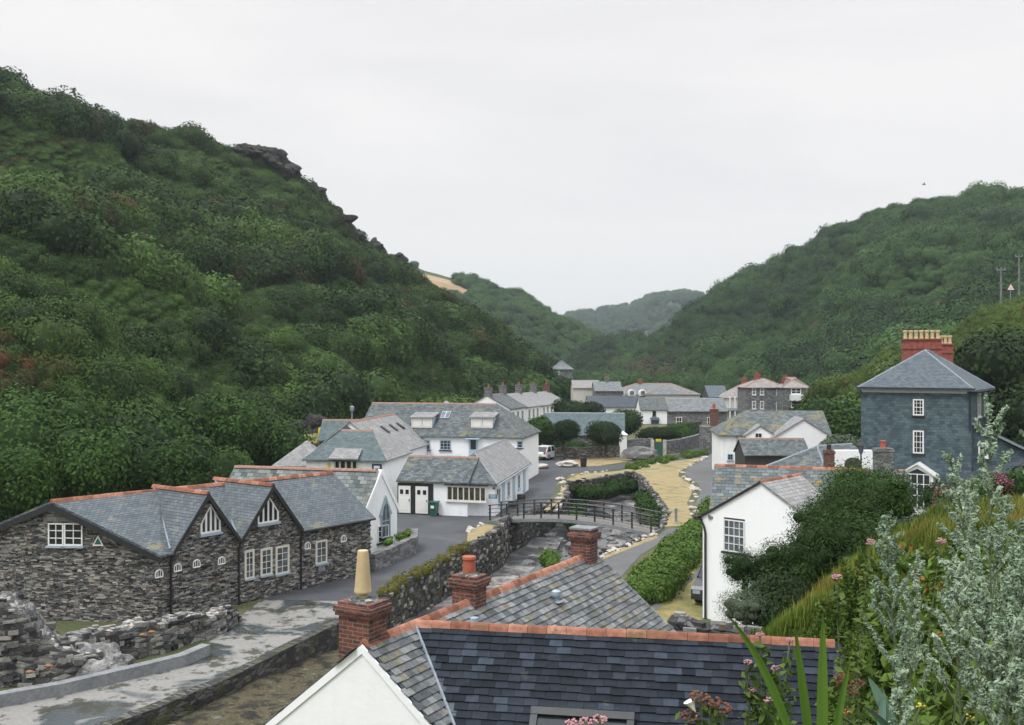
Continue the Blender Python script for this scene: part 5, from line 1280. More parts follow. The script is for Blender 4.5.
# ============================================================= bridge
br = thing('footbridge', 'arched footbridge with dark metal railings over the river', 'bridge', (4,66.5,0))
bA, bB = G(494,520), G(657,532); bd = (bB-bA).normalized(); bn_ = Vector((bd.y,-bd.x,0)); BL_ = (bB-bA).length
zz = lambda s: .06+.5*math.sin(math.pi*min(1,max(0,s/BL_)))
n = 22; mb = MB(); bw = .95
for i in range(n):
    s0, s1 = BL_*i/n, BL_*(i+1)/n; a, b = bA+bd*s0+U*zz(s0), bA+bd*s1+U*zz(s1)
    mb.prism([a-bn_*bw, b-bn_*bw, b+bn_*bw, a+bn_*bw], (0,0,-.10))
mb.build('deck', M['deck'], br)
for s_ in (-1, 1):
    mb = MB()
    for i in range(n):
        s0, s1 = BL_*i/n, BL_*(i+1)/n; a, b = bA+bd*s0+U*zz(s0)+bn_*s_*(bw+.01), bA+bd*s1+U*zz(s1)+bn_*s_*(bw+.01)
        mb.prism([a+U*.02, b+U*.02, b-U*.20, a-U*.20], bn_*s_*.10)
    mb.build('beam', M['kerb'], br)
    rl = MB(); 
    for h_, r_ in ((1.08,.04), (.82,.02), (.56,.02), (.30,.02)):
        for i in range(n):
            s0, s1 = BL_*i/n, BL_*(i+1)/n; rl.tube(bA+bd*s0+U*(zz(s0)+h_)+bn_*s_*.9, bA+bd*s1+U*(zz(s1)+h_)+bn_*s_*.9, r_, r_, 5)
    rl.build('railing', M['black'], br)
    for i in range(10):
        s = BL_*(i+.1)/9.2; s = min(s, BL_); p = bA+bd*s+bn_*s_*.9
        mb = MB(); mb.box(p+U*(zz(s)+.5), bd, .09, .09, 1.2); mb.build('post', M['black'], br)
# bollard
mb = MB(); p = G(676, 522); mb.box(p+U*.45, (1,0,0), .16, .16, .9); mb.box(p+U*.92, (1,0,0), .19, .19, .06); mb.build('bollard', M['lead'], label='small grey bollard on the dry lawn near the bridge', cat='bollard')
# ============================================================= river walls, road walls
def bank_wall(name, pts, h, mat, label, top=.0, th=.45, rag=.04, jit=.12, knob=4):
    return poly_wall(name, pts, lambda k: (h(k) if callable(h) else h), th, mat, label, z=-3.2, rag=rag, jit=jit, knob=knob)
bank_wall('quay_wall', LB[0:6], .03, M['rubble_dark'], 'dark stone edge of the quay above the mossy mud', rag=.02, knob=0)
bank_wall('river_wall', LB[5:11], lambda k: .55, M['rubble_dark'], 'mossy stone parapet wall between road and river below the bridge', rag=.05, knob=7)
bank_wall('river_wall', [LB[-1]]+LB2, .03, M['rubble_dark'], 'river wall under the strip of dry grass just above the bridge')
bank_wall('river_wall', [LB2[-1]]+FARB, .05, M['rubble_dark'], 'far dark river wall below the roadside grass')
bank_wall('river_wall', [FARB[-1]]+RB2, .05, M['rubble_dark'], 'river wall with shrubs below the dry lawn')
bank_wall('river_wall', [RB2[-1]]+RB[:4], .03, M['rubble_dark'], 'right-hand river wall running from the bridge behind the near house')
bank_wall('river_wall', RB[3:9], .03, M['rubble_dark'], 'river wall at the foot of the near house')
poly_wall('road_wall', [G2(552,459), G2(575,459), G2(600,458), G2(622,457)], 1.3, .45, M['rubble'], 'rough stone wall behind the white car and parking place', rag=.08)
poly_wall('road_wall', [G2(624,457), G2(652,455)], 2.0, .45, M['rubble_grey'], 'taller grey wall between white pillar and green gate', rag=.08)
poly_wall('road_wall', [G2(665,454), G2(680,452), G2(700,446), G2(712,436)], 1.6, .45, M['rubble_grey'], 'curved coped wall beside the road beyond the green gate', rag=.03)
poly_wall('garden_boundary_wall', [G2(668,432), G2(700,430)], 1.3, .45, M['rubble_dark'], 'dark garden wall before the stone range', rag=.06)
gp = thing('gate_pillar', 'white square gate pillar with pyramid cap beside the round bush', 'pillar', tuple(G(623,457)))
p = G(623,457); mb = MB(); mb.box(p+U*1.3, (1,0,0), .8, .8, 2.6); mb.build('shaft', M['white2'], gp); mb = MB(); b4 = [p+U*2.6+Vector((x,y,0))*.55 for x, y in ((-1,-1),(1,-1),(1,1),(-1,1))]
for i in range(4): mb.face([b4[i], b4[(i+1)%4], p+U*3.05])
mb.face(b4[::-1]); mb.build('cap', M['white2'], gp)
gt = thing('garden_gate', 'dark green door-like gate with yellow sign between pale posts', 'gate', tuple(G(658,456)))
p = G(658.5,456); mb = MB(); mb.box(p+U*.85, (1,0,0), .95, .12, 1.7); mb.build('door', M['green_paint'], gt)
for s in (-1, 1): mb = MB(); mb.box(p+U*.95+Vector((s*.72,0,0)), (1,0,0), .35, .4, 1.9); mb.build('post', M['rockpale'], gt)
mb = MB(); mb.box(p+U*1.85, (1,0,0), .65, .1, .3); mb.build('sign_board', M['yellow_paint'], gt)
# ============================================================= vehicles
def car(name, label, loc, rz, paint, L=4.0, Wd=1.72, Hh=1.5, suv=False, group=None):
    t0 = thing(name, label, 'car', (0,0,0), group); b = .19; hl = L/2
    belt = Hh*.62
    prof = [(-hl,.30),(-hl,.78),(-hl*.97,belt),(hl*.42,belt),(hl*.94,Hh*.50),(hl,Hh*.42),(hl,.28)]
    mb = MB()
    arches = (-hl*.62, hl*.62)
    low = []
    for ax_ in arches:
        low += [(ax_-.38,.26)]+[(ax_-.36*math.cos(math.pi*i/6), .26+.36*math.sin(math.pi*i/6)) for i in range(1,6)]+[(ax_+.38,.26)]
    poly = prof[:-1]+[(hl,.28)]+low[::-1]
    mb.prism([Vector((x,-Wd/2,z)) for x, z in poly], (0,Wd,0)); mb.build('body', paint, t0)
    cb = [(-hl*.95,belt),(-hl*.62,Hh*.96),(hl*.10,Hh),(hl*.46,belt)]
    ins = .16; mb = MB(); n = len(cb)
    Lp = [Vector((x,-Wd/2+(.03 if z < belt+.02 else ins),z-.002)) for x, z in cb]; Rp = [Vector((x,Wd/2-(.03 if z < belt+.02 else ins),z-.002)) for x, z in cb]
    mb.face(Lp[::-1]); mb.face(Rp)
    for i in range(n): mb.face([Lp[i], Lp[(i+1)%n], Rp[(i+1)%n], Rp[i]])
    mb.build('windows', M['glass'], t0)
    mb = MB(); mb.prism([Vector((-hl*.64,-Wd/2+.14,Hh*.95)), Vector((hl*.12,-Wd/2+.14,Hh*.985)), Vector((hl*.12,Wd/2-.14,Hh*.985)), Vector((-hl*.64,Wd/2-.14,Hh*.95))], (0,0,.05))
    for s in (-1,1):
        for x0, x1 in ((-hl*.95,-hl*.64),(hl*.46,hl*.11),(-hl*.25,-hl*.25)): mb.tube((x0,s*(Wd/2-.02),belt), (x1,s*(Wd/2-.15),Hh*.97), .045,.045,5)
    mb.build('roof', paint, t0)
    for ax_ in arches:
        for s in (-1,1):
            c_ = Vector((ax_,s*(Wd/2-.11),.31)); mb = MB(); mb.tube(c_-Vector((0,.1,0)), c_+Vector((0,.1,0)), .31,.31,18); wl = mb.build('wheel', M['tyre'], t0)
            mb = MB(); mb.tube(c_+Vector((0,s*.09,0)), c_+Vector((0,s*.11,0)), .19,.19,12); mb.build('rim', M['leadlight'], wl)
    for s in (-1,1):
        mb = MB(); mb.box((-hl-.01,s*(Wd/2-.18),.86), (0,1,0), .24,.06,.3,nrm=(1,0,0)); mb.build('tail_light', M['lampred'], t0)
        mb = MB(); mb.box((hl-.02,s*(Wd/2-.25),.62), (0,1,0), .34,.08,.16,nrm=(1,0,0)); mb.build('headlight', M['leadlight'], t0)
    mb = MB(); mb.box((-hl-.01,0,.58), (0,1,0), .5,.03,.12,nrm=(1,0,0)); mb.build('number_plate', M['yellow_paint'], t0)
    mb = MB(); mb.box((-hl-.0,0,.36), (0,1,0), Wd*.96,.1,.16,nrm=(1,0,0)); mb.box((hl-.0,0,.36), (0,1,0), Wd*.96,.1,.16,nrm=(1,0,0)); mb.build('bumper', M['black'], t0)
    t0.location = loc; t0.rotation_euler = (0,0,rz); return t0
p = G(547, 459); car('parked_car', 'white hatchback parked by the stone wall beyond the inn', (p.x, p.y, .03), R(62), M['carwhite'])
car('parked_car', 'dark car half hidden behind the white cottage on the garden grass', (9.75,46.6,.03), R(246), M['carblack'], L=4.3, Hh=1.72)
# dark litter bin by the parking verge
lb_ = G(583.5, 467); mb = MB(); mb.lathe(lb_, [(.3,0),(.34,.5),(.36,1.0),(.30,1.05),(.30,1.3),(.1,1.4)], 12); mb.build('litter_bin', M['black'], label='round black litter bin on the verge opposite the white car', cat='bin')
# ============================================================= poles and sign on the spur
def pole(px, yt, yb, d, label, lamp=False):
    b = W(px, yb, d); tp = W(px, yt, d); tt_ = thing('utility_pole', label, 'pole', tuple(b-U*1), 'utility poles on the right slope')
    mb = MB(); mb.tube(b-U*1.5, tp, .16, .11, 8); mb.build('post', M['rockgrey'], tt_)
    mb = MB(); mb.box(tp-U*.35, (1,0,0), 1.1, .1, .1); mb.tube(tp-U*.3-Vector((.5,0,0)), tp-Vector((.5,0,.05)), .06,.05,6); mb.tube(tp-U*.3+Vector((.5,0,0)), tp-Vector((-.5,0,.05)), .06,.05,6); mb.build('crossarm', M['lead'], tt_)
pole(1001, 267, 310, 122, 'taller utility pole left of the triangular road sign'); pole(1019, 254, 285, 150, 'utility pole at the right edge of the photograph')
sg = thing('road_sign', 'white triangular warning road sign on a post on the right slope', 'sign', tuple(W(1010,300,120)))
p = W(1010.5, 288, 120); mb = MB(); mb.tube(p-U*3, p, .05,.05,6); mb.build('post', M['lead'], sg)
tri = lambda r: [p+Vector((math.cos(a)*r,0,math.sin(a)*r)) for a in (R(90),R(210),R(330))]
mb = MB(); mb.prism([q-Vector((0,.08,0)) for q in tri(.55)], (0,.03,0)); pl = mb.build('plate', M['red_paint'], sg); mb = MB(); mb.prism([q-Vector((0,.1,0)) for q in tri(.44)], (0,.015,0)); mb.build('plate_face', M['wpaint'], pl)
mb = MB(); mb.box(p-Vector((0,.115,.02)), (1,0,0), .06,.01,.26); mb.build('symbol', M['black'], pl)
# lamp post beside the arched wall
lp = thing('street_lamp', 'black lantern street lamp beside the tall slate house', 'lamp', tuple(V2(W(861,460,60)))); p = W(861,452,60)
mb = MB(); mb.tube((p.x,p.y,0), (p.x,p.y,p.z-.1), .07,.05,8); mb.build('post', M['black'], lp)
mb = MB(); mb.lathe(p, [(.1,-.1),(.13,0),(.22,.4)], 6); mb.build('lantern', M['glass_pale'], lp); mb = MB(); mb.lathe(p+U*.4, [(.28,0),(.12,.2),(.04,.32)], 6); mb.build('lantern_cap', M['black'], lp)
# bird
p = W(924, 184.5, 110); mb = MB(); 
mb.tube(p-Vector((.24,0,0)), p, .02,.075,6); mb.tube(p, p+Vector((.22,0,.02)), .075,.03,6)
mb.prism([p+Vector((-.08,0,.03)), p+Vector((.08,0,.03)), p+Vector((.02,.55,.16))], (0,0,.02)); mb.prism([p+Vector((-.08,0,.03)), p+Vector((.08,0,.03)), p+Vector((-.12,-.5,.2))], (0,0,.02))
mb.build('gull', M['kerb'], label='gull gliding against the pale sky above the right hill', cat='bird')
# ============================================================= boulder rows
GRPS = [([G2(556,511), G2(562,497), G2(563,487), G2(557,480)], 14, 'white boulder edging the grass corner just above the bridge', .25, .5),
        ([G2(560,479), G2(590,473), G2(630,469), G2(655,464), G2(672,459)], 26, 'pale boulder edging the roadside grass', .15, .35),
        ([G2(706,457), G2(690,466), G2(681,471), G2(679,476), G2(692,484), G2(695,493), G2(690,503), G2(695,517), G2(684,527)], 38, 'white boulder along the lane side of the dry lawn', .2, .48),
        ([G2(657,534), G2(640,540), G2(625,547), G2(612,552), G2(602,557)], 18, 'white boulder edging the riverside path below the bridge', .15, .34),
        ([G2(466,534), G2(471,528), G2(486,523)], 7, 'grey-white boulder at the left end of the bridge', .2, .38)]
for pts, n, lab, r0, r1_ in GRPS: boulder_row(pts, n, lab, lab.replace('boulder', 'boulders'), r0, r1_)
p = G(568, 467); o = mesh_obj('boulder', ROCKP[1], (p.x,p.y,.35)); o.scale = (1.1,.7,.6); tag(o, 'large white boulder on the parking verge near the white car', 'boulder')
p = G(640, 461); o = mesh_obj('boulder', rock_mesh('boulder', 44, M['rockgrey']), (p.x,p.y,.8)); o.scale = (2.1,1.0,1.4); tag(o, 'big grey rock by the road below the white gate pillar', 'boulder')
p = G(556, 468); o = mesh_obj('boulder', ROCKP[2], (p.x-1.6,p.y-.6,.25)); o.scale = (.9,.7,.5); tag(o, 'flat pale boulder in front of the white car', 'boulder')
RK = [rock_mesh('river_stone', 50+i, M['rockgrey']) for i in range(4)]
for i in range(150):
    while True:
        x, y = random.uniform(-6, 11), random.uniform(44, 92)
        lft = np.interp(y, [44,52,60,70,80,92], [-4.5,-1.8,0,1,3.5,5.2]); rgt = np.interp(y, [44,50,57,64,75,92], [-2.4,1,4.6,9,10.5,12])
        if lft+.4 < x < rgt-.4: break
    o = mesh_obj('river_stone', random.choice(RK), (x, y, bed_z(x, y)+.05)); r = .15+.55*random.random()**2; o.scale = (r, r*.8, r*.6); o.rotation_euler = (0,0,random.uniform(0,6)); tag(o, 'dark stone lying on the river bed', 'stone', 'stones on the river bed')
# ============================================================= foliage
def unit(v): return v/np.linalg.norm(v, axis=-1, keepdims=True)
def leaf_quads(rg, P, Nn, size, asp=.6, jit=.7, lr=None):
    """one small folded-free quad per point"""
    n = len(P); Nn = unit(Nn + rg.normal(size=(n,3))*jit); r = unit(np.cross(Nn, rg.normal(size=(n,3)))); s = np.cross(Nn, r)
    sz = size*rg.uniform(.6, 1.4, (n,1)); a, b = r*sz, s*sz*asp
    V = np.stack([P-a, P-b, P+a, P+b], 1).reshape(-1,3); Q = np.arange(4*n).reshape(n,4)
    L = rg.uniform(0,1,n) if lr is None else lr
    return V, Q, np.repeat(L, 4)
def ico(sub):
    bm = bmesh.new(); bmesh.ops.create_icosphere(bm, subdivisions=sub, radius=1); V = np.array([v.co[:] for v in bm.verts]); T = np.array([[v.index for v in f.verts] for f in bm.faces]); bm.free(); return V, T
ICO1, ICO2 = ico(1), ico(2)
def crown_mesh(name, seed, lobes, n, size, mat, core=.82, up=.25, asp=.6, jit=.36, squash=1.0, clump=True, fuzz=1.10):
    rg = np.random.default_rng(seed); C = np.array([l[:3] for l in lobes], float); Rr = np.array([l[3] for l in lobes], float)
    w_ = Rr**2; k = rg.choice(len(lobes), n, p=w_/w_.sum()); D = unit(rg.normal(size=(n,3))+np.array([0,0,up]))
    f = .84+(fuzz-.84)*rg.random((n,1))**(1 if fuzz < 1.2 else 1.8)
    # small tufts: bumps over each lobe
    T = unit(rg.normal(size=(40,3))); dt = (D@T.T).max(1); f = f*(1+.16*(dt[:,None]-.85)*4)
    P = C[k]+D*Rr[k][:,None]*f*np.array([1,1,squash])
    # drop leaves buried inside other lobes
    keep = np.ones(n, bool)
    for i in range(len(lobes)):
        d = np.linalg.norm((P-C[i])/np.array([1,1,squash]), axis=1); keep &= ~((k != i) & (d < Rr[i]*.8))
    P, D, kk = P[keep], D[keep], k[keep]
    lobe_t = rg.uniform(0, .55, len(lobes)); tuft = rg.uniform(0,.4,40)[(D@T.T).argmax(1)]
    lr = np.clip(lobe_t[kk]+tuft+rg.uniform(-.1,.35,len(P)), 0, 1)
    V, Q, L = leaf_quads(rg, P, D, size, asp, jit, lr)
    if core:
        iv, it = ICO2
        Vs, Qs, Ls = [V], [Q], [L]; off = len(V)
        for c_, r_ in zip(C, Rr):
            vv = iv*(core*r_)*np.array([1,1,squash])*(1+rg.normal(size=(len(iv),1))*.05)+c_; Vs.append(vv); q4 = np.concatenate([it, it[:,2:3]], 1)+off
            Qs.append(q4); Ls.append(np.full(len(vv), .12)); off += len(vv)  # core fixed near the dark leaf tone: shade inside the crown put into colour
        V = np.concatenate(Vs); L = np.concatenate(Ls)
        # triangles of the core are appended as triangles
        me = bpy.data.meshes.new(name); nq = len(Q); tris = np.concatenate([q[:, :3] for q in Qs[1:]])
        me.vertices.add(len(V)); me.vertices.foreach_set('co', V.astype(np.float32).ravel())
        li = np.concatenate([Q.ravel(), tris.ravel()]).astype(np.int32); me.loops.add(len(li)); me.loops.foreach_set('vertex_index', li)
        ls = np.concatenate([np.arange(0, nq*4, 4), nq*4+np.arange(0, len(tris)*3, 3)]).astype(np.int32); lt_ = np.concatenate([np.full(nq,4), np.full(len(tris),3)]).astype(np.int32)
        me.polygons.add(len(ls)); me.polygons.foreach_set('loop_start', ls); me.polygons.foreach_set('loop_total', lt_)
        a = me.attributes.new('lr', 'FLOAT', 'POINT'); a.data.foreach_set('value', L.astype(np.float32)); me.materials.append(mat); me.update(calc_edges=True); return me
    return np_mesh(name, V, Q, mat, lr=L)
def lobes(seed, n, spread=.55, rr=(.35,.6), zsq=.5, zc=.5):
    rg = random.Random(seed); L = [(0,0,zc,.62)]
    for i in range(n):
        a = rg.uniform(0, 6.28); d = spread*math.sqrt(rg.random()); L.append((math.cos(a)*d, math.sin(a)*d, zc+rg.uniform(-.5,.6)*zsq, rg.uniform(*rr)))
    return L
DK, LT = (.010,.021,.007), (.060,.098,.026)
L_inst = leafmat('scrub_leaves', (.006,.017,.005), (.088,.160,.032), 'INST', autumn=(.10,.050,.020))
L_wood = leafmat('wood_leaves', (.005,.017,.007), (.070,.138,.034), 'INST', autumn=(.07,.05,.025))
L_obj = leafmat('tree_leaves', (.005,.017,.005), (.072,.145,.026))
L_bright = leafmat('bright_leaves', (.016,.040,.006), (.10,.17,.026))
L_dark = leafmat('dark_conifer_leaves', (.006,.015,.005), (.045,.082,.022))
L_shrub = leafmat('dark_shrub_leaves', (.006,.016,.005), (.055,.105,.024))
L_hedge = leafmat('hedge_leaves', (.025,.06,.010), (.14,.23,.04))
L_grey = leafmat('grey_green_leaves', (.04,.06,.035), (.16,.20,.13))
PC = bpy.data.collections.new('foliage_prototypes')
def proto_set(prefix, cnt, mat, n, size, nl=6, **k):
    col = bpy.data.collections.new(prefix)
    for i in range(cnt):
        me = crown_mesh(prefix, 100+i*7+len(prefix), lobes(i*13+len(prefix), nl, **k), n, size, mat)
        col.objects.link(bpy.data.objects.new('%s_%02d' % (prefix, i), me))
    return col
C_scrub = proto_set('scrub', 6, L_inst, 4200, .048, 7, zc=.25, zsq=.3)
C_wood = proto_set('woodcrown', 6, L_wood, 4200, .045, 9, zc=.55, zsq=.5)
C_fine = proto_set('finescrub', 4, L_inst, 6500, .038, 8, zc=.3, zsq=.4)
def scatter(name, pts, scales, tints, browns, coll, label, mat, loc=None, rot=(0, 6.28)):
    me = bpy.data.meshes.new(name); P = np.array(pts, np.float32); me.vertices.add(len(P)); me.vertices.foreach_set('co', P.ravel())
    for nm, v in (('sc', scales), ('tint', tints), ('brown', browns), ('rot', np.random.default_rng(3).uniform(rot[0], rot[1], len(P)))):
        a = me.attributes.new(nm, 'FLOAT', 'POINT'); a.data.foreach_set('value', np.array(v, np.float32))
    me.materials.append(mat)
    o = mesh_obj(name, me, kind='stuff', label=label)
    ng = bpy.data.node_groups.new(name, 'GeometryNodeTree'); ng.interface.new_socket('Geometry', in_out='INPUT', socket_type='NodeSocketGeometry'); ng.interface.new_socket('Geometry', in_out='OUTPUT', socket_type='NodeSocketGeometry')
    gi, go = ng.nodes.new('NodeGroupInput'), ng.nodes.new('NodeGroupOutput'); ip = ng.nodes.new('GeometryNodeInstanceOnPoints'); ci = ng.nodes.new('GeometryNodeCollectionInfo')
    ci.inputs['Collection'].default_value = coll; ci.inputs['Separate Children'].default_value = True; ci.inputs['Reset Children'].default_value = True
    def at(nm):
        a = ng.nodes.new('GeometryNodeInputNamedAttribute'); a.data_type = 'FLOAT'; a.inputs['Name'].default_value = nm; return a.outputs['Attribute']
    cx = ng.nodes.new('ShaderNodeCombineXYZ'); ng.links.new(at('rot'), cx.inputs[2]); ng.links.new(gi.outputs[0], ip.inputs['Points']); ng.links.new(ci.outputs[0], ip.inputs['Instance'])
    ip.inputs['Pick Instance'].default_value = True; ng.links.new(cx.outputs[0], ip.inputs['Rotation']); ng.links.new(at('sc'), ip.inputs['Scale']); ng.links.new(ip.outputs[0], go.inputs[0])
    md = o.modifiers.new('foliage', 'NODES'); md.node_group = ng; return o
rg = np.random.default_rng(11)
def vis_scale(p): return 1
def fill(h, n, base, smin, smax, nf, seed, vmax=1.06, gap=-9, brownf=.04, dens=None, uvn=None):
    pts, sc, ti, br_ = [], [], [], []
    tries = 0
    while len(pts) < n and tries < n*8:
        tries += 1; u, v = rg.random(), rg.random()**.95*vmax; p = h.at(u, v)
        if dens and not dens(p, u, v): continue
        f = noise.fractal(Vector((u*uvn[0], v*uvn[1], seed)) if uvn else Vector((p.x*nf, p.y*nf, seed)), 1, 2.1, 4); f2 = noise.fractal(Vector((u*uvn[0]*1.6, v*uvn[1]*1.6, seed+9)), 1, 2.1, 4) if uvn else noise.fractal(Vector((p.x*nf*.5, p.y*nf*.5, seed+9)), 1, 2.1, 4)
        if f < gap: continue
        s = base*(smin+(smax-smin)*min(1, max(0, .42+f*1.5))**1.3)*rg.uniform(.7,1.3)
        t_ = min(1, max(0, .42+f2*1.3-(s/base-1)*.12+rg.normal()*.22)); b_ = min(1, max(0, (noise.fractal(Vector((p.x*.03, p.z*.06, seed+4)), 1, 2, 4)-.62)*4)) if rg.random() > .3 else 0
        if rg.random() < brownf: b_ = max(b_, rg.uniform(.2,.6))
        pts.append((p.x, p.y, p.z-.12*s)); sc.append(s); ti.append(t_); br_.append(b_)
        if s < base*.85:
            for q_ in range(3):
                u2, v2 = u+rg.normal()*.008, v+rg.normal()*.012
                if 0 < u2 < 1 and 0 < v2 < vmax: p2 = h.at(u2, v2); pts.append((p2.x, p2.y, p2.z-.1*s)); sc.append(s*rg.uniform(.8,1.2)); ti.append(min(1, max(0, t_+rg.normal()*.1))); br_.append(b_)
    return pts, sc, ti, br_
def on_screen(p, m=60):
    if p.y < 5: return False
    x = CX+p.x/p.y*F; return -m < x < 1024+m
def behind_ok(p): return True
# left hillside: scrub, denser and taller towards the foot
far_ = lambda p, u, v: on_screen(p, 90) and (Vector((p.x,p.y)).length > 100)
near_ = lambda p, u, v: on_screen(p, 90) and (Vector((p.x,p.y)).length <= 100)
a = fill(LH, 17000, 1.95, .38, 2.3, .032, 2, dens=far_, uvn=(6, 11))
# crest gets lower heath
# dark heath along the rocky skyline
P_, S_, T_, B_ = a
for i_, p_ in enumerate(P_):
    px_ = CX+p_[0]/p_[1]*F; top_ = np.interp(px_, [150,262,300,345,400,440,530], [140,153,183,238,262,291,352]); py_ = CY-(p_[2]-CAMZ)/p_[1]*F
    k_ = min(1, max(0, (px_-170)/60))*min(1, max(0, 1-(py_-top_)/26))
    if k_ > 0: T_[i_] *= 1-.9*k_; B_[i_] = max(B_[i_], .45*k_*rg.random()); S_[i_] *= 1-.35*k_
C_heath = bpy.data.collections.new('heath'); TILT = Vector((0,0,1)).rotation_difference(Vector((.17,-.42,.89))).to_matrix().to_4x4()
for i in range(5):
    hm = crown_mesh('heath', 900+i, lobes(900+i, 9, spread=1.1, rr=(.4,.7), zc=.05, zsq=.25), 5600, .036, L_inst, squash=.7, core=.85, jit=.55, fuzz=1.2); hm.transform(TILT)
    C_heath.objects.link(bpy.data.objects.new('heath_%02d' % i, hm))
big = [k for k in range(len(a[0])) if a[1][k] > 1.95*.9]; low = [k for k in range(len(a[0])) if a[1][k] <= 1.95*.9]
pick = lambda ks, m=1: ([a[0][k] for k in ks], [a[1][k]*m for k in ks], [a[2][k] for k in ks], [a[3][k] for k in ks])
scatter('hillside_scrub', *pick(big), C_scrub, 'dense green bushes scattered over the left hillside', L_inst)
hp = pick(low, 1.25); hp = (hp[0], hp[1], [min(1, t_+.12) for t_ in hp[2]], hp[3])
scatter('hillside_heath', *hp, C_heath, 'low bracken and heath between the bushes of the left hillside', L_inst, rot=(-.5, .5))
a = fill(LH, 620, 2.3, .6, 1.5, .06, 3, vmax=.6, dens=near_, brownf=.0)
scatter('hillside_thicket', *a, C_fine, 'thick leafy bushes at the foot of the left hillside', L_inst)
a = fill(RH, 8000, 4.4, .5, 1.45, .03, 5, dens=lambda p,u,v: on_screen(p, 80), brownf=.01)
scatter('woodland', *a, C_wood, 'unbroken woodland covering the right hill', L_wood)
a = fill(BH, 3200, 5.0, .6, 1.2, .02, 6, dens=lambda p,u,v: on_screen(p, 60) and not (405 < CX+p.x/p.y*F < 470 and v > .70 + max(0, (CX+p.x/p.y*F-440))*.004 and v < 1.02-max(0, (CX+p.x/p.y*F-445))*.006), brownf=0)
scatter('back_hill_woodland', *a, C_wood, 'woodland on the hill at the valley bend', L_wood)
a = fill(FH, 5200, 8, .6, 1.3, .006, 7, dens=lambda p,u,v: on_screen(p, 60), brownf=0)
scatter('far_hill_woodland', *a, C_wood, 'hazy scattered woodland on the far hill', L_wood)
a = fill(NH, 3000, 1.9, .5, 1.5, .07, 8, dens=lambda p,u,v: on_screen(p, 90), brownf=.02)
a = (a[0], a[1], [min(1, t_+.38) for t_ in a[2]], a[3])
L_spur = leafmat('spur_leaves', (.020,.042,.010), (.115,.17,.036), 'INST', autumn=(.16,.05,.03)); C_spur = proto_set('spurscrub', 4, L_spur, 3000, .055, 7, zc=.3, zsq=.4)
scatter('spur_scrub', *a, C_spur, 'bright green bushes on the slope above the slate house', L_spur)
# valley-floor trees between far houses and hills: stuff belt
pts = []
for i in range(420):
    d = rg.uniform(238, 400); px = rg.uniform(545, 900); x = (px-CX)/F*d
    pts.append((x, d, 1.5))
for i in range(150):
    d = rg.uniform(195, 235); px = rg.uniform(812, 860); pts.append(((px-CX)/F*d, d, 1.0))
for i in range(60):
    d = rg.uniform(120, 190); px = rg.uniform(815, 900); pts.append(((px-CX)/F*d, d, .5))
n = len(pts); scatter('valley_wood', pts, rg.uniform(3.0,5.0,n), np.clip(rg.normal(.45,.2,n),0,1), np.zeros(n), C_wood, 'trees filling the valley floor beyond the village', L_wood)
# tawny field and paths on hills
patch_on(BH, .22, .58, .76, .97, 'bare_field', M['field'])
# ---- single trees and shrubs
def crown_obj(name, label, c, r, seed, mat, n=5000, size=.05, nl=8, squash=1.0, core=.8, zc=.55, zsq=.5, cat='tree', group=None, trunk=True, spread=.55, sxy=(1,1), rr=(.35,.6), jit=.36, asp=.6, fuzz=1.10):
    c = Vector(c); lb = lobes(seed, nl, zc=zc, zsq=zsq, spread=spread, rr=rr); me = crown_mesh('crown', seed, lb, n, size, mat, core=core, squash=squash, jit=jit, asp=asp, fuzz=fuzz)
    t0 = thing(name, label, cat, tuple(c), group)
    o = mesh_obj('crown' if cat == 'tree' else 'foliage', me, (0,0,0), t0); o.scale = (r*sxy[0], r*sxy[1], r)
    if trunk:
        mb = MB(); h = r*zc
        mb.tube(c-U*1.2, c+U*h*.7, .09*r+.04, .06*r+.03, 8)
        rr_ = random.Random(seed)
        for l in lb[1:5]: mb.tube(c+U*h*.5, c+Vector((l[0]*sxy[0],l[1]*sxy[1],l[2]))*r, .05*r, .02*r, 6)
        mb.build('trunk' if cat == 'tree' else 'stem', M['bark'], t0)
    return t0
# left foot of the hill: large bushes one can tell apart  (px, py top, d, r)
LT_ = [(35,392,66,4.2,'large rounded bush above the left end of the stone building'),
       (120,402,70,4.6,'broad dark bush above the near gable of the stone building'),
       (200,395,80,4.6,'big pale-topped bush behind the two steep gables'),
       (255,408,84,4.3,'dense bush just left of the small kiosk'),
       (90,430,60,3.6,'dark overhanging bush right behind the stone building ridge'),
       (170,440,63,3.4,'low dark bush behind the cross gables'),
       (20,445,57,3.2,'dark bush at the left edge above the stone building eaves'),
       (225,450,72,3.2,'dark bush at the left of the chapel roof'),
       (140,345,100,4.8,'rounded hillside tree below the terrace line'),
       (230,345,112,5.2,'spreading hillside tree above the kiosk'),
       (330,352,150,5.0,'pale green tree above the slate store'),
       (60,340,98,4.8,'wide low tree on the left hillside terrace'),
       (420,368,170,5,'round tree above the long inn roof'),
       (535,372,215,7.5,'dark rounded tree at the end of the left spur')]
for i, (px, py, d, r, lab) in enumerate(LT_):
    top = W(px, py, d); crown_obj('hillside_tree', lab, top-U*(r*1.25), r, 300+i, L_obj, n=int(9000 if d < 90 else 4000), size=.035 if d < 90 else .055, group='bushes and trees at the foot of the left hill')
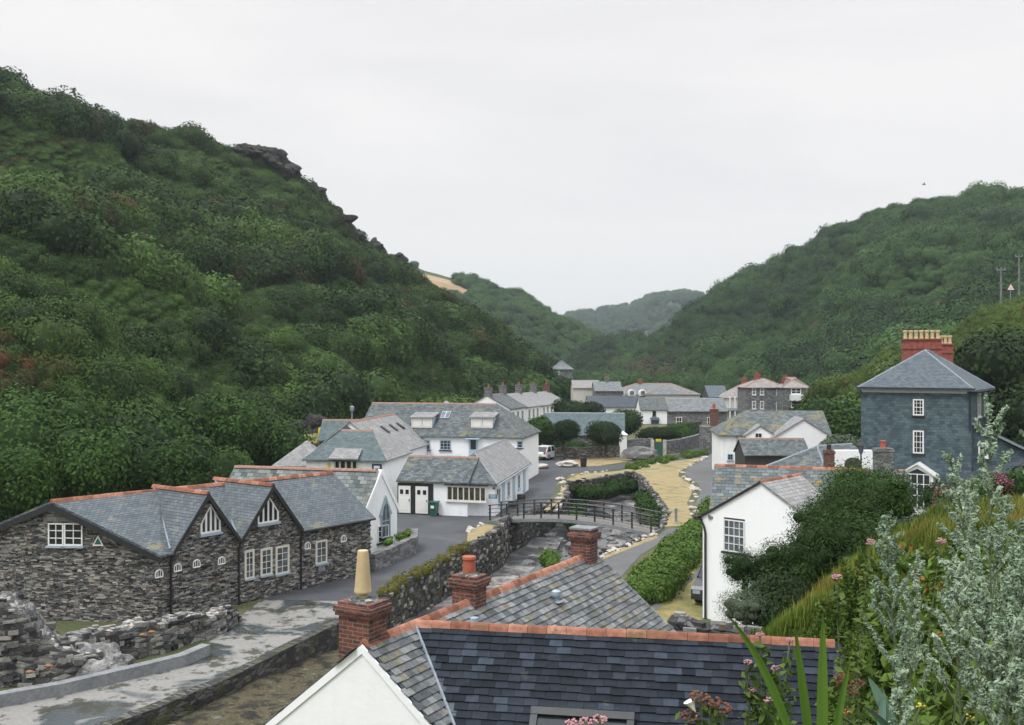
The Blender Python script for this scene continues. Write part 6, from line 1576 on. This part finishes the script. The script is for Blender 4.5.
# two round bushes, dark pines and garden shrubs in the middle
for i, (px, py, d, r, sx, mat, lab) in enumerate([
    (563,423,112,1.75,1.1,L_dark,'dark round clipped bush in front of the blue-green slate roof'),
    (606,423,113,1.85,1.35,L_dark,'larger round dark bush beside the white gate pillar'),
    (588,403,135,2.6,1.3,L_dark,'dark spreading tree behind the blue-green slate roof'),
    (566,402,140,2.3,1,L_dark,'small dark pine left of the spreading tree'),
    (623,409,128,2.6,1,L_dark,'dark tree between the round bushes and the small white house'),
    (656,428,134,1.7,1.8,L_dark,'dark hedge-like bush in front of the small white house'),
    (690,430,140,1.5,1.8,L_obj,'low green bush behind the curved coped wall'),
    (680,424,146,1.5,1.8,L_obj,'green shrub in front of the stone range'),
    (540,418,118,2.4,1,L_obj,'leafy bush beside the terrace and the inn corner'),
    (820,436,95,2.2,1.1,L_obj,'dark green bush right of the lichened house gable'),
    (838,405,110,4.2,1.2,L_obj,'wide tree between the lichened house and the tall slate house'),
    (835,438,80,2.2,1.1,L_grey,'pale flowering shrub below the wide tree'),
    (561,377,226,4.0,1.2,L_obj,'tree hiding the foot of the tall grey house beyond the terrace'),
    (870,395,112,5,1.1,L_bright,'bright green tree just left of the tall slate house'),
    (1010,345,84,4.6,1.0,L_dark,'dark tree shading the right side of the tall slate house'),
    (985,372,90,5,1.0,L_dark,'dark tree behind the right side of the tall slate house'),
    (1030,385,80,4.6,1.0,L_dark,'dark tree at the right edge of the photograph'),
    (1000,325,100,4.0,1.1,L_bright,'bright leafy tree above the tall slate house'),
    (1035,400,74,4,1.0,L_dark,'dark tree beyond the lean-to at the right edge')]):
    top = W(px, py, d); b = top-U*(r*1.2); crown_obj('tree' if r > 2.3 else 'shrub', lab, b, r, 400+i, mat, n=6000, size=.05, cat='tree' if r > 2.3 else 'shrub', sxy=(sx,1), squash=1)
# big dark shrubs beside the cottage
for i, (px, py, d, r, sx, lab) in enumerate([
    (866,467,31,1.55,1.1,'tallest rounded dark shrub beneath the gabled porch window'),
    (846,484,29,1.25,1.05,'dark feathery shrub between the cottage roof and the rounded shrub'),
    (830,506,28,1.1,1.1,'dark feathery shrub covering the right half of the cottage gable'),
    (795,540,29,.95,1.15,'dark feathery shrub nearest the cottage window'),
    (855,515,25,1.5,1.2,'low dark shrub above the yellowing grass bank'),
    (745,552,30,.8,1,'small dark shrub at the foot of the cottage wall')]):
    top = W(px, py, d); crown_obj('shrub', lab, top-U*(r*1.22), r, 500+i, (L_obj if i == 0 else L_shrub), n=26000, size=.030, nl=46, cat='shrub', group='dark shrubs beside the cottage', sxy=(sx,1), core=.6, spread=.7, zsq=.6, rr=(.17,.32), asp=.32, jit=.55, fuzz=1.5)
    t0 = bpy.data.objects[-1]
top = W(749, 592, 27); crown_obj('shrub', 'grey-green feathery shrub below the dark shrubs by the cottage', top-U*1.0, .9, 520, L_grey, n=16000, size=.034, nl=30, cat='shrub', sxy=(1.1,1), core=.55, rr=(.2,.36), asp=.22, jit=.6, fuzz=1.45)
# supporting fill under those shrubs so they stand on their bank
for i, (px, py, d, r) in enumerate([(800,570,27,1.6), (850,560,27,1.8), (900,545,28,1.8), (830,600,25,1.2)]):
    top = W(px, py, d); crown_obj('shrub', ['dark shrub filling the foot of the bank left of centre', 'dark shrub at the foot of the bank', 'dark shrub under the tallest rounded shrub', 'small dark shrub low on the bank'][i], top-U*(r*1.2), r, 540+i, L_dark, n=9000, size=.03, cat='shrub', group='dark shrubs beside the cottage', core=.8)
# hydrangeas and greenery before the tall slate house
L_pink = leafmat('pink_flowers', (.20,.05,.09), (.45,.17,.24))
for i, (px, py, d, r, mat, lab) in enumerate([(950,484,52,1.5,L_obj,'dark green bush right of the gabled porch window'), (985,475,50,1.6,L_obj,'dark green bush below the right wing of the slate house'), (1020,468,46,1.6,L_obj,'dark green bush at the far right before the slate house'), (962,497,42,1.3,L_obj,'lower green bush on the bank before the slate house'), (1005,500,40,1.6,L_obj,'green bush on the bank at the right')]):
    top = W(px, py, d); crown_obj('shrub', lab, top-U*(r*1.2), r, 560+i, mat, n=6000, size=.04, cat='shrub')
for i, (px, py, d, r, lab) in enumerate([(948,492,44,.75,'pink hydrangea bush nearest the porch window'), (962,488,44,.55,'small pink hydrangea bush right of the first'), (1000,478,42,.6,'pink hydrangea clump at the right'), (940,506,42,.5,'low magenta hydrangea by the grass crest')]):
    top = W(px, py, d); me = crown_mesh('flowers', 580+i, lobes(580+i, 6), 900, .07, L_pink, core=0); t0 = thing('hydrangea', lab, 'shrub', tuple(top-U*r)); o = mesh_obj('flowers', me, (0,0,0), t0); o.scale = (r*1.04,r*1.04,r*1.04)
    me = crown_mesh('foliage', 580+i, lobes(580+i, 6), 2500, .05, L_obj, core=.85); o = mesh_obj('foliage', me, (0,0,0), t0); o.scale = (r,r,r)
# hedge strip right of the path : many low clumps but one hedge
def hedge(name, label, poly_px, n, s, mat, zt=.8, size=.05, d_=None, z=0, cat='hedge'):
    P = [G2(*q) for q in poly_px]; xs, ys = [p[0] for p in P], [p[1] for p in P]; rgg = random.Random(len(name)+n); L = []
    def inside(x, y):
        c = False; j = len(P)-1
        for i in range(len(P)):
            if (P[i][1] > y) != (P[j][1] > y) and x < (P[j][0]-P[i][0])*(y-P[i][1])/(P[j][1]-P[i][1])+P[i][0]: c = not c
            j = i
        return c
    while len(L) < n:
        x, y = rgg.uniform(min(xs),max(xs)), rgg.uniform(min(ys),max(ys))
        if inside(x, y): L.append((x, y, zt-s*.7+rgg.uniform(-.2,.15)*s*1.5, s*rgg.uniform(.7,1.3)))
    me = crown_mesh(name, n, L, int(n*s*s*900), size, mat, core=.8, up=.6)
    return mesh_obj(name, me, (0,0,z), label=label, cat=cat)
hedge('hedge', 'bright green overgrown hedge between riverside path and cottage garden', [(702,530),(701,546),(684,572),(662,600),(648,610),(638,604),(650,580),(668,558),(688,538)], 90, .7, L_hedge, .75, .08)
hedge('river_shrubs', 'ivy and shrubs hanging over the river wall below the dry lawn', [(636,486),(644,486),(656,500),(666,514),(656,524),(646,512)], 30, .62, L_obj, -.25, .10, cat='shrub')
hedge('river_shrubs', 'rough shrubs growing along the far river wall above the bridge', [(572,482),(600,478),(632,473),(636,478),(600,484),(574,488)], 26, .5, L_obj, -.5, .11, cat='shrub')
hedge('river_shrubs', 'green shrub at the left river corner above the bridge', [(568,502),(578,500),(582,512),(570,516)], 9, .7, L_obj, -.5, .08, cat='shrub')
hedge('road_verge_plants', 'weeds and shrubs along the roadside between lawn and road', [(612,470),(660,461),(705,452),(708,455),(662,465),(625,471)], 40, .5, L_hedge, .4, .07, cat='plant')
hedge('pathside_weeds', 'strip of weeds at the top of the hedge beside the lane', [(703,505),(712,506),(714,530),(702,534)], 18, .7, L_hedge, .7, .07, cat='plant')
hedge('verge_shrubs', 'green shrubs on top of the rough wall by the white car', [(552,455),(600,452),(625,452),(622,456),(600,457),(560,458)], 26, .9, L_obj, 1.4, .08, cat='shrub')
hedge('flowerbed', 'flowering plants on top of the low chapel garden wall', [(378,566),(395,558),(412,550),(408,548),(388,557)], 14, .2, L_hedge, 1.05, .09, cat='plant')
hedge('wall_top_moss', 'yellow-green moss and weeds growing along the river parapet', [(385,609),(405,595),(440,574),(468,557),(466,553),(438,570),(402,590),(383,604)], 60, .28, leafmat('moss_leaves', (.05,.05,.012), (.22,.20,.05)), .72, .045, cat='plant')
hedge('river_bank_weeds', 'small weeds on the river bed under the bridge', [(540,545),(556,540),(552,552)], 6, .5, L_hedge, -.5, .06, cat='plant')
# rocks on the skyline of the left hill and on the hillside above the kiosk
CR_ = [(246,0,1.5,'lowest rounded rock at the upper end of the skyline crags'), (262,0,2.2,'rock outcrop on the skyline of the left hill'), (276,0,2.5,'jagged dark crag high on the left skyline'), (292,0,2.0,'dark crag just below the highest jagged crag'), (306,0,2.1,'small dark crag below the jagged one'), (322,0,1.9,'small rock in the middle of the skyline crags'), (337,0,2.4,'dark rocky knoll on the steep left skyline'), (350,0,2.1,'dark crag below the rocky knoll'), (372,0,1.7,'small crag on the lower left skyline'), (395,0,1.5,'lowest dark crag on the left skyline')]
for i, (u_, v_, s, lab) in enumerate(CR_):
    # nearest crest point of the hillside seen at that column
    best = min((LH.at(k/600, .985) for k in range(600)), key=lambda q: abs(CX+q.x/q.y*F-u_))
    me = rock_mesh('crag', 70+i, M['rockdark'], 4, (1.5,1,1), .75); o = mesh_obj('crag', me, best+U*(.95*s+.3)-Vector((0,1.0,0))); o.scale = (s,s,s); tag(o, lab, 'rock')
for i, (px, py, d, s, lab) in enumerate([(315,430,96,1.1,'dark rocky face above the kiosk roof'), (299,434,96,.9,'smaller dark rock left of the rocky face above the kiosk')]):
    me = rock_mesh('rock_face', 80+i, M['rockdark'], 4, (1.2,1,1.1), .6); o = mesh_obj('boulder', me, W(px, py, d)); o.scale = (s,s,s); tag(o, lab, 'rock')
p = W(306, 446, 92); me = rock_mesh('grassy_mound', 85, M['drygrass2'], 4, (2.6,1.6,1.0), .3); o = mesh_obj('grassy_mound', me, p); tag(o, 'tawny grassy mound between kiosk and slate store', 'mound')
# ============================================================= foreground plants on the bank
F_bank = leafmat('bank_leaves', (.012,.034,.006), (.13,.20,.036), 'INST', autumn=(.26,.10,.03))
def leafy_proto(name, seed, n, size, mat, h=1.0):
    r_ = np.random.default_rng(seed); P, D, L = [], [], []
    for s in range(9):
        a = r_.uniform(0, 6.28); lean = r_.uniform(.05,.55); top = np.array([math.cos(a)*lean, math.sin(a)*lean, h*r_.uniform(.65,1.0)])
        m = n//9; t_ = r_.uniform(.1,1,m)[:,None]; base = t_*top*np.array([1,1,1]); off = unit(r_.normal(size=(m,3)))*(.16*(1.15-t_))
        P.append(base+off); D.append(off+np.array([0,0,.12])); L.append(np.clip(r_.uniform(0,.5,m)+t_[:,0]*.4, 0, 1))
    V, Q, L = leaf_quads(r_, np.concatenate(P), np.concatenate(D), size, .42, .5, np.concatenate(L))
    return np_mesh(name, V, Q, mat, lr=L)
C_bank = bpy.data.collections.new('bankplants')
for i in range(5): C_bank.objects.link(bpy.data.objects.new('bankplant_%d' % i, leafy_proto('bankplant', 40+i, 620, .052 if i < 3 else .035, F_bank)))
pts, sc, ti, br_ = [], [], [], []
rg = np.random.default_rng(21)
while len(pts) < 4200:
    y = rg.uniform(3.2, 20); x = rg.uniform(.5, 16); px = CX+x/y*F
    if px < 735 or px > 1120: continue
    z = bank_z(x, y)
    if x < .43*y-1.9 and y < 19: continue
    top = z+.8; py = CY-(top-CAMZ)/y*F
    lim = 690-(px-735)*1.25 if px < 830 else 572-(px-830)*.12
    if py < lim or rg.random() < .15: continue
    pts.append((x, y, z-.05)); sc.append(rg.uniform(.5,1.25)); ti.append(np.clip(rg.normal(.45,.25),0,1)); br_.append(rg.uniform(.3,.9) if rg.random() < .04 else 0)
scatter('bank_undergrowth', pts, sc, ti, br_, C_bank, 'tangled leafy undergrowth on the near bank', F_bank)
# grass tufts over the far bank
F_grass = leafmat('bank_grass_blades', (.03,.07,.008), (.21,.27,.045), 'INST', autumn=(.25,.17,.05))
def tuft_mesh(name, seed, n, h, w, mat):
    r_ = np.random.default_rng(seed); V, Q, L = [], [], []
    for i in range(n):
        a = r_.uniform(0,6.28); b = np.array([r_.normal()*.12, r_.normal()*.12, 0]); d_ = np.array([math.cos(a), math.sin(a), 0]); s = np.array([-d_[1], d_[0], 0])*w
        hh = h*r_.uniform(.5,1); le = r_.uniform(.1,.5)*hh; k = len(V)
        V += [b-s, b+s, b+s*.7+d_*le*.4+np.array([0,0,hh*.6]), b-s*.7+d_*le*.4+np.array([0,0,hh*.6]), b+s*.1+d_*le+np.array([0,0,hh]), b-s*.1+d_*le+np.array([0,0,hh])]
        Q += [[k,k+1,k+2,k+3],[k+3,k+2,k+4,k+5]]; L += [r_.random()]*6
    return np_mesh(name, np.array(V), np.array(Q), mat, lr=np.array(L))
C_gr = bpy.data.collections.new('grasstufts')
for i in range(4): C_gr.objects.link(bpy.data.objects.new('grasstuft_%d' % i, tuft_mesh('grasstuft', 60+i, 46, .5, .012, F_grass)))
pts = []
while len(pts) < 6500:
    y = rg.uniform(13, 27); x = rg.uniform(3.5, 15); px = CX+x/y*F
    if px < 735 or px > 1060: continue
    z = bank_z(x, y)
    if z < .3: continue
    pts.append((x, y, z-.03))
n = len(pts); f = [noise.fractal(Vector((p[0]*.5, p[1]*.5, 4)), 1, 2, 3) for p in pts]
scatter('bank_grass', pts, rg.uniform(.35,.8,n), np.clip([.4+q*1.2 for q in f],0,1), np.clip([(q-.25)*.8+(.45*min(1,max(0,(p[2]-6.9)*2)) if CX+p[0]/p[1]*F > 865 else 0) for q, p in zip(f, pts)],0,.85), C_gr, 'rough yellowing grass over the bank', F_grass)
# ---- silvery mugwort-like stems
M['silver'] = leafmat('silver_leaves', (.13,.20,.12), (.44,.54,.40)); M['silver_stem'] = plain('silver_stem', (.09,.12,.06), .8, var=.2)
def spray(label, base, top, seed, nb=22, leafs=.0095, name='silver_plant', width=.28, bend=None, mat=None, dens=1.0):
    """one upright plant: stem, and feathery branches set with small leaves"""
    r_ = np.random.default_rng(seed); base, top = Vector(base), Vector(top); H = (top-base).length; ax = (top-base).normalized()
    bend = Vector(bend or (r_.normal()*.04*H, r_.normal()*.04*H, 0)); t0 = thing(name, label, 'plant', tuple(base))
    st = MB(); cur = lambda t: base.lerp(top, t)+bend*math.sin(math.pi*t)
    for i in range(8): st.tube(cur(i/8), cur((i+1)/8), .0055*(1-i/9), .0055*(1-(i+1)/9)+.001, 5)
    P, D, L, A = [], [], [], []
    def needle(a, b, n, r0):
        a, b = np.array(a), np.array(b); n = max(6, int(n*dens*1.5))
        t = r_.uniform(0,1,n)[:,None]; o = unit(r_.normal(size=(n,3)))*r0*(1-.5*t); P.append(a+(b-a)*t+o); D.append(o/r0+(b-a)/np.linalg.norm(b-a)*.8); L.append(np.clip(.3+r_.uniform(0,.7,n),0,1))
    for k in range(nb):
        t = .30+.68*(k/nb)**.85; p = cur(t); a = k*2.4+r_.normal()*.3; ln = width*(1.12-t)*r_.uniform(.7,1.2)*(1.0 if t > .25 else .7)
        dr = Vector((math.cos(a), math.sin(a), 0))*.58+ax*r_.uniform(.75,1.1); dr.normalize(); q = p+dr*ln
        st.tube(p, q, .004, .002, 4); needle(p+dr*ln*.45, q, 40+ln*300, .011)
        for j in range(int(1+ln*11)):
            f = r_.uniform(.25,.95); s_ = p+dr*ln*f; d2 = (dr+Vector(r_.normal(size=3))*.55+ax*.4).normalized(); l2 = r_.uniform(.035,.085); needle(s_, s_+d2*l2, 40, .012); st.tube(s_, s_+d2*l2*.7, .002, .0015, 3)
    needle(cur(.86), cur(1.0), 110, .018)
    V, Q, LL = leaf_quads(r_, np.concatenate(P), np.concatenate(D), leafs, .38, .45, np.concatenate(L))
    V = V-np.array(base)
    me = np_mesh('leaves', V, Q, mat or M['silver'], lr=LL); mesh_obj('leaves', me, (0,0,0), t0); st.build('stem', M['silver_stem'], t0); return t0
SP = [ # px base, py base, px top, py top, depth, label
    (905,760,884,516,4.6,.30,'silvery stem standing left of the thickest group, top below the porch window'),
    (975,760,949,452,4.3,.30,'tall silvery stem reaching up to the porch window of the slate house'),
    (1005,760,990,404,4.0,.34,'tallest silvery stem, top against the right wing of the slate house'),
    (1050,760,1034,430,4.1,.34,'silvery stem cut by the right edge of the photograph'),
    (950,760,968,480,4.9,.28,'silvery stem just right of the tall one before the porch'),
    (985,800,975,590,3.5,.24,'lower silvery stem in front of the tallest one'),
    (1030,790,1016,560,3.7,.26,'lower silvery stem near the right edge'),
    (895,790,897,650,3.6,.10,'slender silvery flower spike at the bottom of the near bank'),
    (1010,760,1003,500,5.0,.28,'silvery stem behind the tallest one'),
    (1045,780,1022,520,4.5,.28,'silvery stem between the right edge and the tallest one'),
    (965,790,958,560,3.7,.26,'bushy silvery stem in the middle of the silvery group'),
    (1000,800,1012,620,3.3,.24,'nearest low silvery stem at the bottom right'),
    (925,760,921,560,5.2,.24,'silvery stem in the gap left of the tall group'),
    ]
for i, (bx, by, tx, ty, d, wd, lab) in enumerate(SP):
    spray(lab, W(bx, by, d-.1), W(tx, ty, d), 700+i, nb=20 if wd > .2 else 14, width=wd*1.0)
# ---- sword-shaped leaves
M['blade'] = leafmat('sword_leaves', (.04,.10,.014), (.16,.28,.05))
def blade_plant(label, blades, name='sword_leaf_plant', w0=.022, mat=None):
    b0 = blades[0][0]; t0 = thing(name, label, 'plant', tuple(W(*b0)))
    for base, tip, sag, wd in blades:
        B, T = W(*base), W(*tip); mb = MB(); n = 12; pr = None; side = Vector((1,0,0)) if abs((T-B).x) < abs((T-B).z) else Vector((.3,0,1)); side.normalize()
        row = []
        for i in range(n+1):
            t = i/n; p = B.lerp(T, t)+U*sag*math.sin(math.pi*t); w_ = wd*(math.sin(math.pi*min(1,.25+t*.75))**.7 if t < 1 else .02); row.append((p-side*w_, p+Vector((0,.006,0)), p+side*w_))
        for a, b in zip(row, row[1:]):
            mb.face([a[0], a[1], b[1], b[0]]); mb.face([a[1], a[2], b[2], b[1]])
        o = mb.build('leaf_blade', mat or M['blade'], t0, uv=False)
        at = o.data.attributes.new('lr', 'FLOAT', 'POINT'); at.data.foreach_set('value', np.full(len(o.data.vertices), random.uniform(.4,.9), np.float32))
blade_plant('clump of long green sword-shaped leaves at the bottom right of the dark roof', [
    ((800,760,3.6),(729,616,3.5),.06,.017), ((812,760,3.6),(795,626,3.5),.0,.017), ((822,760,3.5),(823,616,3.4),.0,.020),
    ((800,770,3.5),(760,706,3.3),.04,.010), ((830,770,3.5),(850,660,3.5),.02,.014)])
blade_plant('broad glaucous sword leaves low among the bank undergrowth', [
    ((900,745,4.2),(868,676,4.3),.02,.028), ((905,750,4.1),(862,705,4.0),.02,.02), ((880,740,4.1),(884,690,4.3),.0,.018)], mat=leafmat('glaucous_leaves', (.05,.10,.07), (.14,.22,.16)))
# ---- flowering stems near the roof
M['fl_pink'] = plain('pink_petals', (.42,.22,.24), .8, var=.25, scale=60); M['fl_white'] = plain('white_petals', (.80,.80,.76), .7, var=.05); M['fl_brown'] = plain('faded_flower', (.13,.055,.035), .9, var=.4, scale=40); M['fl_orange'] = plain('orange_petals', (.65,.13,.02), .7, var=.2); M['fl_yellow'] = plain('yellow_petals', (.65,.50,.03), .7)
L_fl = leafmat('stem_leaves', (.03,.06,.012), (.15,.20,.05))
def flower_plant(label, stems, mat, name='flowering_plant', hr=.03, seed=1, leafn=40, leafs=.02, hn=26):
    r_ = np.random.default_rng(seed); t0 = thing(name, label, 'plant', tuple(W(*stems[0][0]))); org = W(*stems[0][0])
    sm = MB(); P, D, L = [], [], []
    for base, tip in stems:
        B, T = W(*base), W(*tip); bend = Vector((r_.normal()*.02,0,0)); pr = B
        for i in range(1,7):
            q = B.lerp(T, i/6)+bend*math.sin(math.pi*i/6); sm.tube(pr, q, .004, .0035, 5); pr = q
        t = r_.uniform(.02,.92,leafn)[:,None]; b_, t_ = np.array(B), np.array(T); o = unit(r_.normal(size=(leafn,3)))*r_.uniform(.01,.05,(leafn,1)); P.append(b_+(t_-b_)*t+o-np.array(org)); D.append(o+np.array([0,0,.02])); L.append(r_.uniform(0,1,leafn))
        if mat:
            hm = MB()
            for k in range(hn):
                v = unit(r_.normal(size=3)); q = T+Vector((v[0]*hr, v[1]*hr, v[2]*hr*.55))
                hm.lathe(q, [(hr*.10,-hr*.15),(hr*.24,0),(hr*.16,hr*.16)], 5)
            hm.build('flower_head', mat, t0, uv=False)
    V, Q, LL = leaf_quads(r_, np.concatenate(P), np.concatenate(D), leafs, .45, .4, np.concatenate(L)); mesh_obj('leaves', np_mesh('leaves', V, Q, L_fl, lr=LL), (0,0,0), t0)
    sm.build('stem', M['silver_stem'], t0)
flower_plant('two pink flower heads at the bottom edge before the roof light', [((575,745,3.4),(572,723,3.4)), ((602,745,3.4),(600,719,3.4)), ((588,748,3.4),(586,722,3.4))], M['fl_pink'], hr=.022, seed=2, leafn=6)
flower_plant('faded brown flower cluster beside the white flower at the bottom', [((712,750,3.6),(712,702,3.6)), ((722,750,3.6),(722,708,3.6)), ((705,750,3.6),(699,697,3.6)), ((690,750,3.6),(690,716,3.6))], M['fl_brown'], hr=.03, seed=3, leafn=30)
flower_plant('pink-topped leafy stem rising at the left of the near bank', [((770,760,4.2),(760,634,4.2)), ((760,760,4.2),(748,662,4.2)), ((790,760,4.3),(775,668,4.3)), ((780,760,4.3),(790,640,4.4)), ((755,770,4.2),(752,690,4.2)), ((765,770,4.2),(768,700,4.1))], M['fl_pink'], hr=.016, seed=4, leafn=70, leafs=.026)
flower_plant('pink flower stem above the shrubs at the left of the undergrowth', [((845,700,6),(837,577,6)), ((855,700,6),(870,542,6)), ((925,700,6.2),(941,541,6.2))], M['fl_pink'], hr=.028, seed=5, leafn=60, leafs=.03)
flower_plant('rusty seed heads in the undergrowth at the bottom right', [((842,740,4.5),(841,678,4.5)), ((850,740,4.5),(852,690,4.5)), ((862,740,4.6),(859,684,4.6)), ((880,760,4.4),(883,715,4.4))], M['fl_brown'], hr=.03, seed=6, leafn=30)
flower_plant('orange blossom among the bank leaves', [((935,700,5.0),(941,634,5.0)), ((845,745,4.4),(846,712,4.4)), ((780,745,4.0),(782,712,4.0))], M['fl_orange'], hr=.016, seed=7, leafn=20, hn=7)
flower_plant('small yellow flowers at the bottom right corner', [((968,760,4.0),(969,717,4.0)), ((920,760,4.0),(921,706,4.0))], M['fl_yellow'], hr=.018, seed=8, leafn=20, hn=9)
# white trumpet flower
t0 = thing('bindweed_flower', 'white trumpet flower at the lower edge beside pink flowers', 'flower', tuple(W(692,706,3.6)))
c_ = W(692,706,3.6); mb = MB(); ax = Vector((-.4,.1,.9)).normalized(); x_ = ax.cross(Vector((0,1,0))).normalized(); y_ = ax.cross(x_)
pr = [(.003,-.04),(.006,-.015),(.013,.005),(.024,.02)]; n = 14; b = 0
for r_, z_ in pr:
    for i in range(n):
        k = 2*math.pi*i/n; mb.v.append(tuple(c_+ax*z_+x_*math.cos(k)*r_+y_*math.sin(k)*r_))
for q in range(3):
    for i in range(n): j = (i+1)%n; mb.f.append((q*n+i, q*n+j, (q+1)*n+j, (q+1)*n+i)); mb.pc.append(0)
mb.build('petals', M['fl_white'], t0, uv=False); mb = MB(); mb.tube(c_-ax*.05, c_-ax*.05-U*.25, .003,.003,5); mb.build('stem', M['silver_stem'], t0)
